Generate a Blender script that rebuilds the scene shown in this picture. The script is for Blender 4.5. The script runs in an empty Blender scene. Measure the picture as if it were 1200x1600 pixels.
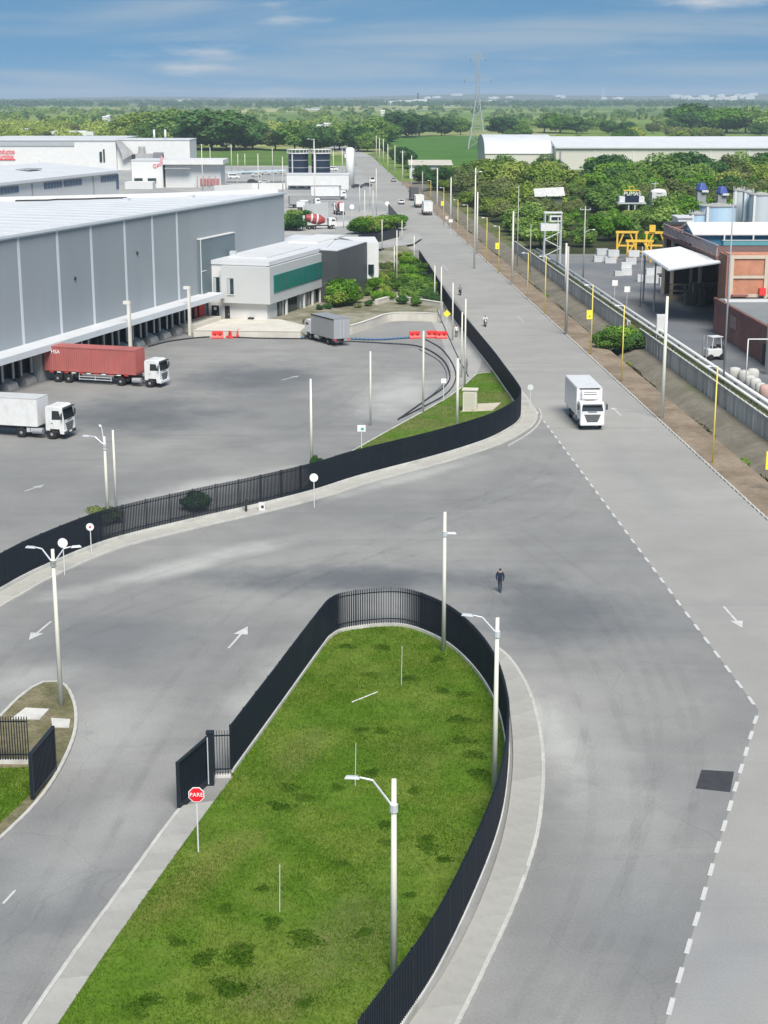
import bpy, bmesh, math, random
import numpy as np
from mathutils import Vector, Matrix
random.seed(7); RNG = np.random.default_rng(7)
SC = bpy.context.scene
COL = SC.collection
R = math.radians
# ---------------------------------------------------------------- camera, sky, sun, exposure
FPX, CAMH = 2445.0, 32.0
TILT = math.atan(650 / FPX)
cam = bpy.data.cameras.new('camera'); camo = bpy.data.objects.new('camera', cam); COL.objects.link(camo)
camo.location = (0, 0, CAMH); camo.rotation_euler = (math.pi / 2 - TILT, 0, 0)
cam.sensor_fit = 'HORIZONTAL'; cam.sensor_width = 36; cam.lens = 36 * FPX / 1200
cam.clip_start = 0.5; cam.clip_end = 60000
SC.camera = camo
SUN_EL, SUN_AZ = 52, 168          # azimuth: clockwise from +Y, so the sun stands behind the camera, a little to the right
W = bpy.data.worlds.new('World'); SC.world = W; W.use_nodes = True
wn, wl = W.node_tree.nodes, W.node_tree.links
wn.clear()
def N(tree, typ, **kw):
    n = tree.nodes.new(typ)
    for k, v in kw.items(): setattr(n, k, v)
    return n
def build_world():
    t = W.node_tree
    out = N(t, 'ShaderNodeOutputWorld'); bg = N(t, 'ShaderNodeBackground'); bg.inputs[1].default_value = SKY_STRENGTH
    sky = N(t, 'ShaderNodeTexSky', sky_type='NISHITA', sun_disc=False)
    sky.sun_elevation = R(SUN_EL); sky.sun_rotation = R(SUN_AZ)
    sky.air_density = 1.0; sky.dust_density = 0.3; sky.ozone_density = 3.0; sky.altitude = 900
    tc = N(t, 'ShaderNodeTexCoord')
    # the blue of the whole sky dome starts right at the skyline: lift the lookup a little everywhere
    m1 = N(t, 'ShaderNodeVectorMath', operation='ADD'); m1.inputs[1].default_value = (0, 0, SKY_LIFT)
    t.links.new(tc.outputs['Generated'], m1.inputs[0])
    nz = N(t, 'ShaderNodeVectorMath', operation='NORMALIZE'); t.links.new(m1.outputs[0], nz.inputs[0])
    t.links.new(nz.outputs[0], sky.inputs[0])
    # thin streaky cloud over the whole dome
    mp = N(t, 'ShaderNodeMapping'); mp.inputs['Scale'].default_value = (4.0, 4.0, 48.0); mp.inputs['Rotation'].default_value = (R(1.5), R(2.5), 0)
    mp.inputs['Location'].default_value = CLOUD_OFF
    t.links.new(tc.outputs['Generated'], mp.inputs[0])
    n1 = N(t, 'ShaderNodeTexNoise'); n1.inputs['Scale'].default_value = 1.0; n1.inputs['Detail'].default_value = 5; n1.inputs['Roughness'].default_value = .5; n1.inputs['Distortion'].default_value = .6
    t.links.new(mp.outputs[0], n1.inputs[0])
    r1 = N(t, 'ShaderNodeMapRange', interpolation_type='SMOOTHSTEP'); r1.inputs[1].default_value = .42; r1.inputs[2].default_value = .72; r1.inputs[4].default_value = .48
    t.links.new(n1.outputs[0], r1.inputs[0])
    # a second, puffier layer
    mp2 = N(t, 'ShaderNodeMapping'); mp2.inputs['Scale'].default_value = (7.0, 7.0, 34.0); mp2.inputs['Location'].default_value = PUFF_OFF; t.links.new(tc.outputs['Generated'], mp2.inputs[0])
    n2 = N(t, 'ShaderNodeTexNoise'); n2.inputs['Scale'].default_value = 1.0; n2.inputs['Detail'].default_value = 7; n2.inputs['Roughness'].default_value = .55; t.links.new(mp2.outputs[0], n2.inputs[0])
    r2 = N(t, 'ShaderNodeMapRange', interpolation_type='SMOOTHSTEP'); r2.inputs[1].default_value = .57; r2.inputs[2].default_value = .74; r2.inputs[4].default_value = .8; t.links.new(n2.outputs[0], r2.inputs[0])
    tint = N(t, 'ShaderNodeMix', data_type='RGBA', blend_type='MULTIPLY'); tint.inputs[0].default_value = 1; tint.inputs[7].default_value = SKY_TINT
    t.links.new(sky.outputs[0], tint.inputs[6])
    mx = N(t, 'ShaderNodeMix', data_type='RGBA'); mx.inputs[7].default_value = CLOUD_COL
    t.links.new(r1.outputs[0], mx.inputs[0]); t.links.new(tint.outputs[2], mx.inputs[6])
    mx2 = N(t, 'ShaderNodeMix', data_type='RGBA'); mx2.inputs[7].default_value = PUFF_COL; t.links.new(r2.outputs[0], mx2.inputs[0]); t.links.new(mx.outputs[2], mx2.inputs[6]); t.links.new(mx2.outputs[2], bg.inputs[0]); t.links.new(bg.outputs[0], out.inputs[0])
PUFF_OFF, PUFF_COL = (2.1, 0.0, .9), (5.6, 5.7, 5.8, 1)
SKY_STRENGTH, SKY_LIFT, SKY_TINT, CLOUD_COL, CLOUD_OFF = 0.095, 0.32, (.84, 1.14, 1.06, 1), (4.2, 4.6, 4.9, 1), (0.3, 0, 0.4)
build_world()
sl = bpy.data.lights.new('sun', 'SUN'); sl.energy = 4.3; sl.angle = R(30); sl.color = (1, .945, .855)
so = bpy.data.objects.new('sun', sl); COL.objects.link(so)
sd = Vector((math.sin(R(SUN_AZ)) * math.cos(R(SUN_EL)), math.cos(R(SUN_AZ)) * math.cos(R(SUN_EL)), math.sin(R(SUN_EL))))
so.rotation_euler = sd.to_track_quat('Z', 'Y').to_euler(); so.location = (0, 0, 300)
SC.view_settings.view_transform = 'Standard'; SC.view_settings.look = 'None'
SC.view_settings.exposure = 0.4; SC.view_settings.gamma = 1; SC.view_settings.use_curve_mapping = False
SC.cycles.volume_bounces = 0; SC.cycles.max_bounces = 6
# ---------------------------------------------------------------- places
CT, ST = math.cos(TILT), math.sin(TILT)
def g(px, py, z=0.0):
    """surveyed place: where a point read off the 1200x1600 photograph stands on level ground of height z"""
    u = (px - 600) / FPX; v = (800 - py) / FPX
    t = (z - CAMH) / (-ST + v * CT)
    return Vector((u * t, (CT + v * ST) * t, z))
def height(px, pb, pt):
    b = g(px, pb); u = (800 - pt) / FPX
    # height above b of the pixel row pt
    return CAMH + b.y * (-ST + u * CT) / (CT + u * ST)
def at_depth(px, y, z=0.0):       # the place on the line of sight of column px at depth y
    d = y * CT - (z - CAMH) * ST; return Vector(((px - 600) / FPX * d, y, z))
def z_at(py, y):                  # height at depth y that shows in row py
    v = (800 - py) / FPX; return CAMH + y * (-ST + v * CT) / (CT + v * ST)
RDIR = Vector((-.048, 1, 0)).normalized(); RN = Vector((1, .048, 0)).normalized(); RO = Vector((29.9, 117.5, 0))
def rd(off, y, z=0.0):            # a point beside the road: metres right of its right edge, at depth y
    s = (y - RO.y) / RDIR.y
    p = RO + RDIR * s + RN * off
    return Vector((p.x, p.y, z))
FD = Vector((.2957, .9553, 0)); FN = Vector((.9553, -.2957, 0)); FA = Vector((-43.2, 173.6, 0))
def fc(t, o=0.0, z=0.0):          # a point along / off the warehouse front
    p = FA + FD * t + FN * o
    return Vector((p.x, p.y, z))
FANG = math.atan2(FD.y, FD.x)
# ---------------------------------------------------------------- mesh helpers
class MB:
    def __init__(s): s.v = []; s.f = []; s.m = []
    def add(s, vs, fs, mi=0):
        b = len(s.v); s.v += [tuple(v) for v in vs]; s.f += [tuple(i + b for i in f) for f in fs]; s.m += [mi] * len(fs); return s
    def box(s, c, d, rz=0.0, mi=0, top=(1, 1)):
        x, y, z = d[0] / 2, d[1] / 2, d[2] / 2; ca, sa = math.cos(rz), math.sin(rz); vs = []
        for k in (-1, 1):
            fx, fy = (1, 1) if k < 0 else top
            for a, b in ((-1, -1), (1, -1), (1, 1), (-1, 1)):
                X, Y = a * x * fx, b * y * fy
                vs.append((c[0] + X * ca - Y * sa, c[1] + X * sa + Y * ca, c[2] + k * z))
        return s.add(vs, [(3, 2, 1, 0), (4, 5, 6, 7), (0, 1, 5, 4), (1, 2, 6, 5), (2, 3, 7, 6), (3, 0, 4, 7)], mi)
    def prism(s, poly, z0, z1, mi=0, cap=True):
        n = len(poly); area = sum(poly[i][0] * poly[(i + 1) % n][1] - poly[(i + 1) % n][0] * poly[i][1] for i in range(n))
        if area < 0: poly = poly[::-1]
        vs = [(p[0], p[1], z0) for p in poly] + [(p[0], p[1], z1) for p in poly]
        fs = [(i, (i + 1) % n, n + (i + 1) % n, n + i) for i in range(n)]
        if cap: fs += [tuple(range(n, 2 * n)), tuple(range(n - 1, -1, -1))]
        return s.add(vs, fs, mi)
    def side(s, prof, y0, y1, mi=0):   # profile in x,z pushed along y
        n = len(prof); area = sum(prof[i][0] * prof[(i + 1) % n][1] - prof[(i + 1) % n][0] * prof[i][1] for i in range(n))
        if area > 0: prof = prof[::-1]
        vs = [(p[0], y0, p[1]) for p in prof] + [(p[0], y1, p[1]) for p in prof]
        fs = [(i, (i + 1) % n, n + (i + 1) % n, n + i) for i in range(n)] + [tuple(range(n, 2 * n)), tuple(range(n - 1, -1, -1))]
        return s.add(vs, fs, mi)
    def tube(s, p0, p1, r0, r1=None, n=8, mi=0, caps=True):
        r1 = r0 if r1 is None else r1; p0 = Vector(p0); p1 = Vector(p1); d = (p1 - p0)
        if d.length < 1e-6: return s
        d.normalize(); a = d.orthogonal().normalized(); b = d.cross(a)
        vs = []
        for p, r in ((p0, r0), (p1, r1)):
            for i in range(n):
                w = 2 * math.pi * i / n; vs.append(p + a * (r * math.cos(w)) + b * (r * math.sin(w)))
        fs = [(i, (i + 1) % n, n + (i + 1) % n, n + i) for i in range(n)]
        if caps: fs += [tuple(range(n - 1, -1, -1)), tuple(range(n, 2 * n))]
        return s.add(vs, fs, mi)
    def path(s, pts, r, n=6, mi=0):
        for a, b in zip(pts, pts[1:]): s.tube(a, b, r, r, n, mi)
        return s
    def lathe(s, c, axis, prof, n=16, mi=0):   # prof: (distance along axis, radius)
        c = Vector(c); d = Vector(axis).normalized(); a = d.orthogonal().normalized(); b = d.cross(a); vs = []; m = len(prof)
        for h, r in prof:
            for i in range(n):
                w = 2 * math.pi * i / n; vs.append(c + d * h + a * (r * math.cos(w)) + b * (r * math.sin(w)))
        fs = []
        for j in range(m - 1):
            for i in range(n): fs.append((j * n + i, j * n + (i + 1) % n, (j + 1) * n + (i + 1) % n, (j + 1) * n + i))
        fs += [tuple(range(n - 1, -1, -1)), tuple(range((m - 1) * n, m * n))]
        return s.add(vs, fs, mi)
    def sphere(s, c, r, n=10, mi=0, sq=(1, 1, 1)):
        vs = []; fs = []; h = n // 2
        for j in range(h + 1):
            ph = math.pi * j / h
            for i in range(n):
                th = 2 * math.pi * i / n
                vs.append((c[0] + r * sq[0] * math.sin(ph) * math.cos(th), c[1] + r * sq[1] * math.sin(ph) * math.sin(th), c[2] + r * sq[2] * math.cos(ph)))
        for j in range(h):
            for i in range(n): fs.append((j * n + i, (j + 1) * n + i, (j + 1) * n + (i + 1) % n, j * n + (i + 1) % n))
        return s.add(vs, fs, mi)
    def sweep(s, pts, prof, mi=0, closed=False):   # prof: (offset to the right, z) carried along pts
        n = len(pts); m = len(prof); vs = []
        for i, p in enumerate(pts):
            a = pts[max(i - 1, 0)]; b = pts[min(i + 1, n - 1)]
            d = Vector((b[0] - a[0], b[1] - a[1], 0)).normalized(); nr = Vector((d.y, -d.x, 0)); pz = p[2] if len(p) > 2 else 0
            for o, z in prof: vs.append((p[0] + nr.x * o, p[1] + nr.y * o, pz + z))
        fs = []
        k = m if closed else m - 1
        for i in range(n - 1):
            for j in range(k): fs.append((i * m + j, i * m + (j + 1) % m, (i + 1) * m + (j + 1) % m, (i + 1) * m + j))
        if closed: fs += [tuple(range(m - 1, -1, -1)), tuple(range((n - 1) * m, n * m))]
        return s.add(vs, fs, mi)
    def mesh(s, name, mats, smooth=False):
        me = bpy.data.meshes.new(name); me.from_pydata(s.v, [], s.f)
        for m in (mats if isinstance(mats, (list, tuple)) else [mats]): me.materials.append(m)
        if any(s.m): me.polygons.foreach_set('material_index', s.m)
        if smooth: me.polygons.foreach_set('use_smooth', [True] * len(s.f))
        me.update(); return me
    def build(s, name, mats, parent=None, smooth=False, bevel=0):
        return link(name, s.mesh(name, mats, smooth), parent, bevel)
def link(name, me, parent=None, bevel=0, loc=None, rz=0):
    o = bpy.data.objects.new(name, me); COL.objects.link(o)
    if parent: o.parent = parent
    if loc is not None: o.location = loc
    if rz: o.rotation_euler = (0, 0, rz)
    if bevel:
        b = o.modifiers.new('bevel', 'BEVEL'); b.width = bevel; b.segments = 2; b.limit_method = 'ANGLE'; b.angle_limit = R(40)
    return o
def tag(o, label=None, cat=None, group=None, kind=None):
    if label: o['label'] = label
    if cat: o['category'] = cat
    if group: o['group'] = group
    if kind: o['kind'] = kind
    return o
def thing(name, label, cat, loc=(0, 0, 0), rz=0.0, group=None):
    o = bpy.data.objects.new(name, None); COL.objects.link(o); o.empty_display_size = .5
    o.location = loc; o.rotation_euler = (0, 0, rz); return tag(o, label, cat, group)
def struct(name, mb, m, label=None, smooth=False):
    o = mb.build(name, m, smooth=smooth) if isinstance(mb, MB) else link(name, mb)
    o['kind'] = 'structure'
    if label: o['label'] = label
    return o
def dup(o, parent=None):
    c = o.copy(); COL.objects.link(c)
    if parent: c.parent = parent
    for ch in list(o.children): dup(ch, c)
    return c
def smooth_line(pts, step=.5, closed=False):
    """Catmull-Rom through pts, resampled to even steps"""
    P = [Vector((p[0], p[1], p[2] if len(p) > 2 else 0)) for p in pts]
    Q = [P[0] * 2 - P[1]] + P + [P[-1] * 2 - P[-2]]; dense = []
    for i in range(1, len(Q) - 2):
        a, b, c, d = Q[i - 1:i + 3]
        for k in range(24):
            t = k / 24
            dense.append(.5 * ((2 * b) + (c - a) * t + (2 * a - 5 * b + 4 * c - d) * t * t + (3 * b - a - 3 * c + d) * t ** 3))
    dense.append(P[-1]); return resample(dense, step)
def resample(P, step):
    P = [Vector((p[0], p[1], p[2] if len(p) > 2 else 0)) for p in P]
    L = [0]
    for a, b in zip(P, P[1:]): L.append(L[-1] + (b - a).length)
    n = max(1, round(L[-1] / step)); out = []; j = 0
    for i in range(n + 1):
        s = L[-1] * i / n
        while j < len(P) - 2 and L[j + 1] < s: j += 1
        t = (s - L[j]) / max(L[j + 1] - L[j], 1e-9); out.append(P[j].lerp(P[j + 1], min(max(t, 0), 1)))
    return out
# ---------------------------------------------------------------- materials
MATS = {}
def nodes_of(name):
    m = bpy.data.materials.new(name); m.use_nodes = True; return m, m.node_tree, m.node_tree.nodes['Principled BSDF']
def setspec(b, v):
    for k in ('Specular IOR Level', 'Specular'):
        if k in b.inputs: b.inputs[k].default_value = v; return
def mat(name, col, rough=.7, var=.12, scale=1.0, metal=0.0, bump=0.0, bscale=20.0, rnd=0.0, spec=.4, dirt=None, dscale=.4, damt=.5, stretch=(1, 1, 1), coord='Object'):
    """paint / concrete / metal: base colour broken up by two noises, optional dirt blotches of their own colour"""
    if name in MATS: return MATS[name]
    m, t, b = nodes_of(name); L = t.links.new
    b.inputs['Roughness'].default_value = rough; b.inputs['Metallic'].default_value = metal; setspec(b, spec)
    tc = N(t, 'ShaderNodeTexCoord'); mp = N(t, 'ShaderNodeMapping'); mp.inputs['Scale'].default_value = stretch; L(tc.outputs[coord], mp.inputs[0])
    n = N(t, 'ShaderNodeTexNoise'); n.inputs['Scale'].default_value = scale; n.inputs['Detail'].default_value = 6; n.inputs['Roughness'].default_value = .6; L(mp.outputs[0], n.inputs[0])
    mr = N(t, 'ShaderNodeMapRange'); mr.inputs[1].default_value = .3; mr.inputs[2].default_value = .7; mr.inputs[3].default_value = 1 - var; mr.inputs[4].default_value = 1 + var; L(n.outputs[0], mr.inputs[0])
    val = mr.outputs[0]
    if rnd:
        oi = N(t, 'ShaderNodeObjectInfo'); r2 = N(t, 'ShaderNodeMapRange'); r2.inputs[3].default_value = 1 - rnd; r2.inputs[4].default_value = 1 + rnd; L(oi.outputs['Random'], r2.inputs[0])
        mu = N(t, 'ShaderNodeMath', operation='MULTIPLY'); L(val, mu.inputs[0]); L(r2.outputs[0], mu.inputs[1]); val = mu.outputs[0]
    vm = N(t, 'ShaderNodeVectorMath', operation='SCALE'); vm.inputs[0].default_value = col[:3]; L(val, vm.inputs['Scale'])
    src = vm.outputs[0]
    if dirt:
        n2 = N(t, 'ShaderNodeTexNoise'); n2.inputs['Scale'].default_value = dscale; n2.inputs['Detail'].default_value = 7; n2.inputs['Roughness'].default_value = .65; L(mp.outputs[0], n2.inputs[0])
        m2 = N(t, 'ShaderNodeMapRange'); m2.inputs[1].default_value = .5; m2.inputs[2].default_value = .72; m2.inputs[4].default_value = damt; L(n2.outputs[0], m2.inputs[0])
        mx = N(t, 'ShaderNodeMix', data_type='RGBA'); mx.inputs[7].default_value = (*dirt, 1); L(m2.outputs[0], mx.inputs[0]); L(src, mx.inputs[6]); src = mx.outputs[2]
    L(src, b.inputs['Base Color'])
    if bump:
        n3 = N(t, 'ShaderNodeTexNoise'); n3.inputs['Scale'].default_value = bscale; n3.inputs['Detail'].default_value = 4; L(mp.outputs[0], n3.inputs[0])
        bp = N(t, 'ShaderNodeBump'); bp.inputs['Strength'].default_value = bump; bp.inputs['Distance'].default_value = .05; L(n3.outputs[0], bp.inputs['Height']); L(bp.outputs[0], b.inputs['Normal'])
    MATS[name] = m; return m
def ground_mat(name, base, alt, grain=.1, blobs=(), s1=.035, s2=.25, fine=9.0, cracks=0.0, rough=.9, streak=None):
    """road surface: two tones mixed by wide noise plus dust and oil patches of a shape of their own"""
    m, t, b = nodes_of(name); L = t.links.new; b.inputs['Roughness'].default_value = rough; setspec(b, .12)
    ge = N(t, 'ShaderNodeNewGeometry'); P = ge.outputs['Position']
    def noise(scale, detail, vec=P, rgh=.6):
        n = N(t, 'ShaderNodeTexNoise'); n.inputs['Scale'].default_value = scale; n.inputs['Detail'].default_value = detail; n.inputs['Roughness'].default_value = rgh; L(vec, n.inputs[0]); return n.outputs[0]
    def rng(x, a, c, lo=0., hi=1.):
        r = N(t, 'ShaderNodeMapRange', interpolation_type='SMOOTHSTEP'); r.inputs[1].default_value = a; r.inputs[2].default_value = c; r.inputs[3].default_value = lo; r.inputs[4].default_value = hi; L(x, r.inputs[0]); return r.outputs[0]
    def mix(f, A, B):
        x = N(t, 'ShaderNodeMix', data_type='RGBA'); L(f, x.inputs[0])
        for s_, k in ((A, 6), (B, 7)):
            if isinstance(s_, tuple): x.inputs[k].default_value = (*s_, 1)
            else: L(s_, x.inputs[k])
        return x.outputs[2]
    # distort the wide noise so that it does not read as cloud
    cur = mix(rng(noise(s1, 5), .38, .62), base, alt)
    if streak:
        ang, col, amt = streak
        mp = N(t, 'ShaderNodeMapping'); mp.inputs['Rotation'].default_value = (0, 0, -ang); mp.inputs['Scale'].default_value = (.012, .5, 1); L(P, mp.inputs[0])
        cur = mix(rng(noise(1.0, 4, mp.outputs[0]), .5, .75, 0, amt), cur, col)
    wob = noise(.16, 9, rgh=.68)
    for (x, y, rx, ry, rot, col, amt) in blobs:
        mp = N(t, 'ShaderNodeMapping', vector_type='TEXTURE'); mp.inputs['Location'].default_value = (x, y, 0); mp.inputs['Rotation'].default_value = (0, 0, rot); mp.inputs['Scale'].default_value = (rx, ry, 1000); L(P, mp.inputs[0])
        ln = N(t, 'ShaderNodeVectorMath', operation='LENGTH'); L(mp.outputs[0], ln.inputs[0])
        ad = N(t, 'ShaderNodeMath', operation='MULTIPLY_ADD'); ad.inputs[1].default_value = 1.3; L(wob, ad.inputs[0]); L(ln.outputs['Value'], ad.inputs[2])
        cur = mix(rng(ad.outputs[0], .75, 1.6, amt, 0), cur, col)
    # small stains
    cur = mix(rng(noise(.55, 6), .62, .8, 0, .35), cur, tuple(c * .6 for c in base))
    sc = N(t, 'ShaderNodeVectorMath', operation='SCALE'); L(cur, sc.inputs[0])
    f1 = rng(noise(fine, 3), .25, .75, 1 - grain, 1 + grain); f2 = rng(noise(s2, 5), .3, .7, 1 - grain * .7, 1 + grain * .7)
    mu = N(t, 'ShaderNodeMath', operation='MULTIPLY'); L(f1, mu.inputs[0]); L(f2, mu.inputs[1]); val = mu.outputs[0]
    if cracks:
        nv = N(t, 'ShaderNodeTexNoise'); nv.inputs['Scale'].default_value = .3; L(P, nv.inputs[0])
        va = N(t, 'ShaderNodeVectorMath', operation='MULTIPLY_ADD'); L(nv.outputs['Color'], va.inputs[0]); va.inputs[1].default_value = (3, 3, 0); L(P, va.inputs[2])
        vo = N(t, 'ShaderNodeTexVoronoi', feature='DISTANCE_TO_EDGE'); vo.inputs['Scale'].default_value = .11; L(va.outputs[0], vo.inputs[0])
        ck = rng(vo.outputs[0], .0, .006, 1 - cracks, 1); mu2 = N(t, 'ShaderNodeMath', operation='MULTIPLY'); L(val, mu2.inputs[0]); L(ck, mu2.inputs[1]); val = mu2.outputs[0]
    L(val, sc.inputs['Scale']); L(sc.outputs[0], b.inputs['Base Color'])
    bp = N(t, 'ShaderNodeBump'); bp.inputs['Strength'].default_value = .25; bp.inputs['Distance'].default_value = .02; L(noise(14, 3), bp.inputs['Height']); L(bp.outputs[0], b.inputs['Normal'])
    return m
def leaf_mat(name, cols, rnd=.25, trans=.25):
    m, t, b = nodes_of(name); L = t.links.new; b.inputs['Roughness'].default_value = .8; setspec(b, .06)
    oi = N(t, 'ShaderNodeObjectInfo'); ge = N(t, 'ShaderNodeNewGeometry')
    n = N(t, 'ShaderNodeTexNoise'); n.inputs['Scale'].default_value = .5; n.inputs['Detail'].default_value = 4; L(ge.outputs['Position'], n.inputs[0])
    ri = N(t, 'ShaderNodeMath', operation='MULTIPLY_ADD'); ri.inputs[1].default_value = rnd * 1.6; ri.inputs[2].default_value = -rnd * .8; L(oi.outputs['Random'], ri.inputs[0])
    rp = N(t, 'ShaderNodeMath', operation='MULTIPLY_ADD'); rp.inputs[1].default_value = .22; L(ge.outputs['Random Per Island'], rp.inputs[0]); L(ri.outputs[0], rp.inputs[2])
    ad = N(t, 'ShaderNodeMath', operation='ADD'); L(n.outputs[0], ad.inputs[0]); L(rp.outputs[0], ad.inputs[1])
    cr = N(t, 'ShaderNodeValToRGB'); e = cr.color_ramp.elements; e[0].position = .3; e[0].color = (*cols[0], 1); e[1].position = .95; e[1].color = (*cols[-1], 1)
    if len(cols) > 2: k = e.new(.62); k.color = (*cols[1], 1)
    L(ad.outputs[0], cr.inputs[0]); L(cr.outputs[0], b.inputs['Base Color'])
    tr = N(t, 'ShaderNodeBsdfTranslucent'); L(cr.outputs[0], tr.inputs[0]); ms = N(t, 'ShaderNodeMixShader'); ms.inputs[0].default_value = trans
    L(b.outputs[0], ms.inputs[1]); L(tr.outputs[0], ms.inputs[2]); L(ms.outputs[0], t.nodes['Material Output'].inputs[0])
    MATS[name] = m; return m
def glass_mat(name, col, rough=.08):
    m, t, b = nodes_of(name); b.inputs['Base Color'].default_value = (*col, 1); b.inputs['Roughness'].default_value = rough; setspec(b, .8); MATS[name] = m; return m
C_ = lambda r, g_, b: (r, g_, b)
white = mat('white_paint', (.66, .66, .65), .5, .05, .5, dirt=(.55, .54, .5), dscale=.8, damt=.25)
white_v = mat('white_vehicle_paint', (.7, .7, .7), .3, .05, 1.5, spec=.5, dirt=(.46, .44, .4), dscale=1.2, damt=.4)
roofwhite = mat('white_roof_sheet', (.6, .61, .63), .5, .05, .15, dirt=(.5, .5, .5), dscale=.12, damt=.35, stretch=(1, 1, 1))
pole_c = mat('pole_concrete', (.66, .64, .56), .85, .06, 2.0, dirt=(.54, .52, .46), dscale=1.0, damt=.12, stretch=(1, 1, .25))
pole_g = mat('weathered_pole', (.42, .41, .38), .8, .1, 2.0, stretch=(1, 1, .25))
galv = mat('galvanised_steel', (.62, .64, .66), .45, .08, 3.0, metal=.3)
yellow = mat('yellow_paint', (.78, .62, .12), .55, .1, 2.0, dirt=(.5, .42, .25), dscale=1.0, damt=.5)
yellow_sign = mat('yellow_sign_paint', (.85, .75, .06), .5, .05)
black = mat('black_fence_paint', (.012, .018, .028), .45, .15, 1.5, dirt=(.03, .035, .04), dscale=.5, damt=.5)
rubber = mat('rubber', (.02, .02, .021), .85, .1, 4)
darkm = mat('dark_chassis', (.045, .045, .048), .7, .2, 4, dirt=(.12, .11, .1), dscale=2, damt=.5)
rimm = mat('wheel_rim', (.5, .5, .5), .5, .1, 6, metal=.4)
glass = glass_mat('vehicle_glass', (.02, .025, .03))
teal = glass_mat('teal_glass', (.0, .16, .135), .3)
dglass = glass_mat('dark_glass', (.012, .03, .035), .12)
bluew = glass_mat('blue_window', (.07, .12, .2), .25)
red = mat('red_plastic', (.72, .05, .045), .45, .1, 1.5)
signred = mat('sign_red', (.75, .015, .03), .4, .03)
brightw = mat('sign_white', (.85, .85, .85), .45, .02)
kerbm = mat('kerb_concrete', (.5, .49, .46), .85, .12, 1.2, bump=.3, rnd=.08, dirt=(.25, .24, .22), dscale=.7, damt=.6, coord='Generated')
kerbw = mat('kerb_concrete_world', (.52, .51, .48), .85, .12, .8, bump=.3, dirt=(.28, .27, .24), dscale=.35, damt=.7)
pavem = mat('pavement_concrete', (.35, .342, .32), .85, .12, .7, bump=.3, rnd=.07, dirt=(.22, .215, .2), dscale=.5, damt=.6)
plinthm = mat('plinth_concrete', (.55, .54, .51), .85, .1, .9, dirt=(.22, .21, .18), dscale=.5, damt=.6, stretch=(1, 1, 1))
concw = mat('pale_concrete_wall', (.56, .53, .47), .85, .08, .4, dirt=(.36, .33, .28), dscale=.3, damt=.4)
panelg = mat('slate_panel', (.285, .315, .338), .5, .05, .15, rnd=.05, dirt=(.24, .27, .3), dscale=.08, damt=.6, stretch=(1, 1, .4))
panel2 = mat('dark_slate_panel', (.125, .165, .185), .5, .05, .2)
strip = mat('pale_joint_strip', (.6, .63, .66), .5, .05, .3)
greyw = mat('grey_office_panel', (.5, .51, .51), .55, .04, .2)
dgreyw = mat('charcoal_cladding', (.075, .08, .088), .5, .06, .3, dirt=(.07, .075, .08), dscale=.2, damt=.5)
steelg = mat('grey_steel', (.3, .31, .33), .5, .1, 1)
def road_text_mesh(): pass
# ================================================================ GROUND, ROADS, KERBS
DUST, DUST2, OIL = (.33, .328, .315), (.41, .408, .39), (.112, .122, .134)
def G2(px, py): p = g(px, py); return (p.x, p.y)
blobs = [(*G2(450, 1075), 4.5, 11, R(-12), DUST2, .8), (*G2(560, 905), 17, 5.0, 0, OIL, .9), (*G2(880, 960), 9, 10, R(20), OIL, .8), (*G2(930, 1180), 3.2, 14, R(6), DUST, .6),
         (*G2(170, 1150), 5, 9, R(-20), DUST, .7), (*G2(60, 1400), 5, 8, R(-15), OIL, .55), (*G2(1010, 1420), 5, 9, R(-10), OIL, .4), (*G2(300, 880), 16, 2.4, R(44), DUST2, .8), (*G2(640, 745), 14, 2.0, R(48), DUST2, .7),
         (*G2(170, 1000), 7, 7, 0, OIL, .5), (*G2(620, 620), 7, 20, R(-10), DUST2, .75), (*G2(330, 760), 16, 4, R(44), DUST2, .7), (*G2(200, 650), 15, 15, 0, OIL, .85), (*G2(400, 590), 13, 17, 0, OIL, .8), (*G2(50, 1060), 5, 3, R(40), DUST2, .6),
         (*G2(1000, 1330), 5, 12, R(-6), DUST, .35), (*G2(130, 1330), 4, 10, R(-22), DUST, .6), (*G2(860, 1150), 2.2, 10, R(4), DUST2, .7), (*G2(330, 1500), 2.0, 14, R(-24), DUST2, .6)]
asph = ground_mat('asphalt', (.207, .208, .207), (.264, .261, .252), .09, blobs, cracks=.1, streak=(R(48), (.16, .165, .172), .3))
concr = ground_mat('concrete_road_surface', (.29, .284, .27), (.326, .319, .302), .06, [(*G2(1010, 760), 3, 22, R(3), (.27, .27, .265), .6), (*G2(1130, 1500), 4, 10, R(-15), (.255, .262, .275), .6)], streak=(R(92.7), (.25, .25, .248), .55), cracks=.0)
farconc = ground_mat('works_concrete', (.28, .285, .285), (.36, .355, .34), .08)
rightasph = ground_mat('works_asphalt', (.15, .16, .175), (.2, .2, .2), .08)
dirtm = ground_mat('bare_earth', (.2, .155, .112), (.27, .215, .16), .18, s1=.2, s2=1.2)
bankm = ground_mat('earth_bank', (.16, .145, .115), (.2, .18, .145), .16, [(*G2(1090, 600), 3, 14, 0, (.13, .15, .07), .6)], s1=.3, s2=1.5)
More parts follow.
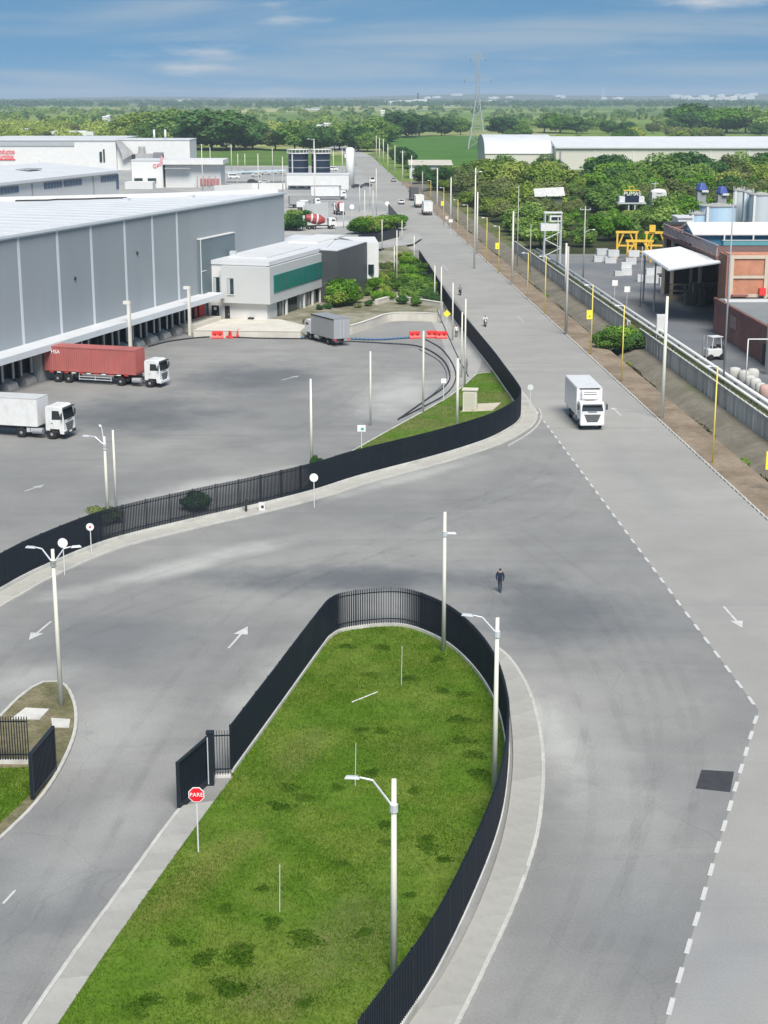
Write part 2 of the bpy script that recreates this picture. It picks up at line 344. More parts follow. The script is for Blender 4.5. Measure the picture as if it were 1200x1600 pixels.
grassg = ground_mat('lawn_soil', (.08, .152, .014), (.12, .172, .027), .14, [(*G2(300, 1380), 2, 7, R(-25), (.19, .15, .06), .45), (*G2(560, 1450), 3, 6, R(-10), (.12, .13, .05), .5), (*G2(650, 1180), 2, 5, R(5), (.11, .14, .03), .5), (*G2(470, 1180), 1.5, 6, R(-14), (.14, .14, .05), .45), (*G2(420, 1560), 3, 2.5, 0, (.15, .13, .06), .55), (*G2(600, 1060), 3, 3, 0, (.11, .15, .03), .4)], s1=.25, s2=1.4, fine=5)
drygr = ground_mat('dry_verge_soil', (.13, .125, .065), (.19, .165, .105), .2, s1=.5, s2=1.5, fine=6)
yardgr = ground_mat('verge_grass_soil', (.075, .15, .015), (.13, .15, .045), .2, s1=.14, s2=1.0, fine=5)
def field_mat():
    m, t, b = nodes_of('field_ground'); L = t.links.new; b.inputs['Roughness'].default_value = .95; setspec(b, .1)
    ge = N(t, 'ShaderNodeNewGeometry'); mp = N(t, 'ShaderNodeMapping'); mp.inputs['Scale'].default_value = (.0028, .0011, 1); mp.inputs['Rotation'].default_value = (0, 0, .3); L(ge.outputs['Position'], mp.inputs[0])
    vo = N(t, 'ShaderNodeTexVoronoi'); vo.inputs['Scale'].default_value = 1.6; L(mp.outputs[0], vo.inputs[0])
    cr = N(t, 'ShaderNodeValToRGB'); e = cr.color_ramp.elements; e[0].color = (.1, .17, .03, 1); e[1].color = (.38, .38, .16, 1)
    for p, c in ((.3, (.13, .2, .04, 1)), (.55, (.2, .27, .06, 1)), (.75, (.1, .15, .04, 1))): k = e.new(p); k.color = c
    sp = N(t, 'ShaderNodeSeparateColor'); L(vo.outputs['Color'], sp.inputs[0]); L(sp.outputs[0], cr.inputs[0])
    n = N(t, 'ShaderNodeTexNoise'); n.inputs['Scale'].default_value = .02; n.inputs['Detail'].default_value = 6; L(ge.outputs['Position'], n.inputs[0])
    mr = N(t, 'ShaderNodeMapRange'); mr.inputs[1].default_value = .3; mr.inputs[2].default_value = .7; mr.inputs[3].default_value = .75; mr.inputs[4].default_value = 1.25; L(n.outputs[0], mr.inputs[0])
    sc = N(t, 'ShaderNodeVectorMath', operation='SCALE'); L(cr.outputs[0], sc.inputs[0]); L(mr.outputs[0], sc.inputs['Scale']); L(sc.outputs[0], b.inputs['Base Color'])
    return m
fieldm = field_mat()
# terrain: one sheet to the skyline, cut open where the ditch beside the road runs
YN, YF = 20, 620
mb = MB()
def quad(a, b, c, d): mb.add([a, b, c, d], [(0, 1, 2, 3)])
zt = -.03
a0, a1 = rd(-.0, YN, zt), rd(0, YF, zt); b0, b1 = rd(8.3, YN, zt), rd(8.3, YF, zt)
quad((-14000, YN, zt), (a0.x, YN, zt), (a1.x, YF, zt), (-14000, YF, zt)); quad((b0.x, YN, zt), (14000, YN, zt), (14000, YF, zt), (b1.x, YF, zt))
quad((-14000, YF, zt), (14000, YF, zt), (14000, 15000, zt), (-14000, 15000, zt)); quad((-14000, -300, zt), (14000, -300, zt), (14000, YN, zt), (-14000, YN, zt))
struct('ground', mb, fieldm, 'green and yellow farm fields reaching to the skyline')
def sheet(name, pts, z, m, label):
    mb = MB(); mb.add([(p[0], p[1], z) for p in pts], [tuple(range(len(pts)))] if sum(pts[i][0] * pts[(i + 1) % len(pts)][1] - pts[(i + 1) % len(pts)][0] * pts[i][1] for i in range(len(pts))) > 0 else [tuple(range(len(pts) - 1, -1, -1))])
    return struct(name, mb, m, label)
KINK = g(1185, 1110); NEARL = g(1040, 1600); NEAR2 = KINK + (NEARL - KINK) * 2.0
rl = lambda y: rd(-11.75, y)
sheet('asphalt_yard', [(-150, 18), (40, 18), (40, 60), tuple(rd(0.1, 118))[:2], tuple(rd(0.1, 345))[:2], (-150, 345)], 0.0, asph, 'grey asphalt of the junction and the truck yard')
road = sheet('concrete_road', [tuple(NEAR2)[:2], (42, NEAR2.y), (42, 60), tuple(rd(.02, 110))[:2], tuple(rd(.02, 880))[:2], tuple(rl(880))[:2], tuple(rl(165))[:2], tuple(KINK)[:2]], .006, concr, 'pale concrete road running straight to the distance')
farroad = sheet('far_road_bend', [tuple(rd(0, 878))[:2], tuple(rd(-5, 1000))[:2], tuple(rd(-26, 1180))[:2], tuple(rd(-38, 1180))[:2], tuple(rd(-19, 1000))[:2], tuple(rl(878))[:2]], .012, farconc, 'far bend of the concrete road')
sheet('works_yard', [(-150, 340), tuple(rl(340))[:2], tuple(rl(760))[:2], (-270, 760), (-270, 340)], .03, farconc, 'pale concrete ground of the works beyond the warehouse')
sheet('works_yard_asphalt', [tuple(rd(13, 60))[:2], (220, 60), (220, 330), tuple(rd(13, 330))[:2]], .02, rightasph, 'dark asphalt yard of the works right of the road')
sheet('far_meadow', [tuple(rd(11, 760))[:2], (130, 760), (150, 1330), tuple(rd(20, 1330))[:2]], .05, ground_mat('meadow', (.055, .14, .02), (.075, .165, .03), .15, s1=.02, s2=.1, fine=1), 'flat bright green meadow beside the pylon')
sheet('lawn_strip', [(-210, 770), (-30, 770), (-30, 1010), (-230, 1010)], .05, ground_mat('mown_lawn', (.08, .15, .03), (.11, .18, .04), .12, s1=.03, s2=.2, fine=1), 'green lawn behind the parking area')
# painted dashes and arrows
paint = mat('road_paint', (.52, .52, .505), .8, .15, 1.5, dirt=(.33, .33, .32), dscale=2.2, damt=.75)
fadedp = mat('faded_road_paint', (.36, .37, .37), .8, .12, 1.5)
mbd = MB(); mbd.box((0, 0, .004), (1.15, .19, .006)); dash_me = mbd.mesh('dash', paint)
def dashes(p, q, pitch, start=.3):
    d = q - p; n = int(d.length / pitch); a = math.atan2(d.y, d.x)
    for i in range(n):
        c = p + d.normalized() * (start + pitch * (i + .5)); link('painted_dash', dash_me, road, loc=(c.x, c.y, .010), rz=a + random.uniform(-.02, .02))
dashes(rl(163), KINK, 2.45); dashes(KINK, NEARL + (NEARL - KINK) * .08, 2.2)
def arrow(tail, head, wid=.16, hl=1.3, hw=1.0, parent=road, m=None, z=.014):
    t_, h = Vector(tail), Vector(head); d = (h - t_); n_ = d.normalized(); s = Vector((-n_.y, n_.x, 0)); k = h - n_ * hl
    mb = MB(); P = [t_ + s * wid / 2, t_ - s * wid / 2, k - s * wid / 2, k - s * hw / 2, h, k + s * hw / 2, k + s * wid / 2]
    mb.prism([(p.x, p.y) for p in P], z - .004, z); return mb.build('painted_arrow', m or paint, parent)
arrow(g(80, 971), g(45, 1000), .14, 1.3, .85); arrow(g(357, 1013), g(387, 979), .14, 1.5, .9); arrow(g(1131, 948), g(1160, 981), .15, 1.3, .8); arrow(g(971, 650), g(957, 637), .16, .9, .8)
arrow(g(5, 1412), g(25, 1390), .12, .2, .13); arrow(g(262, 775), g(292, 764), .25, 1.5, .9, m=fadedp); arrow(g(38, 768), g(70, 757), .25, 1.2, .9, m=fadedp); arrow(g(440, 594), g(468, 587), .25, 1.2, .9, m=fadedp); arrow(g(700, 423), g(692, 414), .3, 2.5, 1.2, m=fadedp); arrow(g(818, 503), g(808, 494), .25, 2.0, 1.0, m=fadedp)
mb = MB(); P = [g(1096, 1203), g(1147, 1206), g(1141, 1238), g(1087, 1232)]; mb.prism([(p.x, p.y) for p in P], .008, .014)
tarp = mb.build('asphalt_patch', mat('fresh_asphalt', (.042, .044, .05), .8, .25, 2.0, bump=.4), road)
def track_mat():
    m, t, b = nodes_of('tyre_track'); L = t.links.new; b.inputs['Base Color'].default_value = (.1, .102, .106, 1); b.inputs['Roughness'].default_value = .9; setspec(b, .1)
    ge = N(t, 'ShaderNodeNewGeometry'); n = N(t, 'ShaderNodeTexNoise'); n.inputs['Scale'].default_value = .35; n.inputs['Detail'].default_value = 8; n.inputs['Roughness'].default_value = .7; L(ge.outputs['Position'], n.inputs[0])
    r = N(t, 'ShaderNodeMapRange'); r.inputs[1].default_value = .38; r.inputs[2].default_value = .75; r.inputs[4].default_value = .09; L(n.outputs[0], r.inputs[0])
    tr = N(t, 'ShaderNodeBsdfTransparent'); ms = N(t, 'ShaderNodeMixShader'); L(r.outputs[0], ms.inputs[0]); L(tr.outputs[0], ms.inputs[1]); L(b.outputs[0], ms.inputs[2]); L(ms.outputs[0], t.nodes['Material Output'].inputs[0]); return m
trackm = track_mat()
def tyre_tracks(pts, z, gauge=2.0, w=.46):
    P = smooth_line([g(*p) for p in pts], 1.0)
    for s_ in (-.5, .5): MB().sweep(P, [(s_ * gauge - w / 2, z), (s_ * gauge + w / 2, z)]).build('tyre_track', trackm, bpy.data.objects['asphalt_yard'])
for k, pts in enumerate(([(60, 1600), (150, 1420), (260, 1200), (350, 1050), (450, 940), (640, 860), (860, 810), (930, 740)], [(10, 1560), (110, 1370), (200, 1200), (300, 1060), (420, 930), (600, 850), (800, 760), (860, 690)], [(-20, 1080), (120, 960), (330, 880), (560, 830), (760, 780), (880, 740)], [(840, 1600), (930, 1420), (960, 1250), (930, 1100), (860, 980), (740, 900), (560, 870), (300, 930), (60, 1010)], [(900, 1600), (1000, 1400), (1050, 1250), (1020, 1080), (930, 930), (800, 830)], [(1000, 1350), (1060, 1210), (1040, 1060), (960, 920)], [(280, 610), (380, 625), (480, 620), (560, 590), (600, 560)], [(120, 690), (250, 700), (400, 690), (520, 650), (590, 600)], [(875, 1085), (885, 1120), (878, 1160), (872, 1190)])): tyre_tracks(pts, .0035 + .0003 * k)
# ---- kerb along the right side of the road, dirt verge, ditch, bank
kerb_box = MB().box((0, 0, 0), (.985, .17, .2)).mesh('kerb_stone', kerbm)
def kerb_line(name, pts, label, h=.14, step=1.0, single=True):
    o = thing(name, None, None, (0, 0, 0)); del_props(o); o['kind'] = 'structure'; o['label'] = label
    P = resample(pts, step)
    for a, b in zip(P, P[1:]):
        c = (a + b) / 2; link('kerb_stone', kerb_box, o, loc=(c.x, c.y, h - .1 + random.uniform(-.008, .008)), rz=math.atan2(b.y - a.y, b.x - a.x) + random.uniform(-.012, .012))
    return o
def del_props(o):
    for k in ('label', 'category'):
        if k in o: del o[k]
ys = list(np.linspace(100, 230, 60)) + list(np.linspace(235, 615, 60))
kerb_line('road_kerb', [rd(.08, y) for y in (100, 230)], 'grey kerb along the right side of the concrete road', .12, 1.25)
struct('far_road_kerb', MB().sweep([rd(.08, y) for y in np.linspace(230, 615, 50)], [(-.08, 0), (-.08, .12), (.08, .12), (.08, 0)]), kerbw, 'far stretch of the kerb along the right side of the road')
def strip_mesh(offs, ys, jit=.12):
    mb = MB(); rows = []
    for y in ys:
        rows.append([rd(o + (random.uniform(-jit, jit) * 2.2 if 1 < k < len(offs) - 1 and k > 0 else 0), y, z * (min(1, max(0, (619 - y) / 90)) if z < 0 else 1) + (random.uniform(-.05, .05) if 0 < k < len(offs) - 1 and y < 600 else 0)) for k, (o, z) in enumerate(offs)])
    m = len(offs); vs = [v for r in rows for v in r]
    fs = [(i * m + j, i * m + j + 1, (i + 1) * m + j + 1, (i + 1) * m + j) for i in range(len(rows) - 1) for j in range(m - 1)]
    return mb.add(vs, fs)
struct('dirt_verge', strip_mesh([(.12, .08), (1.2, .08), (2.4, .06), (3.3, .03), (3.75, -.1)], ys + [620]), dirtm, 'bare brown earth verge beside the road', smooth=True)
struct('ditch_bank', strip_mesh([(3.75, -.1), (3.95, -1.15), (4.6, -1.25), (5.5, -.7), (7.0, -.15), (8.6, .02)], ys + [620]), bankm, 'brown earth bank rising from the ditch to the wall', smooth=True)
grs = ground_mat('weedy_strip', (.09, .115, .04), (.15, .15, .07), .2, s1=.2, s2=1)
struct('weedy_strip', strip_mesh([(8.5, .02), (9.8, .06), (11.2, .05), (13.2, .03)], ys[::2] + [620]), grs, 'narrow weedy strip between the wall and the pipes')
# ================================================================ ISLAND WITH THE LAWN
isl_px = [(362, 1211), (438, 1105), (500, 1018), (517, 998), (540, 988), (600, 981), (645, 985), (700, 1010), (745, 1052), (776, 1103), (791, 1160), (792, 1205), (783, 1275), (762, 1345), (722, 1440), (677, 1530), (628, 1606), (562, 1700)]
isl = smooth_line([g(*p) for p in isl_px], .15)
wpl = [g(45, 1602), g(120, 1492), g(200, 1382), g(255, 1305), g(288, 1262)]        # kerb line of the entrance road left of the island
gline = [g(86, 1612), g(150, 1515), g(220, 1415), g(285, 1325), g(335, 1255), g(366, 1215)]
ext_l = [g(45, 1602) + (g(45, 1602) - g(120, 1492)) * .8]; ext_g = [g(86, 1612) + (g(86, 1612) - g(150, 1515)) * .8]
lawn_poly = [(p.x, p.y) for p in isl[::3]] + [(p.x, p.y) for p in ext_g + gline]
mb = MB(); mb.prism(lawn_poly, 0.0, .13); struct('lawn', mb, grassg, 'green lawn on the fenced traffic island')
LAWN = lawn_poly
mb = MB(); W1 = resample(ext_l + wpl, 1.8); W2 = resample(ext_g + gline[:-1], 1.8); n = min(len(W1), len(W2)); W1 = resample(ext_l + wpl, (W1[0] - W1[-1]).length / n); W2 = resample(ext_g + gline[:-1], (W2[0] - W2[-1]).length / n)
pv = MB(); walk = thing('pavement', None, None); del_props(walk); walk['kind'] = 'structure'; walk['label'] = 'pale concrete pavement along the entrance road left of the lawn'
def slabs(root, A, B, z=.14, gap=.005, m=pavem):
    for i in range(min(len(A), len(B)) - 1):
        q = [A[i], A[i + 1], B[i + 1], B[i]]; c = sum(q, Vector()) / 4
        q = [c + (p - c) * (1 - gap) for p in q]
        mb = MB(); dz = random.uniform(-.006, .006); mb.prism([(p.x - c.x, p.y - c.y) for p in q], -.14, dz)
        link('paving_slab', mb.mesh('paving_slab', m), root, loc=(c.x, c.y, z))
slabs(walk, W1, W2)
kerb_line('entrance_kerb', [p + Vector((-.1, -.05, 0)) for p in ext_l + wpl], 'kerb between the entrance road and the pale pavement', .15)
# pavement right of the island, with its kerb
outer_px = [(775, 1012), (800, 1035), (826, 1080), (843, 1140), (849, 1200), (846, 1260), (836, 1320), (808, 1405), (765, 1500), (716, 1600), (660, 1700)]
inner_px = [(775, 1020), (786, 1060), (796, 1110), (801, 1160), (801, 1205), (793, 1275), (774, 1350), (736, 1445), (687, 1535), (634, 1612), (566, 1704)]
O_ = smooth_line([g(*p) for p in outer_px], .5); I_ = smooth_line([g(*p) for p in inner_px], .5); nn = 26
O2 = resample(O_, 1e-9 + sum((b - a).length for a, b in zip(O_, O_[1:])) / nn); I2 = resample(I_, sum((b - a).length for a, b in zip(I_, I_[1:])) / nn)
walk2 = thing('curved_pavement', None, None); del_props(walk2); walk2['kind'] = 'structure'; walk2['label'] = 'curved concrete pavement outside the island fence'
slabs(walk2, O2, I2)
kerb_line('curved_kerb', [p for p in O_], 'pale kerb edging the curved pavement', .15)
# ================================================================ FENCES (upright fins on a low concrete plinth)
FIN_H, FIN_D = 2.3, .11
fin = MB().box((0, 0, FIN_H / 2), (.028, FIN_D, FIN_H)).mesh('slat', black)
POST = MB().box((0, 0, FIN_H / 2 + .03), (.05, .118, FIN_H + .02)).mesh('post', black)
def fin_fence(name, label, line, plinth_h=.32, near_first=True, limit=300, h=1.0, posts=True, width=.22, plinth=True):
    o = line[0]; root = thing(name, label, 'fence', (o.x, o.y, 0)); rel = [p - o for p in line]
    if plinth: MB().sweep(rel[::2] + ([rel[-1]] if len(rel) % 2 == 0 else []), [(-width / 2, 0), (-width / 2, plinth_h), (width / 2, plinth_h), (width / 2, 0)], closed=True).build('plinth', plinthm, root)
    for z in (plinth_h + .25, plinth_h + FIN_H * h - .3):
        MB().sweep(rel[::2], [(-.02, z), (-.02, z + .06), (.02, z + .06), (.02, z)], closed=True).build('rail', black, root)
    order = sorted(range(len(rel)), key=lambda i: line[i].length if near_first else i); keep = set(order[:limit]); rest = MB()
    for i, p in enumerate(rel):
        a = rel[max(i - 1, 0)]; b = rel[min(i + 1, len(rel) - 1)]; ang = math.atan2(b.y - a.y, b.x - a.x)
        if i in keep:
            s = link('slat', fin, root, loc=(p.x, p.y, plinth_h - .02), rz=ang); s.scale = (1, 1, h)
        else: rest.box((p.x, p.y, plinth_h + FIN_H * h / 2), (.028, FIN_D, FIN_H * h), ang)
    if posts:
        for i in range(0, len(rel), 15):
            p = rel[i]; a = rel[max(i - 1, 0)]; b = rel[min(i + 1, len(rel) - 1)]; q_ = link('post', POST, root, loc=(p.x, p.y, plinth_h - .02), rz=math.atan2(b.y - a.y, b.x - a.x)); q_.scale = (1, 1, h)
    if rest.f: r_ = rest.build('far_slats', black, root); r_['kind'] = 'stuff'
    return root
# the island fence: the part that shows largest (and not behind the camera frame) is built slat by slat
fin_fence('lawn_fence', 'black slatted fence curving round the lawn on its concrete plinth', isl)
yard_px = [(-95, 985), (-40, 948), (0, 925), (60, 893), (165, 850), (290, 818), (400, 793), (490, 770), (560, 748), (680, 716), (755, 692), (790, 675), (808, 662), (813, 648), (805, 632), (790, 610), (767, 577), (733, 533), (706, 496), (688, 467), (672, 440), (655, 412)]
yard = smooth_line([g(*p) for p in yard_px], .15)
fin_fence('yard_fence', 'long black slatted fence winding round the truck yard', yard)
# pavement strip outside the yard fence
ycoarse = smooth_line([g(*p) for p in yard_px[:16]], .8)
strip_o = []
for i, p in enumerate(ycoarse):
    a = ycoarse[max(i - 1, 0)]; b = ycoarse[min(i + 1, len(ycoarse) - 1)]; d = (b - a).normalized(); strip_o.append(p + Vector((d.y, -d.x, 0)) * 1.7)
walk3 = thing('yard_pavement', None, None); del_props(walk3); walk3['kind'] = 'structure'; walk3['label'] = 'dusty pale pavement outside the yard fence'
inner3 = []
for i, p in enumerate(ycoarse):
    a = ycoarse[max(i - 1, 0)]; b = ycoarse[min(i + 1, len(ycoarse) - 1)]; d = (b - a).normalized(); inner3.append(p + Vector((d.y, -d.x, 0)) * .14)
slabs(walk3, strip_o[::3], inner3[::3], z=.1, m=mat('dusty_pavement', (.42, .41, .375), .9, .14, .5, rnd=.06, bump=.3, dirt=(.25, .24, .21), dscale=.4, damt=.7))
kerb_line('yard_kerb', strip_o, 'low kerb of the pavement outside the yard fence', .11)
# small rounded kerb nose at the fence corner
kerb_line('corner_kerb', smooth_line([g(842, 640), g(846, 652), g(838, 668), g(818, 684), g(795, 697)], .5), 'curved kerb at the corner of the junction', .12)
# grass and edging inside the yard fence
yg = [g(*p) for p in [(470, 765), (500, 738), (540, 712), (600, 678), (660, 645), (700, 622), (722, 606), (745, 585), (766, 583)]]
inn = [p for p in yard if p.y > 118 and p.y < 188 and p.x > -9]
mb = MB(); mb.prism([(p.x, p.y) for p in inn[::3]] + [(p.x, p.y) for p in reversed(yg)], -.02, .1); struct('yard_grass_strip', mb, yardgr, 'wedge of green grass inside the yard fence')
struct('yard_grass_edging', MB().sweep(resample(yg, .7), [(-.08, 0), (-.08, .13), (.08, .13), (.08, 0)], closed=True), kerbw, 'concrete edging of the grass wedge in the yard')
# pale concrete margin of the yard beside the fence and the service ramp
sheet('yard_margin', [G2(620, 655), G2(700, 618), G2(745, 585), G2(755, 560), G2(718, 512), G2(676, 455), G2(655, 470), G2(690, 530), G2(705, 580), G2(690, 612)], .008, farconc, 'pale concrete margin beside the fence')
# ================================================================ SMALL ISLAND AT THE LEFT EDGE
li_px = [(-70, 1175), (-20, 1138), (0, 1122), (30, 1092), (60, 1071), (82, 1066), (98, 1070), (110, 1085), (118, 1110), (118, 1140), (110, 1168), (94, 1202), (72, 1238), (40, 1275), (0, 1313), (-60, 1370)]
li = smooth_line([g(*p) for p in li_px], .5); cen = g(-60, 1260)
mb = MB(); mb.prism([(p.x, p.y) for p in li] + [(g(-90, 1300).x, g(-90, 1300).y)], 0, .12); struct('left_island', mb, drygr, 'small dry grass island at the left edge')
kerb_line('left_island_kerb', [p for p in li], 'pale rounded kerb of the small left island', .15, .9)
mb = MB(); mb.prism([G2(18, 1127), G2(40, 1110), G2(77, 1112), G2(62, 1128)], .1, .17); mb.build('concrete_slab', plinthm) ; tag(bpy.data.objects['concrete_slab'], 'square concrete cover slab in the dry grass of the left island', 'slab')
mb = MB(); mb.prism([G2(80, 1126), G2(110, 1128), G2(108, 1141), G2(82, 1140)], .1, .165); o = mb.build('concrete_path', kerbw); o['kind'] = 'structure'; o['label'] = 'short concrete path crossing the left island'
mb = MB(); mb.prism([G2(-60, 1205), G2(46, 1203), G2(52, 1240), G2(30, 1262), G2(0, 1290), G2(-60, 1340)], .1, .135); struct('left_lawn', mb, grassg, 'patch of green lawn behind the left gate fence')
lf = resample([g(-60, 1196), g(46, 1196)], .13)
fin_fence('left_fence', 'short dark slatted fence at the left edge with lawn behind', lf, .3)
def gate(name, label, p, q, h=2.45):
    root = thing(name, label, 'gate', (p.x, p.y, 0)); d = q - p; L_ = d.length; a = math.atan2(d.y, d.x); root.rotation_euler = (0, 0, a)
    n = int(L_ / .17); me = MB().box((0, 0, h / 2), (.05, .1, h - .5)).mesh('slat', black)
    for i in range(n + 1): link('slat', me, root, loc=(L_ * i / n, 0, .14))
    MB().box((L_ / 2, 0, .22), (L_ + .1, .16, .3)).build('bottom_beam', black, root); MB().box((L_ / 2, 0, h - .06), (L_ + .1, .14, .1)).build('top_rail', black, root)
    MB().box((L_ / 2, .055, h / 2 + .1), (L_, .012, h - .55)).build('backing_sheet', black, root)
    for x in (-.05, L_ + .05): MB().box((x, 0, h / 2), (.12, .16, h)).build('gate_post', black, root)
    return root
gate('sliding_gate', 'black gate leaf beside the stop sign', g(281, 1266), g(324, 1226))
gate('sliding_gate', 'black gate leaf standing on the small left island', g(52, 1252), g(86, 1208))
# gate pillar and the short open fence joining it to the lawn fence
p = g(330, 1226); root = thing('gate_pillar', 'tall black gate pillar next to the open slats', 'pillar', (p.x, p.y, 0)); MB().box((0, 0, 1.35), (.3, .3, 2.7)).build('post', black, root); MB().box((0, 0, 2.72), (.36, .36, .06)).build('cap', black, root); MB().box((-.1, -.165, 1.3), (.05, .03, 2.4)).build('guide_strip', galv, root)
fin_fence('open_fence', 'short see-through fence between gate pillar and lawn fence', resample([g(336, 1214), g(361, 1213)], .13), .12, width=.3)
# works wall right of the road, made of upright concrete panels
wallm = mat('wall_panel_concrete', (.46, .45, .42), .9, .15, .8, rnd=.24, dirt=(.22, .19, .155), dscale=.6, damt=.7)
def panel_wall():
    root = thing('works_wall', 'grey concrete panel wall beyond the roadside ditch', 'wall', rd(8.4, 100)); o = root.location; me = MB().box((0, 0, 1.05), (1.52, .1, 2.1)).mesh('wall_panel', wallm); po = MB().box((0, 0, 1.12), (.2, .2, 2.24)).mesh('wall_post', wallm)
    y = 100; i = 0
    ang = math.atan2(RDIR.y, RDIR.x)
    while y < 335:
        if not (206 < y < 214):
            c = rd(8.4, y + .8) - o; link('wall_panel', me, root, loc=(c.x, c.y, random.uniform(-.04, .04)), rz=ang + random.uniform(-.01, .01))
            c = rd(8.4, y) - o; link('wall_post', po, root, loc=(c.x, c.y, 0), rz=ang)
            if i % 1 == 0:
                c = rd(8.4, y + .8) - o; link('coping', COPE, root, loc=(c.x, c.y, 2.14), rz=ang)
        y += 1.62; i += 1
COPE = MB().box((0, 0, 0), (1.6, .2, .08)).mesh('coping', kerbw)
panel_wall()
# pipes behind the wall
def pipe_run(off, z, y0, y1, r, label):
    o = rd(off, y0); root = thing('pipe_line', label, 'pipe', (o.x, o.y, 0)); q = rd(off, y1) - o
    MB().tube((0, 0, z), (q.x, q.y, z), r, r, 10).build('pipe', white, root, smooth=True)
    n = int((y1 - y0) / 9)
    for i in range(n + 1):
        c = q * (i / n); MB().box((c.x, c.y, z / 2 - r / 2), (.2, .5, z - r)).build('pipe_support', steelg, root)
pipe_run(11.6, .85, 118, 330, .17, 'white pipe nearer to the wall, running beside the works yard'); pipe_run(12.35, 1.05, 118, 330, .22, 'thicker white pipe on the yard side of the pipe run')
pipe_run(10.8, .5, 225, 330, .1, 'thin white pipe close behind the far wall')
# ================================================================ BIG GREY WAREHOUSE
FZ = R(90) - (math.pi / 2 - FANG)
def local_f(name, label, cat, t0=0.0, o0=0.0):
    """a thing whose local x runs along the warehouse front (away from us) and local -y points out of it"""
    return thing(name, label, cat, fc(t0, o0), FANG)
WH = 16.8; T0, T1 = -62, 91
wh = local_f('warehouse', 'huge grey panelled warehouse with white roof and loading docks', 'warehouse')
seams = [-62, -48, -36.5, -25, -15, -7.2, 3.6, 12.9, 22.2, 32.0, 41.6, T1]
seam_px = [33, 93, 145, 197, 240, 278]
def t_of_px(px, z=10):
    lo, hi = -60, 120
    for _ in range(50):
        m_ = (lo + hi) / 2; p = fc(m_, 0, z); d = p.y * CT - (z - CAMH) * ST
        if 600 + FPX * p.x / d < px: lo = m_
        else: hi = m_
    return lo
st = [t_of_px(x) for x in seam_px]; pit = (st[-1] - st[0]) / 5
seams = [st[0] - pit * k for k in (6, 5, 4, 3, 2, 1)] + st + [T1]
for a, b in zip(seams, seams[1:]):
    MB().box(((a + b) / 2, .2, (WH + 4.2) / 2), (b - a - .5, .4, WH - 4.2)).build('wall_panel', panelg, wh)
for a in seams[:-1]: MB().box((a, .17, (WH + 4.2) / 2), (.52, .4, WH - 4.25)).build('joint_strip', strip, wh)
MB().box(((T0 + T1) / 2 + 60, .1, WH + .06), (1, 1, .1))
x0, x1 = seams[0], T1
def ymax(x): return float(np.interp(x, [x0, 20, 52, 72, 91], [92, 64, 31, 13, 1.2]))
foot = [(x0 + .15, .42), (x1 - .15, .42), (x1 - .15, 1.2)] + [(x, ymax(x) - .1) for x in (72, 52, 20)] + [(x0 + .15, 91.8)]
MB().prism(foot, 0, WH - .35).build('body', panelg, wh)
# roof in long, almost flat sheets, with a low parapet along its slanting rear edge
nS = 30; rw = (x1 - x0 + .6) / nS; RISE = .012
for i in range(nS):
    xa, xb = x0 - .3 + i * rw, x0 - .3 + (i + 1) * rw - .05; ya, yb = ymax(xa), ymax(xb)
    MB().add([(xa, -.25, WH), (xb, -.25, WH), (xb, yb, WH + yb * RISE), (xa, ya, WH + ya * RISE), (xa, -.25, WH - .3), (xb, -.25, WH - .3), (xb, yb, WH - .3), (xa, ya, WH - .3)], [(0, 1, 2, 3), (4, 5, 1, 0), (5, 6, 2, 1), (6, 7, 3, 2), (7, 4, 0, 3)]).build('roof_sheet', roofwhite, wh)
    if i: MB().box((xa - .025, ya / 2, WH + ya * RISE / 2 + .03), (.1, ya, .06)).build('roof_seam', strip, wh).rotation_euler = (0, 0, 0)
MB().sweep([Vector((x, ymax(x), WH + ymax(x) * RISE)) for x in (91, 72, 52, 20)], [(-.15, -.3), (-.15, .55), (.15, .55), (.15, -.3)], closed=True).build('parapet', white, wh)
MB().box(((x0 + x1) / 2, -.3, WH + .02), (x1 - x0 + .6, .1, .3)).build('flashing', strip, wh)
# tarp-like black joints and small vents lying on the roof
dk = mat('black_membrane', (.03, .03, .032), .7, .2, 1)
def roof_z(y): return WH + .02 + y * RISE
def membrane(pts, w=.35):
    mb = MB(); P = [Vector((x, y, roof_z(y) + .05)) for x, y in pts]
    for a, b in zip(P, P[1:]): mb.tube(a, b, w, w, 6)
    return mb.build('roof_membrane', dk, wh)
membrane([(14, 38), (24, 36), (34, 33), (44, 31), (51, 29)], .14); membrane([(53, 27.5), (56, 24), (58, 23.5), (61, 20), (63, 19), (66, 16)], .16); membrane([(0, 34), (8, 35)], .1)
for x, y in ((38, 30), (40.5, 29.2), (62, 14), (72, 8), (20, 22)): MB().box((x, y, roof_z(y) + .15), (1.1, .8, .4)).build('roof_vent', galv, wh)
# raised bulkhead panel near the office, small wall vents
b0, b1 = t_of_px(309, 8), t_of_px(362, 8)
MB().box(((b0 + b1) / 2, -.3, 8.1), (b1 - b0, .6, 8.0)).build('bulkhead', panel2, wh)
MB().box(((b0 + b1) / 2, -.32, 12.16), (b1 - b0 + .1, .7, .12)).build('bulkhead_cap', white, wh); MB().box((b0 - .06, -.58, 8.1), (.12, .08, 8.0)).build('bulkhead_trim', white, wh)
MB().box((b0 + .8, -.65, 7.6), (1.6, .08, .09)).build('bulkhead_bar', white, wh)
for px, z in ((117, 10.5), (214, 12.0)):
    t = t_of_px(px, z); MB().box((t, -.05, z), (.35, .16, .4)).build('wall_vent', dk, wh)
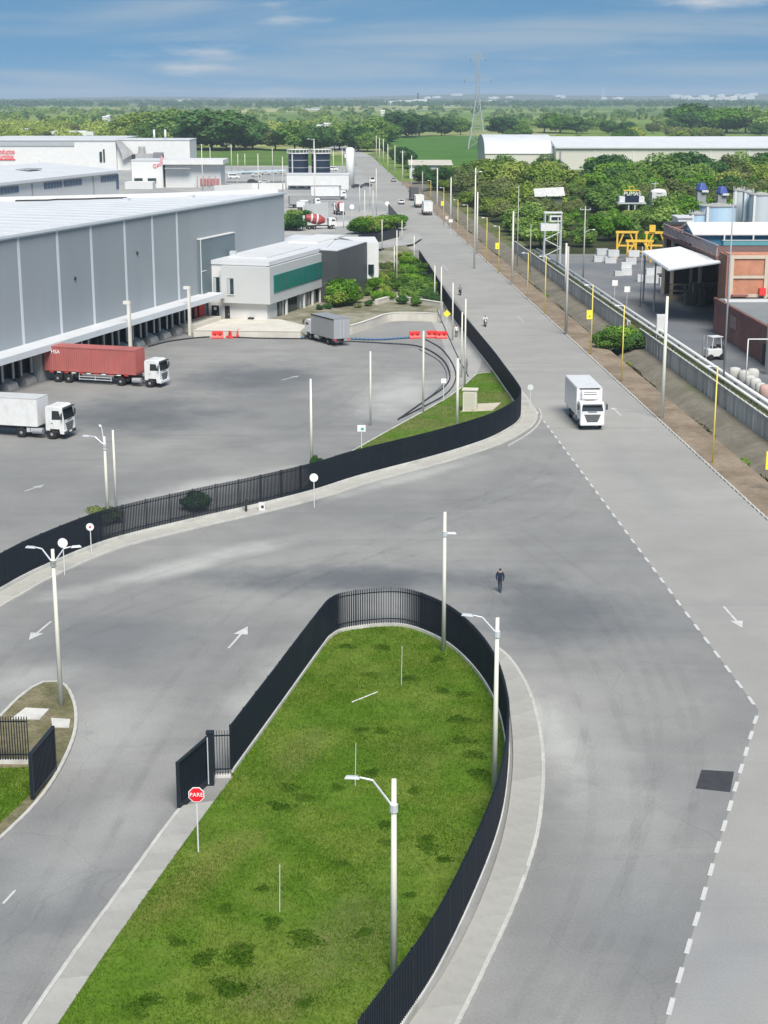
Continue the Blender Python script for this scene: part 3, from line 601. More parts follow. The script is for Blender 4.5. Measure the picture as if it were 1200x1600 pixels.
# canopy over the docks
cx1 = 57.5
can = MB().box(((x0 + cx1) / 2, -1.5, 4.25), (cx1 - x0, 3.0, .14)).build('canopy', roofwhite, wh)
MB().box(((x0 + cx1) / 2, -3.06, 4.05), (cx1 - x0, .12, .72)).build('fascia', strip, can); MB().box((cx1 + .06, -1.55, 4.05), (.12, 3.1, .72)).build('end_fascia', strip, can)
# dock wall with its doors
MB().box(((x0 + cx1) / 2, .3, 2.1), (cx1 - x0, .5, 4.15)).build('dock_wall', mat('dock_recess_shade', (.03, .032, .035), .8, .15, .5), wh)  # near-black colour stands in for the shade of the recess under the canopy
seal = mat('dock_seal', (.02, .022, .024), .7, .2, 1); doorm = mat('dock_door_shade', (.045, .05, .055), .5, .1, 1); flap = mat('pale_dock_flap', (.45, .47, .48), .5, .12, 1.5, rnd=.15); levm = mat('leveller_steel', (.36, .36, .35), .6, .15, 1)  # door colour darkened as well, to deepen the shade of the docks
t = -20.0; k = 0
dd = MB().box((0, 0, 2.35), (2.5, .1, 2.5)).mesh('dock_door', doorm); ds = MB().box((-1.45, -.35, 2.4), (.42, .8, 3.0)).box((1.45, -.35, 2.4), (.42, .8, 3.0)).box((0, -.35, 3.7), (3.3, .8, .4)).mesh('dock_shelter', seal)
dl = MB().side([(0, 0), (0, 1.1), (-.2, 1.15), (-1.3, .7), (-1.5, .2), (-1.5, 0)], -1.1, 1.1).mesh('dock_leveller', levm); df = MB().box((0, 0, 2.4), (.3, .14, 2.6)).mesh('pale_flap', flap)
while t < 53:
    link('dock_door', dd, wh, loc=(t, -.0, 0)); s_ = link('dock_shelter', ds, wh, loc=(t, 0, 0)); l_ = link('dock_leveller', dl, wh, loc=(t, -.0, 0)); l_.rotation_euler = (0, 0, R(90))
    for q in (-1.2, 1.15): link('pale_flap', df, wh, loc=(t + q, -.85, 0)) if random.random() < .8 else None
    t += 4.1
def t_off(px, off, z):
    lo, hi = -60, 120
    for _ in range(50):
        m_ = (lo + hi) / 2; p = fc(m_, off, z); d = p.y * CT - (z - CAMH) * ST
        if 600 + FPX * p.x / d < px: lo = m_
        else: hi = m_
    return lo
def downpipe(px, zt, name='downpipe'):
    t = t_off(px, 3.25, 3); mb = MB(); mb.box((t, -3.25, zt / 2), (.34, .34, zt)); mb.box((t, -3.0, zt + .15), (.42, .9, .4)); return mb.build('downpipe', mat('cream_pipe', (.66, .64, .58), .7, .06, 1), wh)
downpipe(203, 6.6); downpipe(296, 6.4)
for px in (330,): pass
# red fire door and side store at the end of the docks
MB().box((55.6, -.35, 1.6), (1.9, .12, 2.5)).build('red_door', mat('fire_door_red', (.45, .02, .03), .5, .05), wh); MB().box((53.4, -.4, 1.5), (1.0, .1, 2.3)).build('side_door', mat('dull_red_door', (.25, .03, .03), .5, .05), wh)
MB().box((52, -1.6, .55), (9.5, 2.6, 1.1)).build('dock_step', concw, wh)
# ================================================================ WHITE OFFICE
of = thing('office_building', 'white two-storey office with teal ribbon window beside the warehouse', 'office', (-17.0, 227.3, 0), FANG)
# local: +x along d (back), +y = towards the warehouse (left); origin at the near right corner
LY = 9.2
MB().prism([(0, .0), (22, 0), (22, 3.5), (44, 6), (44, 12), (22, LY), (0, LY)], 0, 8.3).build('body', white, of)
MB().prism([(-.15, -.5), (22.2, -.5), (24, -.9), (36, 2.0), (44.3, 5.5), (44.3, 12), (22, LY + .5), (-.15, LY)], 8.32, 8.9).build('roof', roofwhite, of)
MB().box((13, 4.5, 9.0), (18, 6, .25)).build('roof_step', roofwhite, of); MB().box((36, 5, 9.02), (14, 5, .3)).build('roof_step', white, of)
MB().box((6, 7.6, 9.3), (.8, .8, .8)).build('roof_vent', galv, of)
# upper floor box in grey, leaning out over the ground floor
MB().box((-.5, 3.35, 5.55), (1.0, 6.7, 5.3)).build('grey_bay', greyw, of)
MB().box((10.7, -.45, 5.55), (23.4, .9, 5.3)).build('grey_band', greyw, of)
MB().box((11.3, -.95, 5.65), (21.6, .14, 2.5)).build('ribbon_window', teal, of)
rib = bpy.data.objects['ribbon_window']
for i in range(1, 9): MB().box((.5 + i * 2.4, -1.03, 5.65), (.06, .05, 2.45)).build('mullion', dgreyw, rib)
for y in (4.4, 2.3): pass
for yy, dd_ in ((5.2, -1.0), (7.8, -.03)):
    f = MB().box((dd_ - .04, yy, 5.3), (.1, .95, 2.3)).build('window', dglass, of); MB().box((dd_ - .07, yy + .25, 5.3), (.06, .4, 2.2)).build('pane', mat('pale_blind', (.4, .43, .44), .5, .05), f)
    MB().box((dd_ - .08, yy, 4.1), (.16, 1.15, .1)).build('sill', white, f)
for yy, w in ((8.1, 1.15), (6.2, .75)):
    d_ = MB().box((-.04, yy, 1.15), (.1, w, 2.3)).build('door', dk, of); MB().box((-.12, yy - w * .3, 1.1), (.05, .06, .16)).build('handle', galv, d_)
MB().box((-.12, 8.1, 1.85), (.03, .4, .4)).build('door_notice', white, of)
MB().box((-.35, 2.4, .4), (.6, .8, .8)).build('wall_unit', dk, of)
for x, w in ((5.0, 1.8), (10.2, 6.4), (16.2, 2.4), (20.0, 3.0)):
    f = MB().box((x, -.05, 1.5), (w, .12, 2.6)).build('ground_window', dglass, of)
    for i in range(1, int(w / 1.2)): MB().box((x - w / 2 + i * 1.2, -.13, 1.5), (.06, .05, 2.6)).build('mullion', dgreyw, f)
for x in (6.5, 14.2, 18.0, 21.6): MB().box((x, -.55, 1.45), (.32, .32, 2.9)).build('column', white, of)
# dark folded volume and the white wing behind it
def wl(p): q = Vector((p[0] + 17.0, p[1] - 227.3, 0)); return (q.dot(FD), -q.dot(FN))
vol = [wl(p) for p in ((-10.9, 248.2), (-7.3, 245.8), (-2.8, 262), (-9, 268))]
MB().prism(vol, 0, 8.6).build('dark_volume', dgreyw, of); vc = (sum(p[0] for p in vol) / 4, sum(p[1] for p in vol) / 4); MB().prism([(vc[0] + (p[0] - vc[0]) * .94, vc[1] + (p[1] - vc[1]) * .94) for p in vol], 8.602, 8.7).build('volume_cap', roofwhite, of)
wing = [wl(p) for p in ((-3.3, 263), (-.9, 264), (-1.6, 276), (-8, 276))]
MB().prism(wing, 0, 8.3).build('rear_wing', white, of)
w_ = wl((-2.1, 263.4)); MB().box((w_[0] - .1, w_[1], 4.0), (.5, .9, 1.6)).build('window', dglass, of)
# ================================================================ LOW RETAINING WALLS BEHIND THE YARD
def low_wall(name, label, pts, h, w=.3, m=concw, cap=True):
    P = resample(pts, 1.2); o = P[0]; root = thing(name, label, 'wall', (o.x, o.y, 0)); rel = [p - o for p in P]
    MB().sweep(rel, [(-w / 2, 0), (-w / 2, h), (w / 2, h), (w / 2, 0)], closed=True).build('wall_body', m, root)
    if cap: MB().sweep(rel, [(-w / 2 - .05, h + .002), (-w / 2 - .05, h + .09), (w / 2 + .05, h + .09), (w / 2 + .05, h + .002)], closed=True).build('coping', mat('pale_coping', (.6, .58, .53), .85, .08, .6), root)
    return root
low_wall('retaining_wall', 'beige retaining wall in front of the office terrace', [g(303, 527), g(390, 528), g(470, 529)], .95)
mb = MB(); P = [g(520, 526), g(545, 523), g(580, 512), g(605, 503), g(640, 501), g(684, 503)]
low_wall('ramp_wall', 'curved pale wall below the garden behind the grey truck', smooth_line(P, 1.0), 1.2)
mb = MB(); P0 = [G2(303, 526), G2(390, 527), G2(470, 528), G2(520, 525), G2(545, 521), G2(580, 510), G2(605, 501), G2(640, 499), G2(684, 500)]; mb.prism(P0 + [G2(676, 440), G2(650, 400), G2(618, 372), (-3, 300), (-10, 262), (-18, 230), (-26, 228)], -.01, .5)
struct('garden_terrace', mb, ground_mat('garden_soil', (.16, .155, .1), (.3, .28, .22), .2, s1=.15, s2=.8), 'raised planted terrace around the office')
pavp = MB().prism([G2(303, 522), G2(390, 523), G2(468, 524), G2(480, 515), G2(440, 505), G2(400, 503), G2(330, 505)], .4, .55); o = pavp.build('office_apron', concw); o['kind'] = 'structure'; o['label'] = 'beige paved apron at the office doors'
for pl, lab in (([(588, 476), (610, 470), (640, 472), (690, 480), (640, 482), (600, 481)], 'pale stone bed edge below the garden shrubs'),):
    q = [g(*p, .5) for p in pl]; low_wall('bed_edge', lab, q[:4], 1.2, .5)
# ================================================================ WORKS BEHIND THE WAREHOUSE
cream = mat('cream_wall', (.6, .6, .6), .7, .04, .2, dirt=(.5, .5, .49), dscale=.1, damt=.4)
def text_mesh(name, body, size, m, parent, loc, rot, depth=.02, track=1.0):
    cu = bpy.data.curves.new(name, 'FONT'); cu.body = body; cu.size = size; cu.extrude = depth; cu.align_x = 'CENTER'; cu.align_y = 'CENTER'; cu.space_character = track
    tmp = bpy.data.objects.new(name, cu); COL.objects.link(tmp); bpy.context.view_layer.update()
    me = bpy.data.meshes.new_from_object(tmp.evaluated_get(bpy.context.evaluated_depsgraph_get())); bpy.data.objects.remove(tmp); me.materials.clear(); me.materials.append(m)
    o = link(name, me, parent); o.location = loc; o.rotation_euler = rot; return o
# B1: long shed with a strip of blue windows under its eaves
p0 = g(0, 289, 11.5); p1 = g(184, 269, 11.5); d1 = (p1 - p0).normalized(); a1 = math.atan2(d1.y, d1.x); Lb = (p1 - p0).length
b1 = thing('works_shed', 'pale works shed with blue strip windows behind the warehouse', 'building', (p0.x, p0.y, 0), a1)
MB().box((Lb / 2 - 20, 22, 5.75), (Lb + 40, 44, 11.5)).build('body', cream, b1)
MB().add([(-40, -1, 11.4), (Lb + .5, -1, 11.4), (Lb + .5, 22, 13.2), (-40, 22, 13.2), (-40, 45, 11.5), (Lb + .5, 45, 11.5), (-40, -1, 12.1), (Lb + .5, -1, 12.1), (Lb + .5, 22, 13.9), (-40, 22, 13.9), (-40, 45, 12.2), (Lb + .5, 45, 12.2)], [(6, 7, 8, 9), (9, 8, 11, 10), (0, 1, 7, 6), (1, 2, 8, 7), (2, 5, 11, 8), (0, 3, 2, 1), (3, 4, 5, 2)]).build('roof', roofwhite, b1)
for (xa, xb) in ((-10, 9), (22.5, 32.5), (33.5, 44), (56, 66.5)):
    f = MB().box(((xa + xb) / 2, -.05, 10.1), (xb - xa, .2, 1.5)).build('strip_window', bluew, b1)
    for i in range(1, int((xb - xa) / 1.6)): MB().box((xa + i * 1.6, -.17, 10.1), (.12, .06, 1.5)).build('mullion', steelg, f)
for x in (16, 51): MB().box((x, -.1, 5.5), (.35, .3, 11)).build('downpipe', steelg, b1)
MB().box((38, 12, 13.4), (7, 4, .3)).build('skylight', steelg, b1)
MB().box((Lb - .6, -.06, 8.9), (1.6, .15, 4.0)).build('corner_window', bluew, b1)
# B2: long hall with the red lettering
ZB = 13.6; p0 = g(-40, 217, ZB); p1 = g(187, 216, ZB); DB = p0.y; p1.y = DB; Lb2 = p1.x - p0.x; a1 = 0.0
b2 = thing('works_hall', 'long white works hall with red lettering on its wall', 'building', (p0.x, DB, 0), 0)
lx = lambda px: (px + 40) / 227 * Lb2          # local x of a photograph column on the hall front
zb = lambda py: z_at(py, DB)
def pbox(name, m, root, pxa, pxb, pya, pyb, y=-.2, dep=.4):
    return MB().box(((lx(pxa) + lx(pxb)) / 2, y, (zb(pya) + zb(pyb)) / 2), (lx(pxb) - lx(pxa), dep, zb(pya) - zb(pyb))).build(name, m, root)
MB().box((Lb2 / 2, 30, (ZB - .7) / 2), (Lb2, 60, ZB - .7)).build('body', white, b2); MB().box((Lb2 / 2, 30, ZB - .4), (Lb2 + .8, 61, .6)).build('roof', roofwhite, b2)
pbox('eaves_band', mat('eaves_grey', (.36, .38, .4), .6, .05, .2), b2, -40, 120, 222, 228); pbox('tall_window', dglass, b2, 160, 164, 237, 253); pbox('tall_window', dglass, b2, 166, 168.5, 233, 253)
for body_, py in (('Productos', 237), ('Auroltos', 244.5)):
    o = text_mesh('lettering', body_, 2.9, signred, b2, (lx(8), -.3, zb(py)), (R(90), 0, 0), .05); o.scale = (.72, 1, 1)
pbox('red_line', signred, b2, -12, 24, 248.6, 249.8)
# end block with grey plant equipment and two chimneys
e2 = thing('works_end_block', 'white end block of the works hall with two chimneys', 'building', (p0.x, DB, 0), 0)
MB().box(((lx(187.5) + lx(305)) / 2, 14, zb(219) / 2), (lx(305) - lx(187.5), 26, zb(219))).build('body', white, e2); MB().box(((lx(187.5) + lx(305)) / 2, 14, zb(218.6)), (lx(305) - lx(187.5) + .4, 26.6, .3)).build('roof', roofwhite, e2)
for px in (246, 264): MB().tube((lx(px), 6, zb(219)), (lx(px), 6, zb(203)), .5, .45, 12).build('chimney', white, e2, smooth=True)
plg = mat('plant_grey', (.36, .36, .36), .7, .2, .4)
pbox('plant_room', plg, e2, 213, 263, 240, 250, -1.0, 3.0); pbox('dark_plant', mat('plant_dark', (.2, .2, .21), .7, .15, .6), e2, 248, 263, 238, 250.5, -1.6, 3.6); pbox('dark_opening', dk, e2, 213, 219, 241, 248, -2.4, .4)
MB().side([(lx(187.5), zb(219)), (lx(197), zb(221)), (lx(216), zb(240)), (lx(198), zb(250)), (lx(196), zb(240))], -1.6, -.1).build('duct', plg, e2); MB().tube((lx(229), -1, zb(240)), (lx(229), -1, zb(229)), 1.6, 1.5, 14).build('fan_housing', plg, e2)
# low reception block with red emblem, long canopy roof
DR = 575.0; q0 = at_depth(207, DR); wx = lambda px: at_depth(px, DR).x - q0.x; zr_ = lambda py: z_at(py, DR)
lowb = thing('works_reception', 'low white works block with small red emblem on top', 'building', (q0.x, DR, 0), 0)
MB().box((wx(231), 8, zr_(251) / 2), (wx(255), 16, zr_(251))).build('body', white, lowb); MB().box((wx(231), 8, zr_(250.5)), (wx(255) + .4, 16.4, .3)).build('roof', roofwhite, lowb)
text_mesh('emblem', 'GF', 2.0, signred, lowb, (wx(245), -.1, zr_(260)), (R(90), 0, 0), .05); MB().side([(0, 0), (.9, 3.2), (1.5, 2.4), (.6, -.6)], -.1, .1).build('emblem_sweep', mat('pink_emblem', (.65, .3, .33), .5, .05), lowb).location = (wx(250), -.15, zr_(257))
for px in (217, 238): MB().box((wx(px), -.15, zr_(282)), (wx(px + 7) - wx(px - 6), .3, 1.6)).build('window', dglass, lowb)
MB().box((wx(222), -4, 1.2), (wx(250), 7, 2.4)).build('porch', cream, lowb)
can2 = thing('works_canopy_building', 'low white building with long flat roof and red bays', 'building', (at_depth(256, DR).x, DR + 1, 0), 0); Lw = at_depth(350, DR).x - at_depth(256, DR).x
MB().box((Lw * .48, 9, zr_(258) / 2), (Lw * .92, 16, zr_(258))).build('body', cream, can2); MB().box((Lw / 2, 8, (zr_(250) + zr_(257)) / 2), (Lw, 20, zr_(250) - zr_(257))).build('roof', white, can2); MB().box((Lw * .24, -1.4, zr_(263)), (Lw * .42, 1.2, .4)).build('awning', steelg, can2)
for i in range(6): MB().box((Lw * (.62 + i * .055), .8, 2.0), (1.0, .3, 2.4)).build('red_bay', mat('faded_red', (.42, .16, .16), .6, .1), can2)
for i in range(4): MB().box((Lw * (.56 + i * .1), -1.2, zr_(275) / 2), (.35, .35, zr_(275))).build('bay_post', steelg, can2)
# parked vans, shade net and boundary in the parking area
# far small house with window row on the left skyline edge
q = g(72, 219); hs = thing('white_house', 'white house with a row of windows behind the works', 'house', (q.x, q.y, 0), a1 * 0); ww = (g(146, 219) - q).length
MB().box((ww / 2, 6, 3.0), (ww, 12, 6)).build('wall', white, hs); MB().box((ww / 2, 6, 6.3), (ww * .7, 9, .9)).build('roof', roofwhite, hs)
for i in range(6): MB().box((ww * (i + .5) / 6, -.1, 2.6), (ww / 6 * .72, .25, 2.4)).build('window', steelg, hs)
# ---- navy tanks with white railed tops
navy = mat('navy_tank_paint', (.012, .022, .045), .45, .1, .3)
def tank(px0, px1, pb, pt, label):
    b = g((px0 + px1) / 2, pb); r = (g(px1, pb).x - g(px0, pb).x) / 2; h = height((px0 + px1) / 2, pb, pt); root = thing('storage_tank', label, 'tank', (b.x, b.y, 0))
    MB().tube((0, 0, 0), (0, 0, h), r, r, 28).build('shell', navy, root, smooth=False)
    for z in (.36, .68): MB().lathe((0, 0, h * z), (0, 0, 1), [(0, r + .05), (.3, r + .05)], 28).build('hoop', steelg, root)
    MB().lathe((0, 0, h - .2), (0, 0, 1), [(0, r + .7), (.4, r + .7)], 28).build('walkway', white, root)
    mb = MB(); n = 18
    for i in range(n):
        a = 2 * math.pi * i / n; mb.tube(((r + .6) * math.cos(a), (r + .6) * math.sin(a), h), ((r + .6) * math.cos(a), (r + .6) * math.sin(a), h + 1.4), .12, .12, 4)
    mb.lathe((0, 0, h + 1.3), (0, 0, 1), [(0, r + .68), (.25, r + .68)], 28); mb.build('railing', white, root)
    mb = MB(); mb.box((-r * .55, -r * .95, h / 2), (.5, .2, h)); mb.build('ladder', galv, root)
tank(451, 482, 275, 239, 'navy storage tank, left one of the pair by the white tower'); tank(487, 516, 275, 239, 'navy storage tank, right one of the pair by the white tower')
# white long building, white tower
q0 = g(448, 296); q1 = g(545, 296); wb = thing('white_workshop', 'white workshop block below the navy tanks', 'building', (q0.x, q0.y, 0)); ww = (q1 - q0).length
MB().box((ww / 2, 5, 2.55), (ww, 10, 5.1)).build('body', white, wb); MB().box((ww / 2, 5, 5.2), (ww + .3, 10.3, .2)).build('roof', roofwhite, wb); MB().box((ww * .45, -1.2, 1.4), (ww * .85, 2.4, .2)).build('awning', steelg, wb)
for i in range(6): MB().box((ww * (.1 + i * .14), -.1, .9), (ww * .09, .2, .7)).build('window', dglass, wb)
q = g(547, 290); tw = thing('white_tower', 'slim white tower beside the far road', 'tower', (q.x, q.y, 0)); r_ = (g(553, 290).x - g(540, 290).x) / 2; hh = height(547, 290, 232)
MB().tube((0, 0, 0), (0, 0, hh), r_, r_, 20).build('shaft', white, tw, smooth=True); MB().box((r_ + .25, 0, hh / 2), (.3, .3, hh)).build('riser_pipe', steelg, tw); MB().tube((0, 0, hh), (0, 0, hh + .4), r_ * .9, r_ * .6, 20).build('cap', roofwhite, tw)
MB().box((-r_ - .2, 0, hh * .8), (.5, .5, 1.2)).build('control_box', white, tw)
# white boundary wall with folded banner near the trucks
low_wall('yard_screen_wall', 'white screen wall in front of the far trucks', [g(474, 352), g(512, 346)], 5.0, .3, white, False)
low_wall('cream_gate_wall', 'low pale wall beside the far entrance', [g(440, 360), g(475, 356), g(560, 352)], 1.2, .3, cream)
low_wall('black_screen', 'black screen fence round the hedge by the road', [g(560, 386), g(592, 382), g(623, 374), g(622, 352), g(607, 333)], 2.6, .12, black, False)
# white entrance kerbs left of road
sheet('entrance_apron', [G2(590, 393), G2(645, 385), G2(660, 375), G2(650, 365), G2(628, 372), G2(590, 380)], .53, farconc, 'pale entrance apron beside the garden')
# car port net
q0 = g(352, 286); cp = thing('shade_canopy', 'pale blue shade canopy over the parking bays', 'canopy', (q0.x, q0.y, 0)); ww = (g(446, 286) - q0).length
MB().add([(0, 0, 3.6), (ww, 0, 4.4), (ww, 7, 4.6), (0, 7, 3.8), (0, 0, 3.75), (ww, 0, 4.55), (ww, 7, 4.75), (0, 7, 3.95)], [(4, 5, 6, 7), (0, 1, 5, 4), (1, 2, 6, 5), (3, 2, 1, 0), (2, 3, 7, 6), (3, 0, 4, 7)]).build('net', mat('pale_blue_net', (.45, .55, .6), .7, .1, .5), cp)
for i in range(6): MB().tube((ww * i / 5, .3, 0), (ww * i / 5, .3, 3.7 + .8 * i / 5), .09, .09, 6).build('post', galv, cp)
low_wall('parking_wall', 'white wall along the parking area behind the warehouse', [g(335, 300), g(395, 296), g(446, 296)], 2.2, .3, white, False)
# ================================================================ RIGHT: LONG WHITE WAREHOUSE BEYOND THE TREES
LWY = 720
lw = thing('long_warehouse', 'long cream warehouse with bright white roof behind the grove', 'warehouse', at_depth(868, LWY)); xs = 0; xe = at_depth(1290, LWY).x - at_depth(868, LWY).x
ze, zr = z_at(229, LWY), z_at(213, LWY + 30)
MB().box((xe / 2, 30, ze / 2), (xe, 60, ze)).build('wall', mat('warm_cream_wall', (.55, .53, .48), .7, .04, .05), lw)
MB().add([(-.5, -1, ze - .2), (xe, -1, ze - .2), (xe, 30, zr), (-.5, 30, zr), (-.5, 61, ze), (xe, 61, ze), (-.5, -1, ze - .8), (xe, -1, ze - .8)], [(0, 1, 2, 3), (3, 2, 5, 4), (6, 7, 1, 0), (0, 3, 4)]).build('roof', roofwhite, lw)
for i in range(1, 7): MB().box((xe * i / 7, -.1, ze / 2 - .5), (.3, .25, ze - 1)).build('wall_joint', strip, lw)
MB().tube((2, -.5, 0), (2, -.5, ze - 2), .3, .3, 8).build('downpipe', steelg, lw)
av = thing('arched_hall', 'white hall with arched roof at the left end of the long warehouse', 'building', at_depth(757, LWY + 10)); xa = at_depth(866, LWY).x - at_depth(757, LWY).x; zs, zc = z_at(240, LWY + 10), z_at(210, LWY + 40)
prof = [(0, zs)] + [(30 - 30 * math.cos(math.pi * i / 12), zs + (zc - zs) * math.sin(math.pi * i / 12)) for i in range(1, 12)] + [(60, zs)]
mbx = MB(); vs = [(0, p[0], p[1]) for p in prof] + [(xa, p[0], p[1]) for p in prof]; n = len(prof)
mbx.add(vs, [(i, n + i, n + i + 1, i + 1) for i in range(n - 1)]); mbx.build('roof', roofwhite, av, smooth=True)
MB().box((xa / 2, 30, zs / 2), (xa - .6, 59, zs)).build('wall', bpy.data.materials['warm_cream_wall'], av); mbx = MB(); mbx.add([(.3, p[0], p[1] - .1) for p in prof], [tuple(range(n))]); mbx.build('gable', mat('gable_grey', (.45, .46, .46), .7, .05, .1), av)
q = at_depth(645, 650); lh = thing('low_roofed_shed', 'low shed with a pale roof beside the far road', 'shed', (at_depth(640, 640).x, 640, 0)); ww = at_depth(706, 640).x - at_depth(640, 640).x; zz = z_at(258, 640)
MB().box((ww / 2, 8, zz / 2), (ww, 16, zz)).build('wall', cream, lh); MB().add([(-.4, -1, zz), (ww + .4, -1, zz), (ww + .4, 17, zz + 1.4), (-.4, 17, zz + 1.4)], [(0, 1, 2, 3)]).build('roof', mat('buff_roof', (.5, .47, .4), .7, .05, .1), lh)
# ================================================================ RIGHT: BRICK WORKS
def brick_mat():
    m, t, b = nodes_of('brick_infill'); L = t.links.new; b.inputs['Roughness'].default_value = .9
    tc = N(t, 'ShaderNodeTexCoord'); mp = N(t, 'ShaderNodeMapping'); mp.inputs['Rotation'].default_value = (R(90), 0, 0); L(tc.outputs['Object'], mp.inputs[0])
    n = N(t, 'ShaderNodeTexNoise'); n.inputs['Scale'].default_value = .6; n.inputs['Detail'].default_value = 6; L(tc.outputs['Object'], n.inputs[0])
    br = N(t, 'ShaderNodeTexBrick'); br.inputs['Scale'].default_value = 2.2; br.inputs['Color1'].default_value = (.46, .18, .1, 1); br.inputs['Color2'].default_value = (.52, .23, .14, 1); br.inputs['Mortar'].default_value = (.4, .27, .21, 1); br.inputs['Mortar Size'].default_value = .012; L(mp.outputs[0], br.inputs[0])
    mx = N(t, 'ShaderNodeMix', data_type='RGBA', blend_type='MULTIPLY'); mr = N(t, 'ShaderNodeMapRange'); mr.inputs[1].default_value = .3; mr.inputs[2].default_value = .7; mr.inputs[3].default_value = .8; mr.inputs[4].default_value = 1.15; L(n.outputs[0], mr.inputs[0])
    sc = N(t, 'ShaderNodeVectorMath', operation='SCALE'); L(br.outputs[0], sc.inputs[0]); L(mr.outputs[0], sc.inputs['Scale']); L(sc.outputs[0], b.inputs['Base Color']); return m
brick = brick_mat(); bconc = mat('brick_frame_concrete', (.55, .46, .37), .85, .08, .6); redw = mat('dark_red_wall', (.26, .11, .09), .85, .15, .35, dirt=(.3, .22, .2), dscale=.25, damt=.5)
lowbk = thing('low_brick_building', 'low dark red brick building with flat grey roof at the right edge', 'building', (46.9, 186, 0), R(1.4))
MB().box((22, 16, 2.3), (44, 33, 4.6)).build('wall', redw, lowbk); MB().box((22.2, 16, 4.68), (43.4, 32.4, .14)).build('roof', mat('flat_roof_grey', (.2, .215, .22), .9, .1, .2), lowbk)
MB().box((-.02, 16, 4.72), (.26, 33, .36)).build('parapet', redw, lowbk)
for y, z, w in ((28, 4.8, .5), (20, 4.9, .35)): pass
MB().box((13, 17, 4.95), (8, 1.6, .35)).build('skylight', mat('teal_skylight', (.25, .42, .4), .3, .1, 1), lowbk); MB().box((12, 21.5, 4.85), (8.5, .25, .2)).build('roof_bar', white, lowbk); MB().box((6, 28.8, 4.85), (11, 1.3, .25)).build('roof_slab', cream, lowbk)
MB().box((-.1, 21, 3.0), (.1, 3.0, 1.6)).build('wall_patch', mat('patched_render', (.32, .22, .2), .9, .1, 1), lowbk)
MB().box((-.15, 4.5, 1.4), (.2, 1.2, 2.4)).build('door', dk, lowbk)
tb = thing('brick_works', 'orange brick works building with pale concrete frame at the right edge', 'building', (48.2, 219.3, 0), R(1.4))
MB().box((22, 2.5, 5.3), (43.6, 4.6, 10.6)).build('body', brick, tb)
for i, x in enumerate((0.2, 5.1, 10.0, 15, 20, 25)):
    MB().box((x, .05, 5.3), (.55, .5, 10.6)).build('column', bconc, tb)
for z in (5.0, 7.6, 10.35):
    MB().box((22, .08, z), (43.6, .4, .45 if z != 7.6 else .4)).build('beam', bconc, tb)
for i in range(5):
    for z0, z1 in ((7.85, 10.1), (5.25, 7.35)): MB().box((2.65 + i * 4.93, .14, (z0 + z1) / 2), (4.25, .14, z1 - z0)).build('brick_panel', brick, tb)
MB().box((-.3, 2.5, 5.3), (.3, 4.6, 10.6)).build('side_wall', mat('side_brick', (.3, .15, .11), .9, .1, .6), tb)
MB().box((4.6, -.35, 5.6), (.9, .6, 1.0)).build('red_drum', red, tb); MB().box((1.4, -.6, 5.1), (2.2, .8, .25)).build('brick_ledge', redw, tb)
# open hall behind with railed terrace
MB().box((4, 43, 4.7), (9, .3, 9.4)).build('end_wall', mat('hall_inside_shade', (.09, .06, .05), .9, .2, .3), tb)  # dark colour puts the hall's inner shade on the wall
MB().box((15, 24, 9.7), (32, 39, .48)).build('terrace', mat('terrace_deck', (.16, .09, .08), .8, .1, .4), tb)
for i in (4, 5):
    for x in (-.6, 4): MB().box((x, 8 + i * 7, 4.7), (.5, .5, 9.4)).build('hall_column', bconc, tb)
MB().box((8.4, 24, 4.7), (.4, 38, 9.4)).build('back_wall', mat('hall_inside_shade', (.09, .06, .05), .9, .2, .3), tb)  # shade of the open hall coloured into its back
rb = MB(); 
for i in range(13): MB().box((-.8, 5 + i * 3.15, 10.75), (.16, .16, 1.6)).build('railing_post', mat('dusty_pink_rail', (.38, .29, .28), .7, .1, 1), tb)
MB().box((-.8, 24, 11.55), (.22, 38.6, .14)).build('hand_rail', bpy.data.materials['dusty_pink_rail'], tb)
for i in range(12): MB().box((-.8, 6.6 + i * 3.15, 10.7), (.06, 2.7, 1.1)).build('railing_panel', mat('railing_mesh', (.3, .25, .25), .7, .2, 3), tb)
clut = mat('dark_clutter', (.1, .09, .075), .85, .3, .6, rnd=.5)  # goods coloured dark to add to the shade inside the hall
for k in range(16):
    MB().box((2.5 + random.uniform(-2, 5), 26 + random.uniform(0, 15), 0), (random.uniform(.8, 2.2), random.uniform(.8, 2), random.uniform(1.2, 4.5))).build('stored_goods', clut, tb).location.z = 1.0
# white sloping canopy over the block store
wc = thing('white_canopy', 'white sloping canopy sheltering the block store', 'canopy', (46.2, 217.5, 0))
cq = [g(1003, 393, 8), g(1062, 386, 9.4), g(1126, 409, 9.4), g(1045, 421, 8)]; o = wc.location; cq = [p - Vector(o) for p in cq]
nn = 8; mats_ = mat('canopy_sheet', (.78, .78, .77), .6, .05, .4)
for i in range(nn):
    a0, a1_ = i / nn, (i + 1) / nn - .006; A0 = cq[0].lerp(cq[3], a0); A1 = cq[0].lerp(cq[3], a1_); B0 = cq[1].lerp(cq[2], a0); B1 = cq[1].lerp(cq[2], a1_); up = Vector((0, 0, .1))
    MB().add([A0, A1, B1, B0, A0 + up, A1 + up, B1 + up, B0 + up], [(4, 5, 6, 7), (3, 2, 1, 0), (0, 1, 5, 4), (1, 2, 6, 5), (2, 3, 7, 6), (3, 0, 4, 7)]).build('roof_sheet', mats_, wc)
MB().tube(cq[3] + Vector((0, -.1, -.1)), cq[2] + Vector((0, -.1, -.1)), .16, .16, 6).build('gutter', galv, wc); MB().tube(cq[0] + Vector((-.1, 0, -.1)), cq[3] + Vector((-.1, 0, -.1)), .12, .12, 6).build('edge_beam', galv, wc)
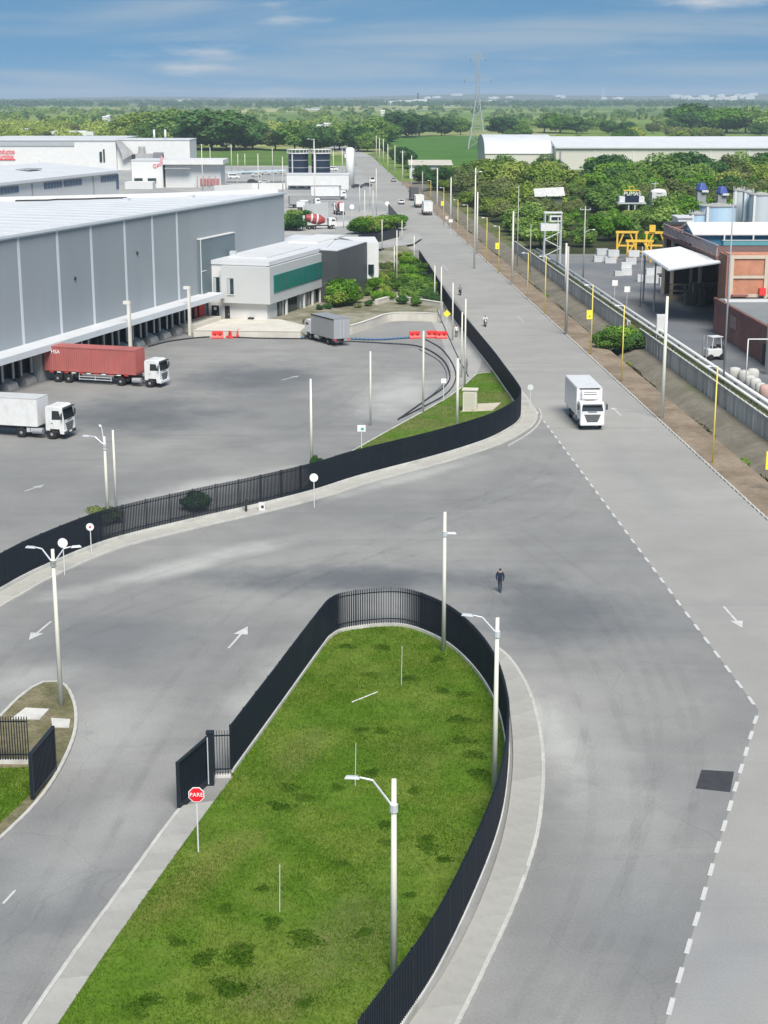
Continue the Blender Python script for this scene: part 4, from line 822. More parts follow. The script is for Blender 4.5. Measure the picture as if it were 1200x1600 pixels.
for t in (.03, .45):
    p = cq[0].lerp(cq[3], t); MB().tube((p.x + .4, p.y, 0), (p.x + .4, p.y, p.z - .1), .14, .14, 8).build('post', steelg, wc)
# blue building with white gable roof
blue = mat('pale_blue_paint', (.3, .48, .66), .6, .06, .3, dirt=(.4, .5, .6), dscale=.2, damt=.4); dblue = mat('deep_blue_paint', (.05, .2, .33), .6, .1, .3)
BY, BZ = 241.0, 9.96; q = at_depth(1087, BY, BZ); bb = thing('blue_workshop', 'blue workshop with white gabled roof on the brick terrace', 'building', (q.x, BY, BZ)); ze = z_at(367, BY) - BZ; zr = z_at(349, BY + 5) - BZ; BL = 30
MB().box((BL / 2, 5, ze / 2), (BL, 9.6, ze)).build('wall', dblue, bb)
MB().add([(-.6, -.6, ze), (BL, -.6, ze), (BL, 5, zr), (-.6, 5, zr), (-.6, 10.6, ze), (BL, 10.6, ze), (-.6, -.6, ze + .2), (BL, -.6, ze + .2), (BL, 5, zr + .2), (-.6, 5, zr + .2), (-.6, 10.6, ze + .2), (BL, 10.6, ze + .2)], [(6, 7, 8, 9), (9, 8, 11, 10), (0, 1, 7, 6), (0, 6, 9, 3), (3, 9, 10, 4), (0, 3, 2, 1), (3, 4, 5, 2)]).build('roof', white, bb)
MB().add([(-.05, .2, ze - .05), (-.05, 9.8, ze - .05), (-.05, 5, zr - .05)], [(0, 2, 1)]).build('gable', blue, bb); MB().box((-.1, 5, ze / 2), (.12, 9.4, ze - .1)).build('gable_wall', blue, bb)
for y in (1.2, 3.1, 5, 6.9, 8.8): MB().box((-.2, y, ze * .6), (.12, .25, ze * .9)).build('mullion', dblue, bb)
for x in (4.2, 8.6, 13): MB().box((x, -.5, ze * .55), (.22, .22, ze * .9)).build('post', white, bb)
MB().box((10, -1.0, ze * .3), (12, .15, ze * .45)).build('balcony_panel', mat('teal_panel', (.1, .3, .34), .6, .05), bb); MB().box((10, -1.1, ze * .56), (12.4, .1, .1)).build('balcony_rail', white, bb)
# blue tanks and silos
bluet = mat('tank_blue', (.4, .56, .7), .6, .05, .2, dirt=(.5, .55, .58), dscale=.15, damt=.5, stretch=(1, 1, .3)); greyt = mat('silo_grey', (.5, .55, .58), .6, .05, .2, dirt=(.4, .43, .45), dscale=.2, damt=.5, stretch=(1, 1, .2)); tanktop = mat('tank_top', (.33, .33, .3), .9, .15, .3)
def silo(pxa, pxb, py, y, m, label, cat='tank'):
    a = at_depth(pxa, y); b = at_depth(pxb, y); r = (b.x - a.x) / 2; h = z_at(py, y); root = thing('silo' if cat == 'silo' else 'blue_tank', label, cat, ((a.x + b.x) / 2, y + r, 0))
    MB().tube((0, 0, 0), (0, 0, h), r, r, 32).build('shell', m, root, smooth=False); MB().lathe((0, 0, h), (0, 0, 1), [(0, r + .12), (.22, r + .12)], 32).build('rim', steelg, root); MB().lathe((0, 0, h + .2), (0, 0, 1), [(0, r * .98), (.5, .2)], 24).build('lid', tanktop, root)
    MB().box((-r * .7, -r * .8, h / 2), (.5, .3, h)).build('ladder', white, root)
    mb = MB()
    for i in range(10):
        w = math.pi + math.pi * i / 9; mb.tube((r * math.cos(w), r * math.sin(w), h), (r * math.cos(w), r * math.sin(w), h + 1.0), .05, .05, 4)
    mb.build('railing', galv, root); return root
silo(1095, 1152, 324, 330, bluet, 'broad pale blue tank behind the blue workshop'); silo(1076, 1100, 336, 322, bluet, 'small pale blue tank left of the broad one'); silo(1143, 1160, 299, 350, greyt, 'slim pale silo between the blue tanks', 'silo'); silo(1158, 1174, 302, 345, bluet, 'slim blue silo next to the grey silo', 'silo'); silo(1170, 1206, 306, 340, greyt, 'wide grey silo at the right edge', 'silo')
q = at_depth(1056, 300); sh = thing('white_hut', 'small white hut left of the blue tanks', 'hut', (q.x, 300, 0)); ww = at_depth(1078, 300).x - q.x; zz = z_at(341, 300); MB().box((ww / 2, 3, zz / 2), (ww, 6, zz)).build('wall', white, sh); MB().box((ww / 2, 3, zz + .1), (ww + .5, 6.5, .2)).build('roof', roofwhite, sh); MB().box((ww * .4, -.05, zz - 1.2), (ww * .4, .12, 1.0)).build('window', dglass, sh)
q = at_depth(1042, 280); sh = thing('red_store', 'dark red store wall behind the railed terrace', 'building', (q.x, 280, 0)); ww = at_depth(1078, 280).x - q.x; zz = z_at(352, 280); MB().box((ww / 2, 3, zz / 2), (ww, 6, zz)).build('wall', redw, sh); MB().box((ww / 2, 3, zz + .08), (ww + .3, 6.3, .16)).build('coping', dk, sh)
# ================================================================ POLES, LAMPS, SIGNS
ORD = ['nearest', '2nd nearest', '3rd nearest', '4th nearest', '5th nearest', '6th nearest', '7th nearest', '8th nearest', '9th nearest', '10th nearest', '11th nearest', '12th nearest', '13th nearest', '14th nearest', '15th nearest', '16th nearest', '17th nearest', '18th nearest', '19th nearest', '20th nearest', '21st nearest', '22nd nearest']
def pole(px, pb, pt, label, m=pole_c, r=(.17, .1), arms=(), cat='lamp post', name='lamp_post', group=None, z=0.0, crossarm=False, band=True):
    b = g(px, pb, z); h = max(2.0, height(px, pb, pt) if z == 0 else CAMH + b.y * (-ST + (800 - pt) / FPX * CT) / (CT + (800 - pt) / FPX * ST) - z)
    root = thing(name, label, cat, (b.x, b.y, z), 0, group)
    MB().tube((0, 0, -.05), (0, 0, h), r[0] * .88, r[1] * .88, 12).build('shaft', m, root, smooth=True)
    for (dx, dy, zd, L_, up) in arms:   # direction, start below top, reach, rise
        v = Vector((dx, dy, 0)).normalized(); s = Vector((0, 0, h - zd)); e = s + v * L_ * .62 + Vector((0, 0, up * .92)); f = s + v * L_ + Vector((0, 0, up))
        a = MB().tube(s, e, .045, .04, 6).tube(e, f, .04, .035, 6).build('arm', galv, root)
        c = f + v * .28
        MB().box((0, 0, 0), (.56, .17, .1), 0, top=(.75, .6)).build('lamp_head', galv, a).matrix_local = Matrix.Translation(c) @ Matrix.Rotation(math.atan2(v.y, v.x), 4, 'Z')
        if band: MB().lathe(s + Vector((0, 0, -.15)), (0, 0, 1), [(0, r[1] + .05), (.3, r[1] + .05)], 10).build('clamp', galv, root)
    if crossarm:
        MB().box((0, 0, h - .6), (2.0, .12, .12)).build('crossarm', pole_g, root)
        for x in (-.85, .85): MB().tube((x, 0, h - .54), (x, 0, h - .3), .06, .04, 6).build('insulator', white, root)
    return root
pole(615, 1525, 1217, 'white concrete lamp post in the foreground lawn, arm pointing left', r=(.165, .105), arms=[(-1, .1, 1.15, 1.25, 1.15)])
p2 = pole(772, 1235, 965, 'white concrete lamp post at the right edge of the lawn', r=(.16, .1), arms=[(-1, .3, .8, 1.15, .8)])
p3 = pole(693, 1020, 800, 'white concrete lamp post at the rounded tip of the lawn', r=(.16, .1), arms=[(1, -.1, 1.3, .12, .05)])
pole(96, 1105, 858, 'double armed lamp post on the small left island', r=(.16, .1), arms=[(-1, .2, .8, .95, .85), (1, .3, .8, .95, .85)])
pole(169, 815, 682, 'lamp post behind the yard fence, arm pointing left', arms=[(-1, .2, .7, 1.2, .7), (-.4, 1, .9, 1.2, 1.5)])
pole(182, 800, 672, 'bare white pole right beside the yard lamp post', r=(.13, .09), cat='pole', name='pole')
pole(487, 735, 592, 'tall white pole behind the slatted fence near the grass wedge', cat='pole', name='pole')
pole(579, 665, 549, 'white pole in the middle of the truck yard', r=(.12, .09), cat='pole', name='pole')
pole(661, 645, 517, 'white pole at the edge of the yard grass with hoses', r=(.14, .1), cat='pole', name='pole')
pole(714, 675, 560, 'white pole standing in the grass wedge by the cabinet', r=(.17, .14), cat='pole', name='pole')
for k, (px, pb, pt) in enumerate([(726, 605, 467), (721, 590, 488), (707, 532, 442), (689, 505, 417), (679, 478, 415), (620, 447, 360), (647, 410, 368), (616, 430, 385), (597, 392, 343), (628, 378, 345), (570, 366, 297), (537, 357, 317), (583, 343, 297), (588, 341, 263), (562, 331, 290), (578, 322, 280)]):
    pole(px, pb, pt, 'slim white post left of the road beyond the yard, %s of its row' % ORD[k], r=(.13, .09), cat='pole', name='pole', group='white posts left of the road')
for k, (px, pb, pt, kind) in enumerate([(1034, 655, 463, 'w'), (884, 523, 385, 'w'), (800, 445, 330, 'w'), (745, 397, 300, 'w'), (704, 357, 277, 'w'), (683, 337, 263, 'w'), (660, 307, 268, 'w'), (643, 297, 243, 'w'), (629, 290, 235, 'x'), (617, 277, 227, 'w'), (606, 270, 225, 'w'), (599, 260, 217, 'w'), (593, 258, 215, 'w'), (588, 250, 212, 'w')]):
    pole(px, pb, pt, 'tall pale concrete pole on the right verge, %s of its row' % ORD[k], pole_g if k in (1, 6) else pole_c, (.24, .15) if k < 3 else (.22, .15), cat='pole', name='utility_pole', group='pale concrete poles along the right verge', crossarm=(kind == 'x'))
ylist = [(1113, 725, 572, 0), (971, 597, 477, 0), (923, 555, 445, 1), (851, 492, 400, 0), (824, 468, 395, 0), (779, 427, 353, 1), (760, 410, 340, 0), (730, 383, 320, 0), (715, 370, 312, 0), (693, 352, 293, 1), (673, 315, 282, 0)]
for k, (px, pb, pt, s) in enumerate(ylist):
    o = pole(px, pb, pt, 'slim yellow lamp post on the right verge, %s of its row' % ORD[k], yellow, (.09, .06), arms=[(-1, .1, .12, .55, .1)], group='yellow lamp posts along the right verge', band=False)
    if s: h = height(px, pb, pt); f = MB().box((-.32, -.1, h * .58), (.75, .05, 1.15)).build('yellow_sign', yellow_sign, o); MB().tube((-.32, -.13, h * .58 - .2), (-.32, -.128, h * .58 - .2), .09, .09, 10).build('black_dot', dk, f)
b = g(1210, 770); o = thing('lamp_post', 'yellow sign post cut by the right edge of the picture', 'lamp post', (b.x, b.y, 0), 0, 'yellow lamp posts along the right verge'); MB().tube((0, 0, 0), (0, 0, 8.6), .09, .06, 10).build('shaft', yellow, o); zz = z_at(719, b.y); MB().box((-.45, -.1, zz), (.9, .05, 1.55)).build('yellow_sign', yellow_sign, o); MB().box((-.5, -.135, zz - .2), (.3, .02, .12)).build('sign_mark', dk, o)
# works side poles
pole(911, 440, 322, 'weathered wooden pole with crossarm in the works yard', pole_g, (.16, .1), cat='pole', name='utility_pole', crossarm=True, arms=[(1, .2, 4.6, 1.4, .5)])
pole(1130, 600, 300, 'tall dark steel pole beside the low brick building', steelg, (.14, .08), cat='pole', name='utility_pole')
pole(1199, 585, 205, 'thick concrete mast at the right edge', pole_c, (.42, .26), cat='pole', name='mast')
pole(870, 420, 340, 'grey pole beside the steel stair tower', pole_g, (.12, .1), cat='pole', name='utility_pole')
pole(808, 415, 290, 'slim grey pole in front of the grove', pole_g, (.12, .08), cat='pole', name='utility_pole')
pole(828, 425, 350, 'short thin pole at the foot of the grove', pole_g, (.1, .07), cat='pole', name='utility_pole')
pole(741, 420, 262, 'tall pale mast with fittings in front of the grove', pole_c, (.2, .12), cat='pole', name='utility_pole', arms=[(1, 0, 1.0, .7, .3)])
pole(883, 455, 380, 'white capped post behind the works wall', white, (.18, .18), cat='post', name='post'); pole(1000, 480, 385, 'thin dark pole beside the white canopy', steelg, (.1, .08), cat='pole', name='utility_pole')
pole(1165, 600, 530, 'white goal-like pipe frame post at the right edge', white, (.07, .07), cat='frame', name='goal_frame').children[0]
o = bpy.data.objects['goal_frame']; h_ = height(1165, 600, 530); MB().tube((0, 0, h_), (3.5, 0, h_), .07, .07, 8).build('crossbar', white, o); MB().tube((3.5, 0, 0), (3.5, 0, h_), .07, .07, 8).build('far_post', white, o)
# big pole right front of the works with lamps far left and far centre
for k, (px, pb, pt) in enumerate([(492, 345, 217), (442, 300, 245), (404, 300, 240), (426, 268, 232), (362, 268, 225), (372, 268, 240), (383, 268, 240), (535, 275, 233), (521, 275, 234), (317, 300, 225), (329, 268, 230)]):
    pole(px, pb, pt, 'thin white pole in the works parking area, %s the camera of these' % ORD[k].replace(' nearest', ' closest to').replace('nearest', 'closest to'), pole_c, (.2, .12), cat='pole', name='pole', group='thin poles in the works parking area', arms=[(-1, 0, .3, 1.2, .3)] if k in (0, 4) else ())
pole(66, 318, 252, 'thin lamp post in front of the works shed', galv, (.12, .09), arms=[(-1, 0, .1, .8, .1)])
# ---- signs
def disc(r, m, root, z, name='sign_face', y=-.05, n=20):
    return MB().lathe((0, y, z), (0, -1, 0), [(0, r), (.025, r)], n).build(name, m, root)
def round_sign(px, pb, pc, r, label, m=brightw, rim=None, z0=0):
    b = g(px, pb, z0); h = height(px, pb, pc) if z0 == 0 else height(px, pb, pc); root = thing('road_sign', label, 'sign', (b.x, b.y, z0))
    MB().tube((0, 0, 0), (0, 0, h), .035, .035, 8).build('post', white, root); disc(r, m, root, h)
    if rim: MB().lathe((0, -.08, h), (0, -1, 0), [(0, r * .3), (.01, r * .3)], 12).build('sign_mark', rim, root)
    return root
greys = mat('sign_back_grey', (.6, .62, .62), .5, .05)
round_sign(828, 637, 605, .32, 'round pale sign at the corner of the junction', greys); round_sign(491, 793, 746, .34, 'round white sign on the pavement in front of the slatted fence'); round_sign(101, 898, 848, .34, 'white oval sign at the left pavement near the kerb')
round_sign(143, 866, 823, .28, 'round white sign with red mark close to the slatted fence', brightw, signred); round_sign(550, 355, 323, .6, 'far round white sign by the entrance wall'); round_sign(605, 330, 318, .6, 'round white sign at the end of the hedge by the far road')
def panel_sign(px, pb, pc, w, h_, label, m=brightw, rot=0, mark=None):
    b = g(px, pb); h = height(px, pb, pc); root = thing('road_sign', label, 'sign', (b.x, b.y, 0)); MB().tube((0, 0, 0), (0, 0, h + h_ * .3), .04, .04, 8).build('post', white, root)
    f = MB().box((0, 0, 0), (w, .03, h_)).build('sign_face', m, root); f.location = (0, -.06, h); f.rotation_euler = (0, rot, 0)
    if mark: k_ = MB().box((.08, -.085, h - .05), (w * .4, .02, h_ * .4)).build('sign_mark', mark, root)
    return root
panel_sign(565, 708, 669, .75, .6, 'square white sign with green mark at the edge of the grass wedge', brightw, 0, mat('sign_green', (.1, .4, .3), .5, .05)); panel_sign(693, 628, 595, .55, .5, 'small pale square sign beside the hoses', brightw)
panel_sign(698, 525, 490, .75, .75, 'yellow diamond warning sign beside the fence', yellow_sign, R(45)); panel_sign(704, 368, 345, .9, .7, 'white board on a post by the parked trucks', brightw); panel_sign(698, 355, 340, .8, .8, 'pinkish board on a thin post behind the parked trucks', mat('sign_pinkish', (.7, .6, .55), .5, .05))
for px, pb, pc, lab in ((979, 478, 452, 'white board sign in the works yard, right of the pair'), (960, 465, 442, 'white cone-shaped sign in the works yard, left of the pair')): panel_sign(px, pb, pc, .9, .9, lab)
b = g(310, 1331, .13); ps = thing('stop_sign', 'red octagonal stop sign reading PARE on a white post', 'sign', (b.x, b.y, .13)); hs_ = height(310, 1331, 1238) - .1
MB().tube((0, 0, 0), (0, 0, hs_ + .2), .035, .035, 10).build('post', white, ps)
def octo(r, y0, y1):
    mb = MB(); P = [(r * math.cos(R(22.5 + 45 * i)), r * math.sin(R(22.5 + 45 * i))) for i in range(8)]; return mb.side([(p[0], p[1] + hs_) for p in P], y0, y1)
f = octo(.37, -.06, -.035).build('sign_face', brightw, ps); octo(.335, -.068, -.062).build('red_field', signred, f); text_mesh('lettering', 'PARE', .26, brightw, ps, (0, -.078, hs_), (R(90), 0, 0), .004, 1.0)
# ================================================================ VEHICLES
wheel_t = MB().lathe((0, -.15, 0), (0, 1, 0), [(0, .36), (.0, .46), (.03, .5), (.27, .5), (.3, .46), (.3, .36)], 24).mesh('tyre', rubber, True)
rim_me = MB().lathe((0, -.157, 0), (0, 1, 0), [(0, .1), (.0, .12), (.04, .3), (.01, .36), (.3, .36), (.314, .34)], 20).mesh('rim', rimm)
hub_me = MB().lathe((0, -.155, 0), (0, 1, 0), [(0, .08), (-.02, .1), (.06, .12)], 10).mesh('hub', darkm)
def wheel(root, x, y, s=1.0):
    w = link('wheel', wheel_t, root, loc=(x, y, .5 * s)); w.scale = (s, s, s)
    if y > 0: w.rotation_euler = (0, 0, math.pi)
    link('rim', rim_me, w); link('hub', hub_me, w); return w
def cab(root, xf, w=2.45, zt=3.15, L_=1.95, z0=.55, paint_=white_v, dark_bumper=False):
    """cab-over truck cab, front plane at xf, looking to +x"""
    y = w / 2
    prof = [(xf - L_, z0 + .3), (xf - L_, zt - .15), (xf - L_ + .2, zt), (xf - .55, zt), (xf - .22, zt - .22), (xf - .02, 1.95), (xf, 1.2), (xf, z0), (xf - .45, z0), (xf - .55, z0 + .55), (xf - 1.45, z0 + .55), (xf - 1.5, z0 + .3)]
    c = MB().side(prof, -y, y).build('cab', paint_, root, bevel=.06)
    ws = MB().add([(xf - .015, -y + .12, 1.98), (xf - .015, y - .12, 1.98), (xf - .215, y - .2, zt - .3), (xf - .215, -y + .2, zt - .3), (xf - .06, -y + .12, 1.98), (xf - .06, y - .12, 1.98), (xf - .26, y - .2, zt - .3), (xf - .26, -y + .2, zt - .3)], [(0, 1, 2, 3), (0, 3, 7, 4), (1, 5, 6, 2), (3, 2, 6, 7), (0, 4, 5, 1)])
    MB().v; o = ws.build('windscreen', glass, root); o.location = (.03, 0, 0)
    MB().box((xf - .05, 0, zt - .17), (.34, w * .8, .08)).build('sun_visor', darkm, root)
    for s in (-1, 1):
        MB().side([(xf - 1.25, 1.95), (xf - 1.2, zt - .42), (xf - .5, zt - .42), (xf - .25, 2.0)], s * (y - .01), s * (y + .018)).build('side_window', glass, root)
        a = MB().box((xf - .12, s * (y + .22), 2.35), (.1, .18, .55)).build('mirror', darkm, root); MB().tube((xf - .15, s * y, 2.7), (xf - .12, s * (y + .2), 2.7), .025, .025, 5).build('mirror_arm', darkm, a)
        MB().box((xf + .01, s * (y - .32), .86), (.06, .42, .2)).build('headlight', mat('headlight_glass', (.75, .77, .8), .15, .02), root)
        d_ = MB().box((xf - .9, s * (y + .004), 1.5), (1.0, .012, .9)).build('door_panel', paint_, root); MB().box((xf - 1.25, s * (y + .02), 1.6), (.16, .03, .05)).build('handle', darkm, d_)
        MB().box((xf - .95, s * (y - .08), z0 + .2), (.5, .2, .1)).build('step', darkm, root)
    gr = MB().add([(xf + .012, -y + .38, 1.62), (xf + .012, y - .38, 1.62), (xf + .02, y - .75, .72), (xf + .02, -y + .75, .72), (xf - .05, -y + .38, 1.62), (xf - .05, y - .38, 1.62), (xf - .05, y - .75, .72), (xf - .05, -y + .75, .72)], [(0, 3, 2, 1), (0, 1, 5, 4), (1, 2, 6, 5), (2, 3, 7, 6), (3, 0, 4, 7)]).build('grille', darkm, root)
    for i in range(4): MB().box((xf + .025, 0, 1.48 - i * .2), (.02, 1.5 - i * .15, .05)).build('grille_bar', steelg, gr)
    MB().box((xf + .01, 0, .68), (.14, w - .04, .3)).build('bumper', darkm if dark_bumper else paint_, root, bevel=.04); MB().box((xf + .09, 0, .72), (.02, .5, .14)).build('number_plate', brightw, root)
    MB().box((xf - .3, 0, 1.85), (.05, .9, .03)).build('wiper', dk, root).location = (.33, 0, 0.05)
    return c
def chassis(root, x0, x1, z=.85, tanks=True, xt=None):
    for s in (-.4, .4): MB().box(((x0 + x1) / 2, s, z), (x1 - x0, .12, .25)).build('chassis_rail', darkm, root)
    if xt is not None:
        for s in (-1, 1): MB().tube((xt - .55, s * .95, .72), (xt + .55, s * .95, .72), .3, .3, 14).build('fuel_tank', mat('tank_alloy', (.45, .46, .48), .4, .1, 1, metal=.4), root, smooth=False)
# --- red container lorry at the dock; local x forward, origin on the ground below the front bumper
ft = g(258, 604); contr = mat('faded_red_container', (.4, .12, .11), .6, .1, .8, dirt=(.26, .1, .09), dscale=.5, damt=.5, stretch=(1, 1, .4))
t1 = thing('container_lorry', 'white lorry with long faded red container backed to the dock', 'lorry', (ft.x, ft.y, 0), math.atan2(FN.y, FN.x))
cab(t1, 0); chassis(t1, -6.2, -.4, xt=-3.0)
for x in (-1.35, -5.0): [wheel(t1, x, s * 1.05) for s in (-1, 1)]
[wheel(t1, -5.0, s * .72) for s in (-1, 1)]
CL, CX = 11.6, -3.0; zc0, zc1 = 1.35, 4.2
MB().box((CX - CL / 2, 0, 1.2), (CL, 1.0, .22)).build('trailer_bed', darkm, t1)
mb = MB(); nC = 42; prof = []
for s in (-1, 1):
    pts = []
    for i in range(nC):
        x = CX - CL + .12 + (CL - .24) * i / nC; w = (CL - .24) / nC
        pts += [(x, 1.2), (x + w * .35, 1.2), (x + w * .5, 1.155), (x + w * .85, 1.155)]
    pts.append((CX - .12, 1.2)); vs = [(x, s * y, zc0 + .15) for x, y in pts] + [(x, s * y, zc1 - .12) for x, y in pts]; n = len(pts)
    fs = [(i, i + 1, n + i + 1, n + i) if s < 0 else (i + 1, i, n + i, n + i + 1) for i in range(n - 1)]; MB().add(vs, fs).build('container_side', contr, t1)
co = MB().box((CX - CL / 2, 0, zc1 - .06), (CL, 2.44, .12)).box((CX - CL / 2, 0, zc0 + .08), (CL, 2.44, .16)).box((CX - .06, 0, (zc0 + zc1) / 2), (.12, 2.44, zc1 - zc0 - .25)).box((CX - CL + .06, 0, (zc0 + zc1) / 2), (.12, 2.44, zc1 - zc0 - .25)).build('container_frame', contr, t1)
for k in range(14): MB().box((CX + .02, -1.1 + k * .17, (zc0 + zc1) / 2), (.05, .07, zc1 - zc0 - .4)).build('end_corrugation', contr, co)
text_mesh('container_mark', 'HSA', .62, brightw, t1, (CX - CL + 1.5, -1.23, 3.55), (R(90), 0, 0), .01)
for k in range(11): MB().box((CX - 1.2 - k * .95, -1.24, zc0 - .12), (.5, .03, .1)).build('reflector', brightw if k % 2 else red, t1)
for x in (-11.6, -13.0): [wheel(t1, x, s * 1.05) for s in (-1, 1)]
for z in (.55, .85): MB().box((-8.2, -1.12, z), (4.2, .06, .09)).build('side_guard', galv, t1)
for x in (-10.2, -8.2, -6.2): MB().box((x, -1.1, .85), (.08, .06, .8)).build('guard_post', galv, t1)
MB().box((-15.4, 0, 2.75), (1.5, 2.5, 2.9)).build('dock_cushion', mat('tan_dock_hood', (.38, .36, .31), .8, .1, 1), t1) if False else None
p = fc(t_of_px(60, 2), -.0); dh = local_f('dock_hood', 'tan dock hood at the back of the red container', 'dock hood', (Vector((ft.x, ft.y, 0)) + FN * -15.2 - FA).dot(FD), .95); MB().box((0, 0, 2.6), (3.1, 1.7, 2.4)).build('hood', mat('tan_dock_hood', (.38, .36, .31), .8, .1, 1), dh); MB().box((0, 0, .7), (3.0, 1.6, 1.36)).build('hood_base', levm, dh)
# --- white box lorry at the left edge
ft = g(110, 684); t2 = thing('box_lorry', 'white box lorry cut by the left edge of the yard', 'lorry', (ft.x, ft.y, 0), math.atan2(FN.y, FN.x) + R(2))
cab(t2, 0, dark_bumper=True, zt=3.25); chassis(t2, -9.0, -.4, xt=-2.9)
for x in (-1.35, -4.6): [wheel(t2, x, s * 1.05) for s in (-1, 1)]
MB().box((-7.3, 0, 2.5), (9.0, 2.5, 2.7)).build('box_body', white_v, t2, bevel=.03); MB().box((-7.3, 0, 3.87), (9.04, 2.54, .06)).build('box_roof', mat('box_roof_grey', (.5, .51, .52), .6, .08, .4), t2); MB().box((-2.78, 0, 2.5), (.03, 2.3, 2.5)).build('front_panel', white_v, t2)
for k in range(3): MB().box((-3.0 + .0 - k * .42, -1.1, .8), (.34, .1, .42)).build('battery_box', galv, t2)
for x in (-11.2, -12.4): [wheel(t2, x, s * 1.05) for s in (-1, 1)]
# --- grey box truck near the ramp wall, seen from behind
rr = g(534, 541); hd = Vector((-.5, .866, 0)); t3 = thing('grey_box_truck', 'white cab truck with grey box body by the ramp wall', 'truck', (rr.x, rr.y, 0), math.atan2(hd.y, hd.x))
cab(t3, 8.6, w=2.2, zt=2.75, L_=1.8); chassis(t3, .2, 8.0, xt=5.0)
for x in (7.0, 1.9): [wheel(t3, x, s * .95, .92) for s in (-1, 1)]
gbox = mat('grey_box_sheet', (.33, .335, .335), .5, .06, .5, stretch=(1, 1, .3)); MB().box((3.2, 0, 2.3), (6.5, 2.4, 2.65)).build('box_body', gbox, t3, bevel=.03); MB().box((3.2, 0, 3.66), (6.55, 2.44, .06)).build('box_roof', mat('box_roof_slate', (.26, .27, .29), .5, .06, .4), t3); MB().box((3.2, 1.21, 3.55), (6.5, .04, .12)).build('roof_trim', dk, t3)
for s in (-1, 1):
    d_ = MB().box((-.07, s * .6, 2.3), (.04, 1.14, 2.5)).build('rear_door', mat('rear_door_sheet', (.42, .43, .45), .4, .05, 1, metal=.3), t3); MB().tube((-.12, s * .25, 1.1), (-.12, s * .25, 3.5), .03, .03, 6).build('lock_bar', galv, d_)
    MB().box((-.1, s * 1.0, .85), (.08, .3, .16)).build('tail_light', red, t3)
MB().box((-.1, 0, .6), (.1, 2.2, .14)).build('rear_bumper', darkm, t3)
# --- refrigerated truck coming down the road
ft = g(925, 673); t4 = thing('refrigerated_truck', 'white refrigerated truck driving towards us on the concrete road', 'truck', (ft.x, ft.y, 0), math.atan2(-RDIR.y, -RDIR.x))
cab(t4, 0, w=2.4, zt=2.75); chassis(t4, -9.2, -.4, xt=-3.4)
for x in (-1.3, -6.9): [wheel(t4, x, s * 1.0, .95) for s in (-1, 1)]
MB().box((-5.6, 0, 2.55), (7.2, 2.6, 2.75)).build('box_body', white_v, t4, bevel=.04); MB().box((-5.6, 0, 3.95), (7.25, 2.5, .05)).build('box_roof', white_v, t4)
un = MB().side([(-2.0, 2.75), (-2.0, 3.75), (-1.72, 3.72), (-1.5, 3.45), (-1.5, 2.95), (-1.65, 2.78)], -.85, .85).build('cooling_unit', white_v, t4, bevel=.05)
for z in (3.55, 3.38): MB().box((-1.53 - (z - 3.38) * .35, 0, z), (.08, 1.3, .07)).build('air_slot', dk, un)
MB().box((-1.47, 0, 3.05), (.05, .95, .34)).build('unit_panel', brightw, un); MB().box((-1.47, 0, 2.84), (.06, .9, .06)).build('unit_grille', dk, un); MB().box((-1.98, 0, 3.84), (.06, 2.0, .1)).build('box_gutter', dk, t4)
for s in (-1, 1): MB().box((-5.0, s * 1.1, .72), (2.6, .08, .5)).build('side_skirt', darkm, t4); MB().box((-7.9, s * 1.25, 1.05), (.5, .1, .5)).build('mudguard', white_v, t4)
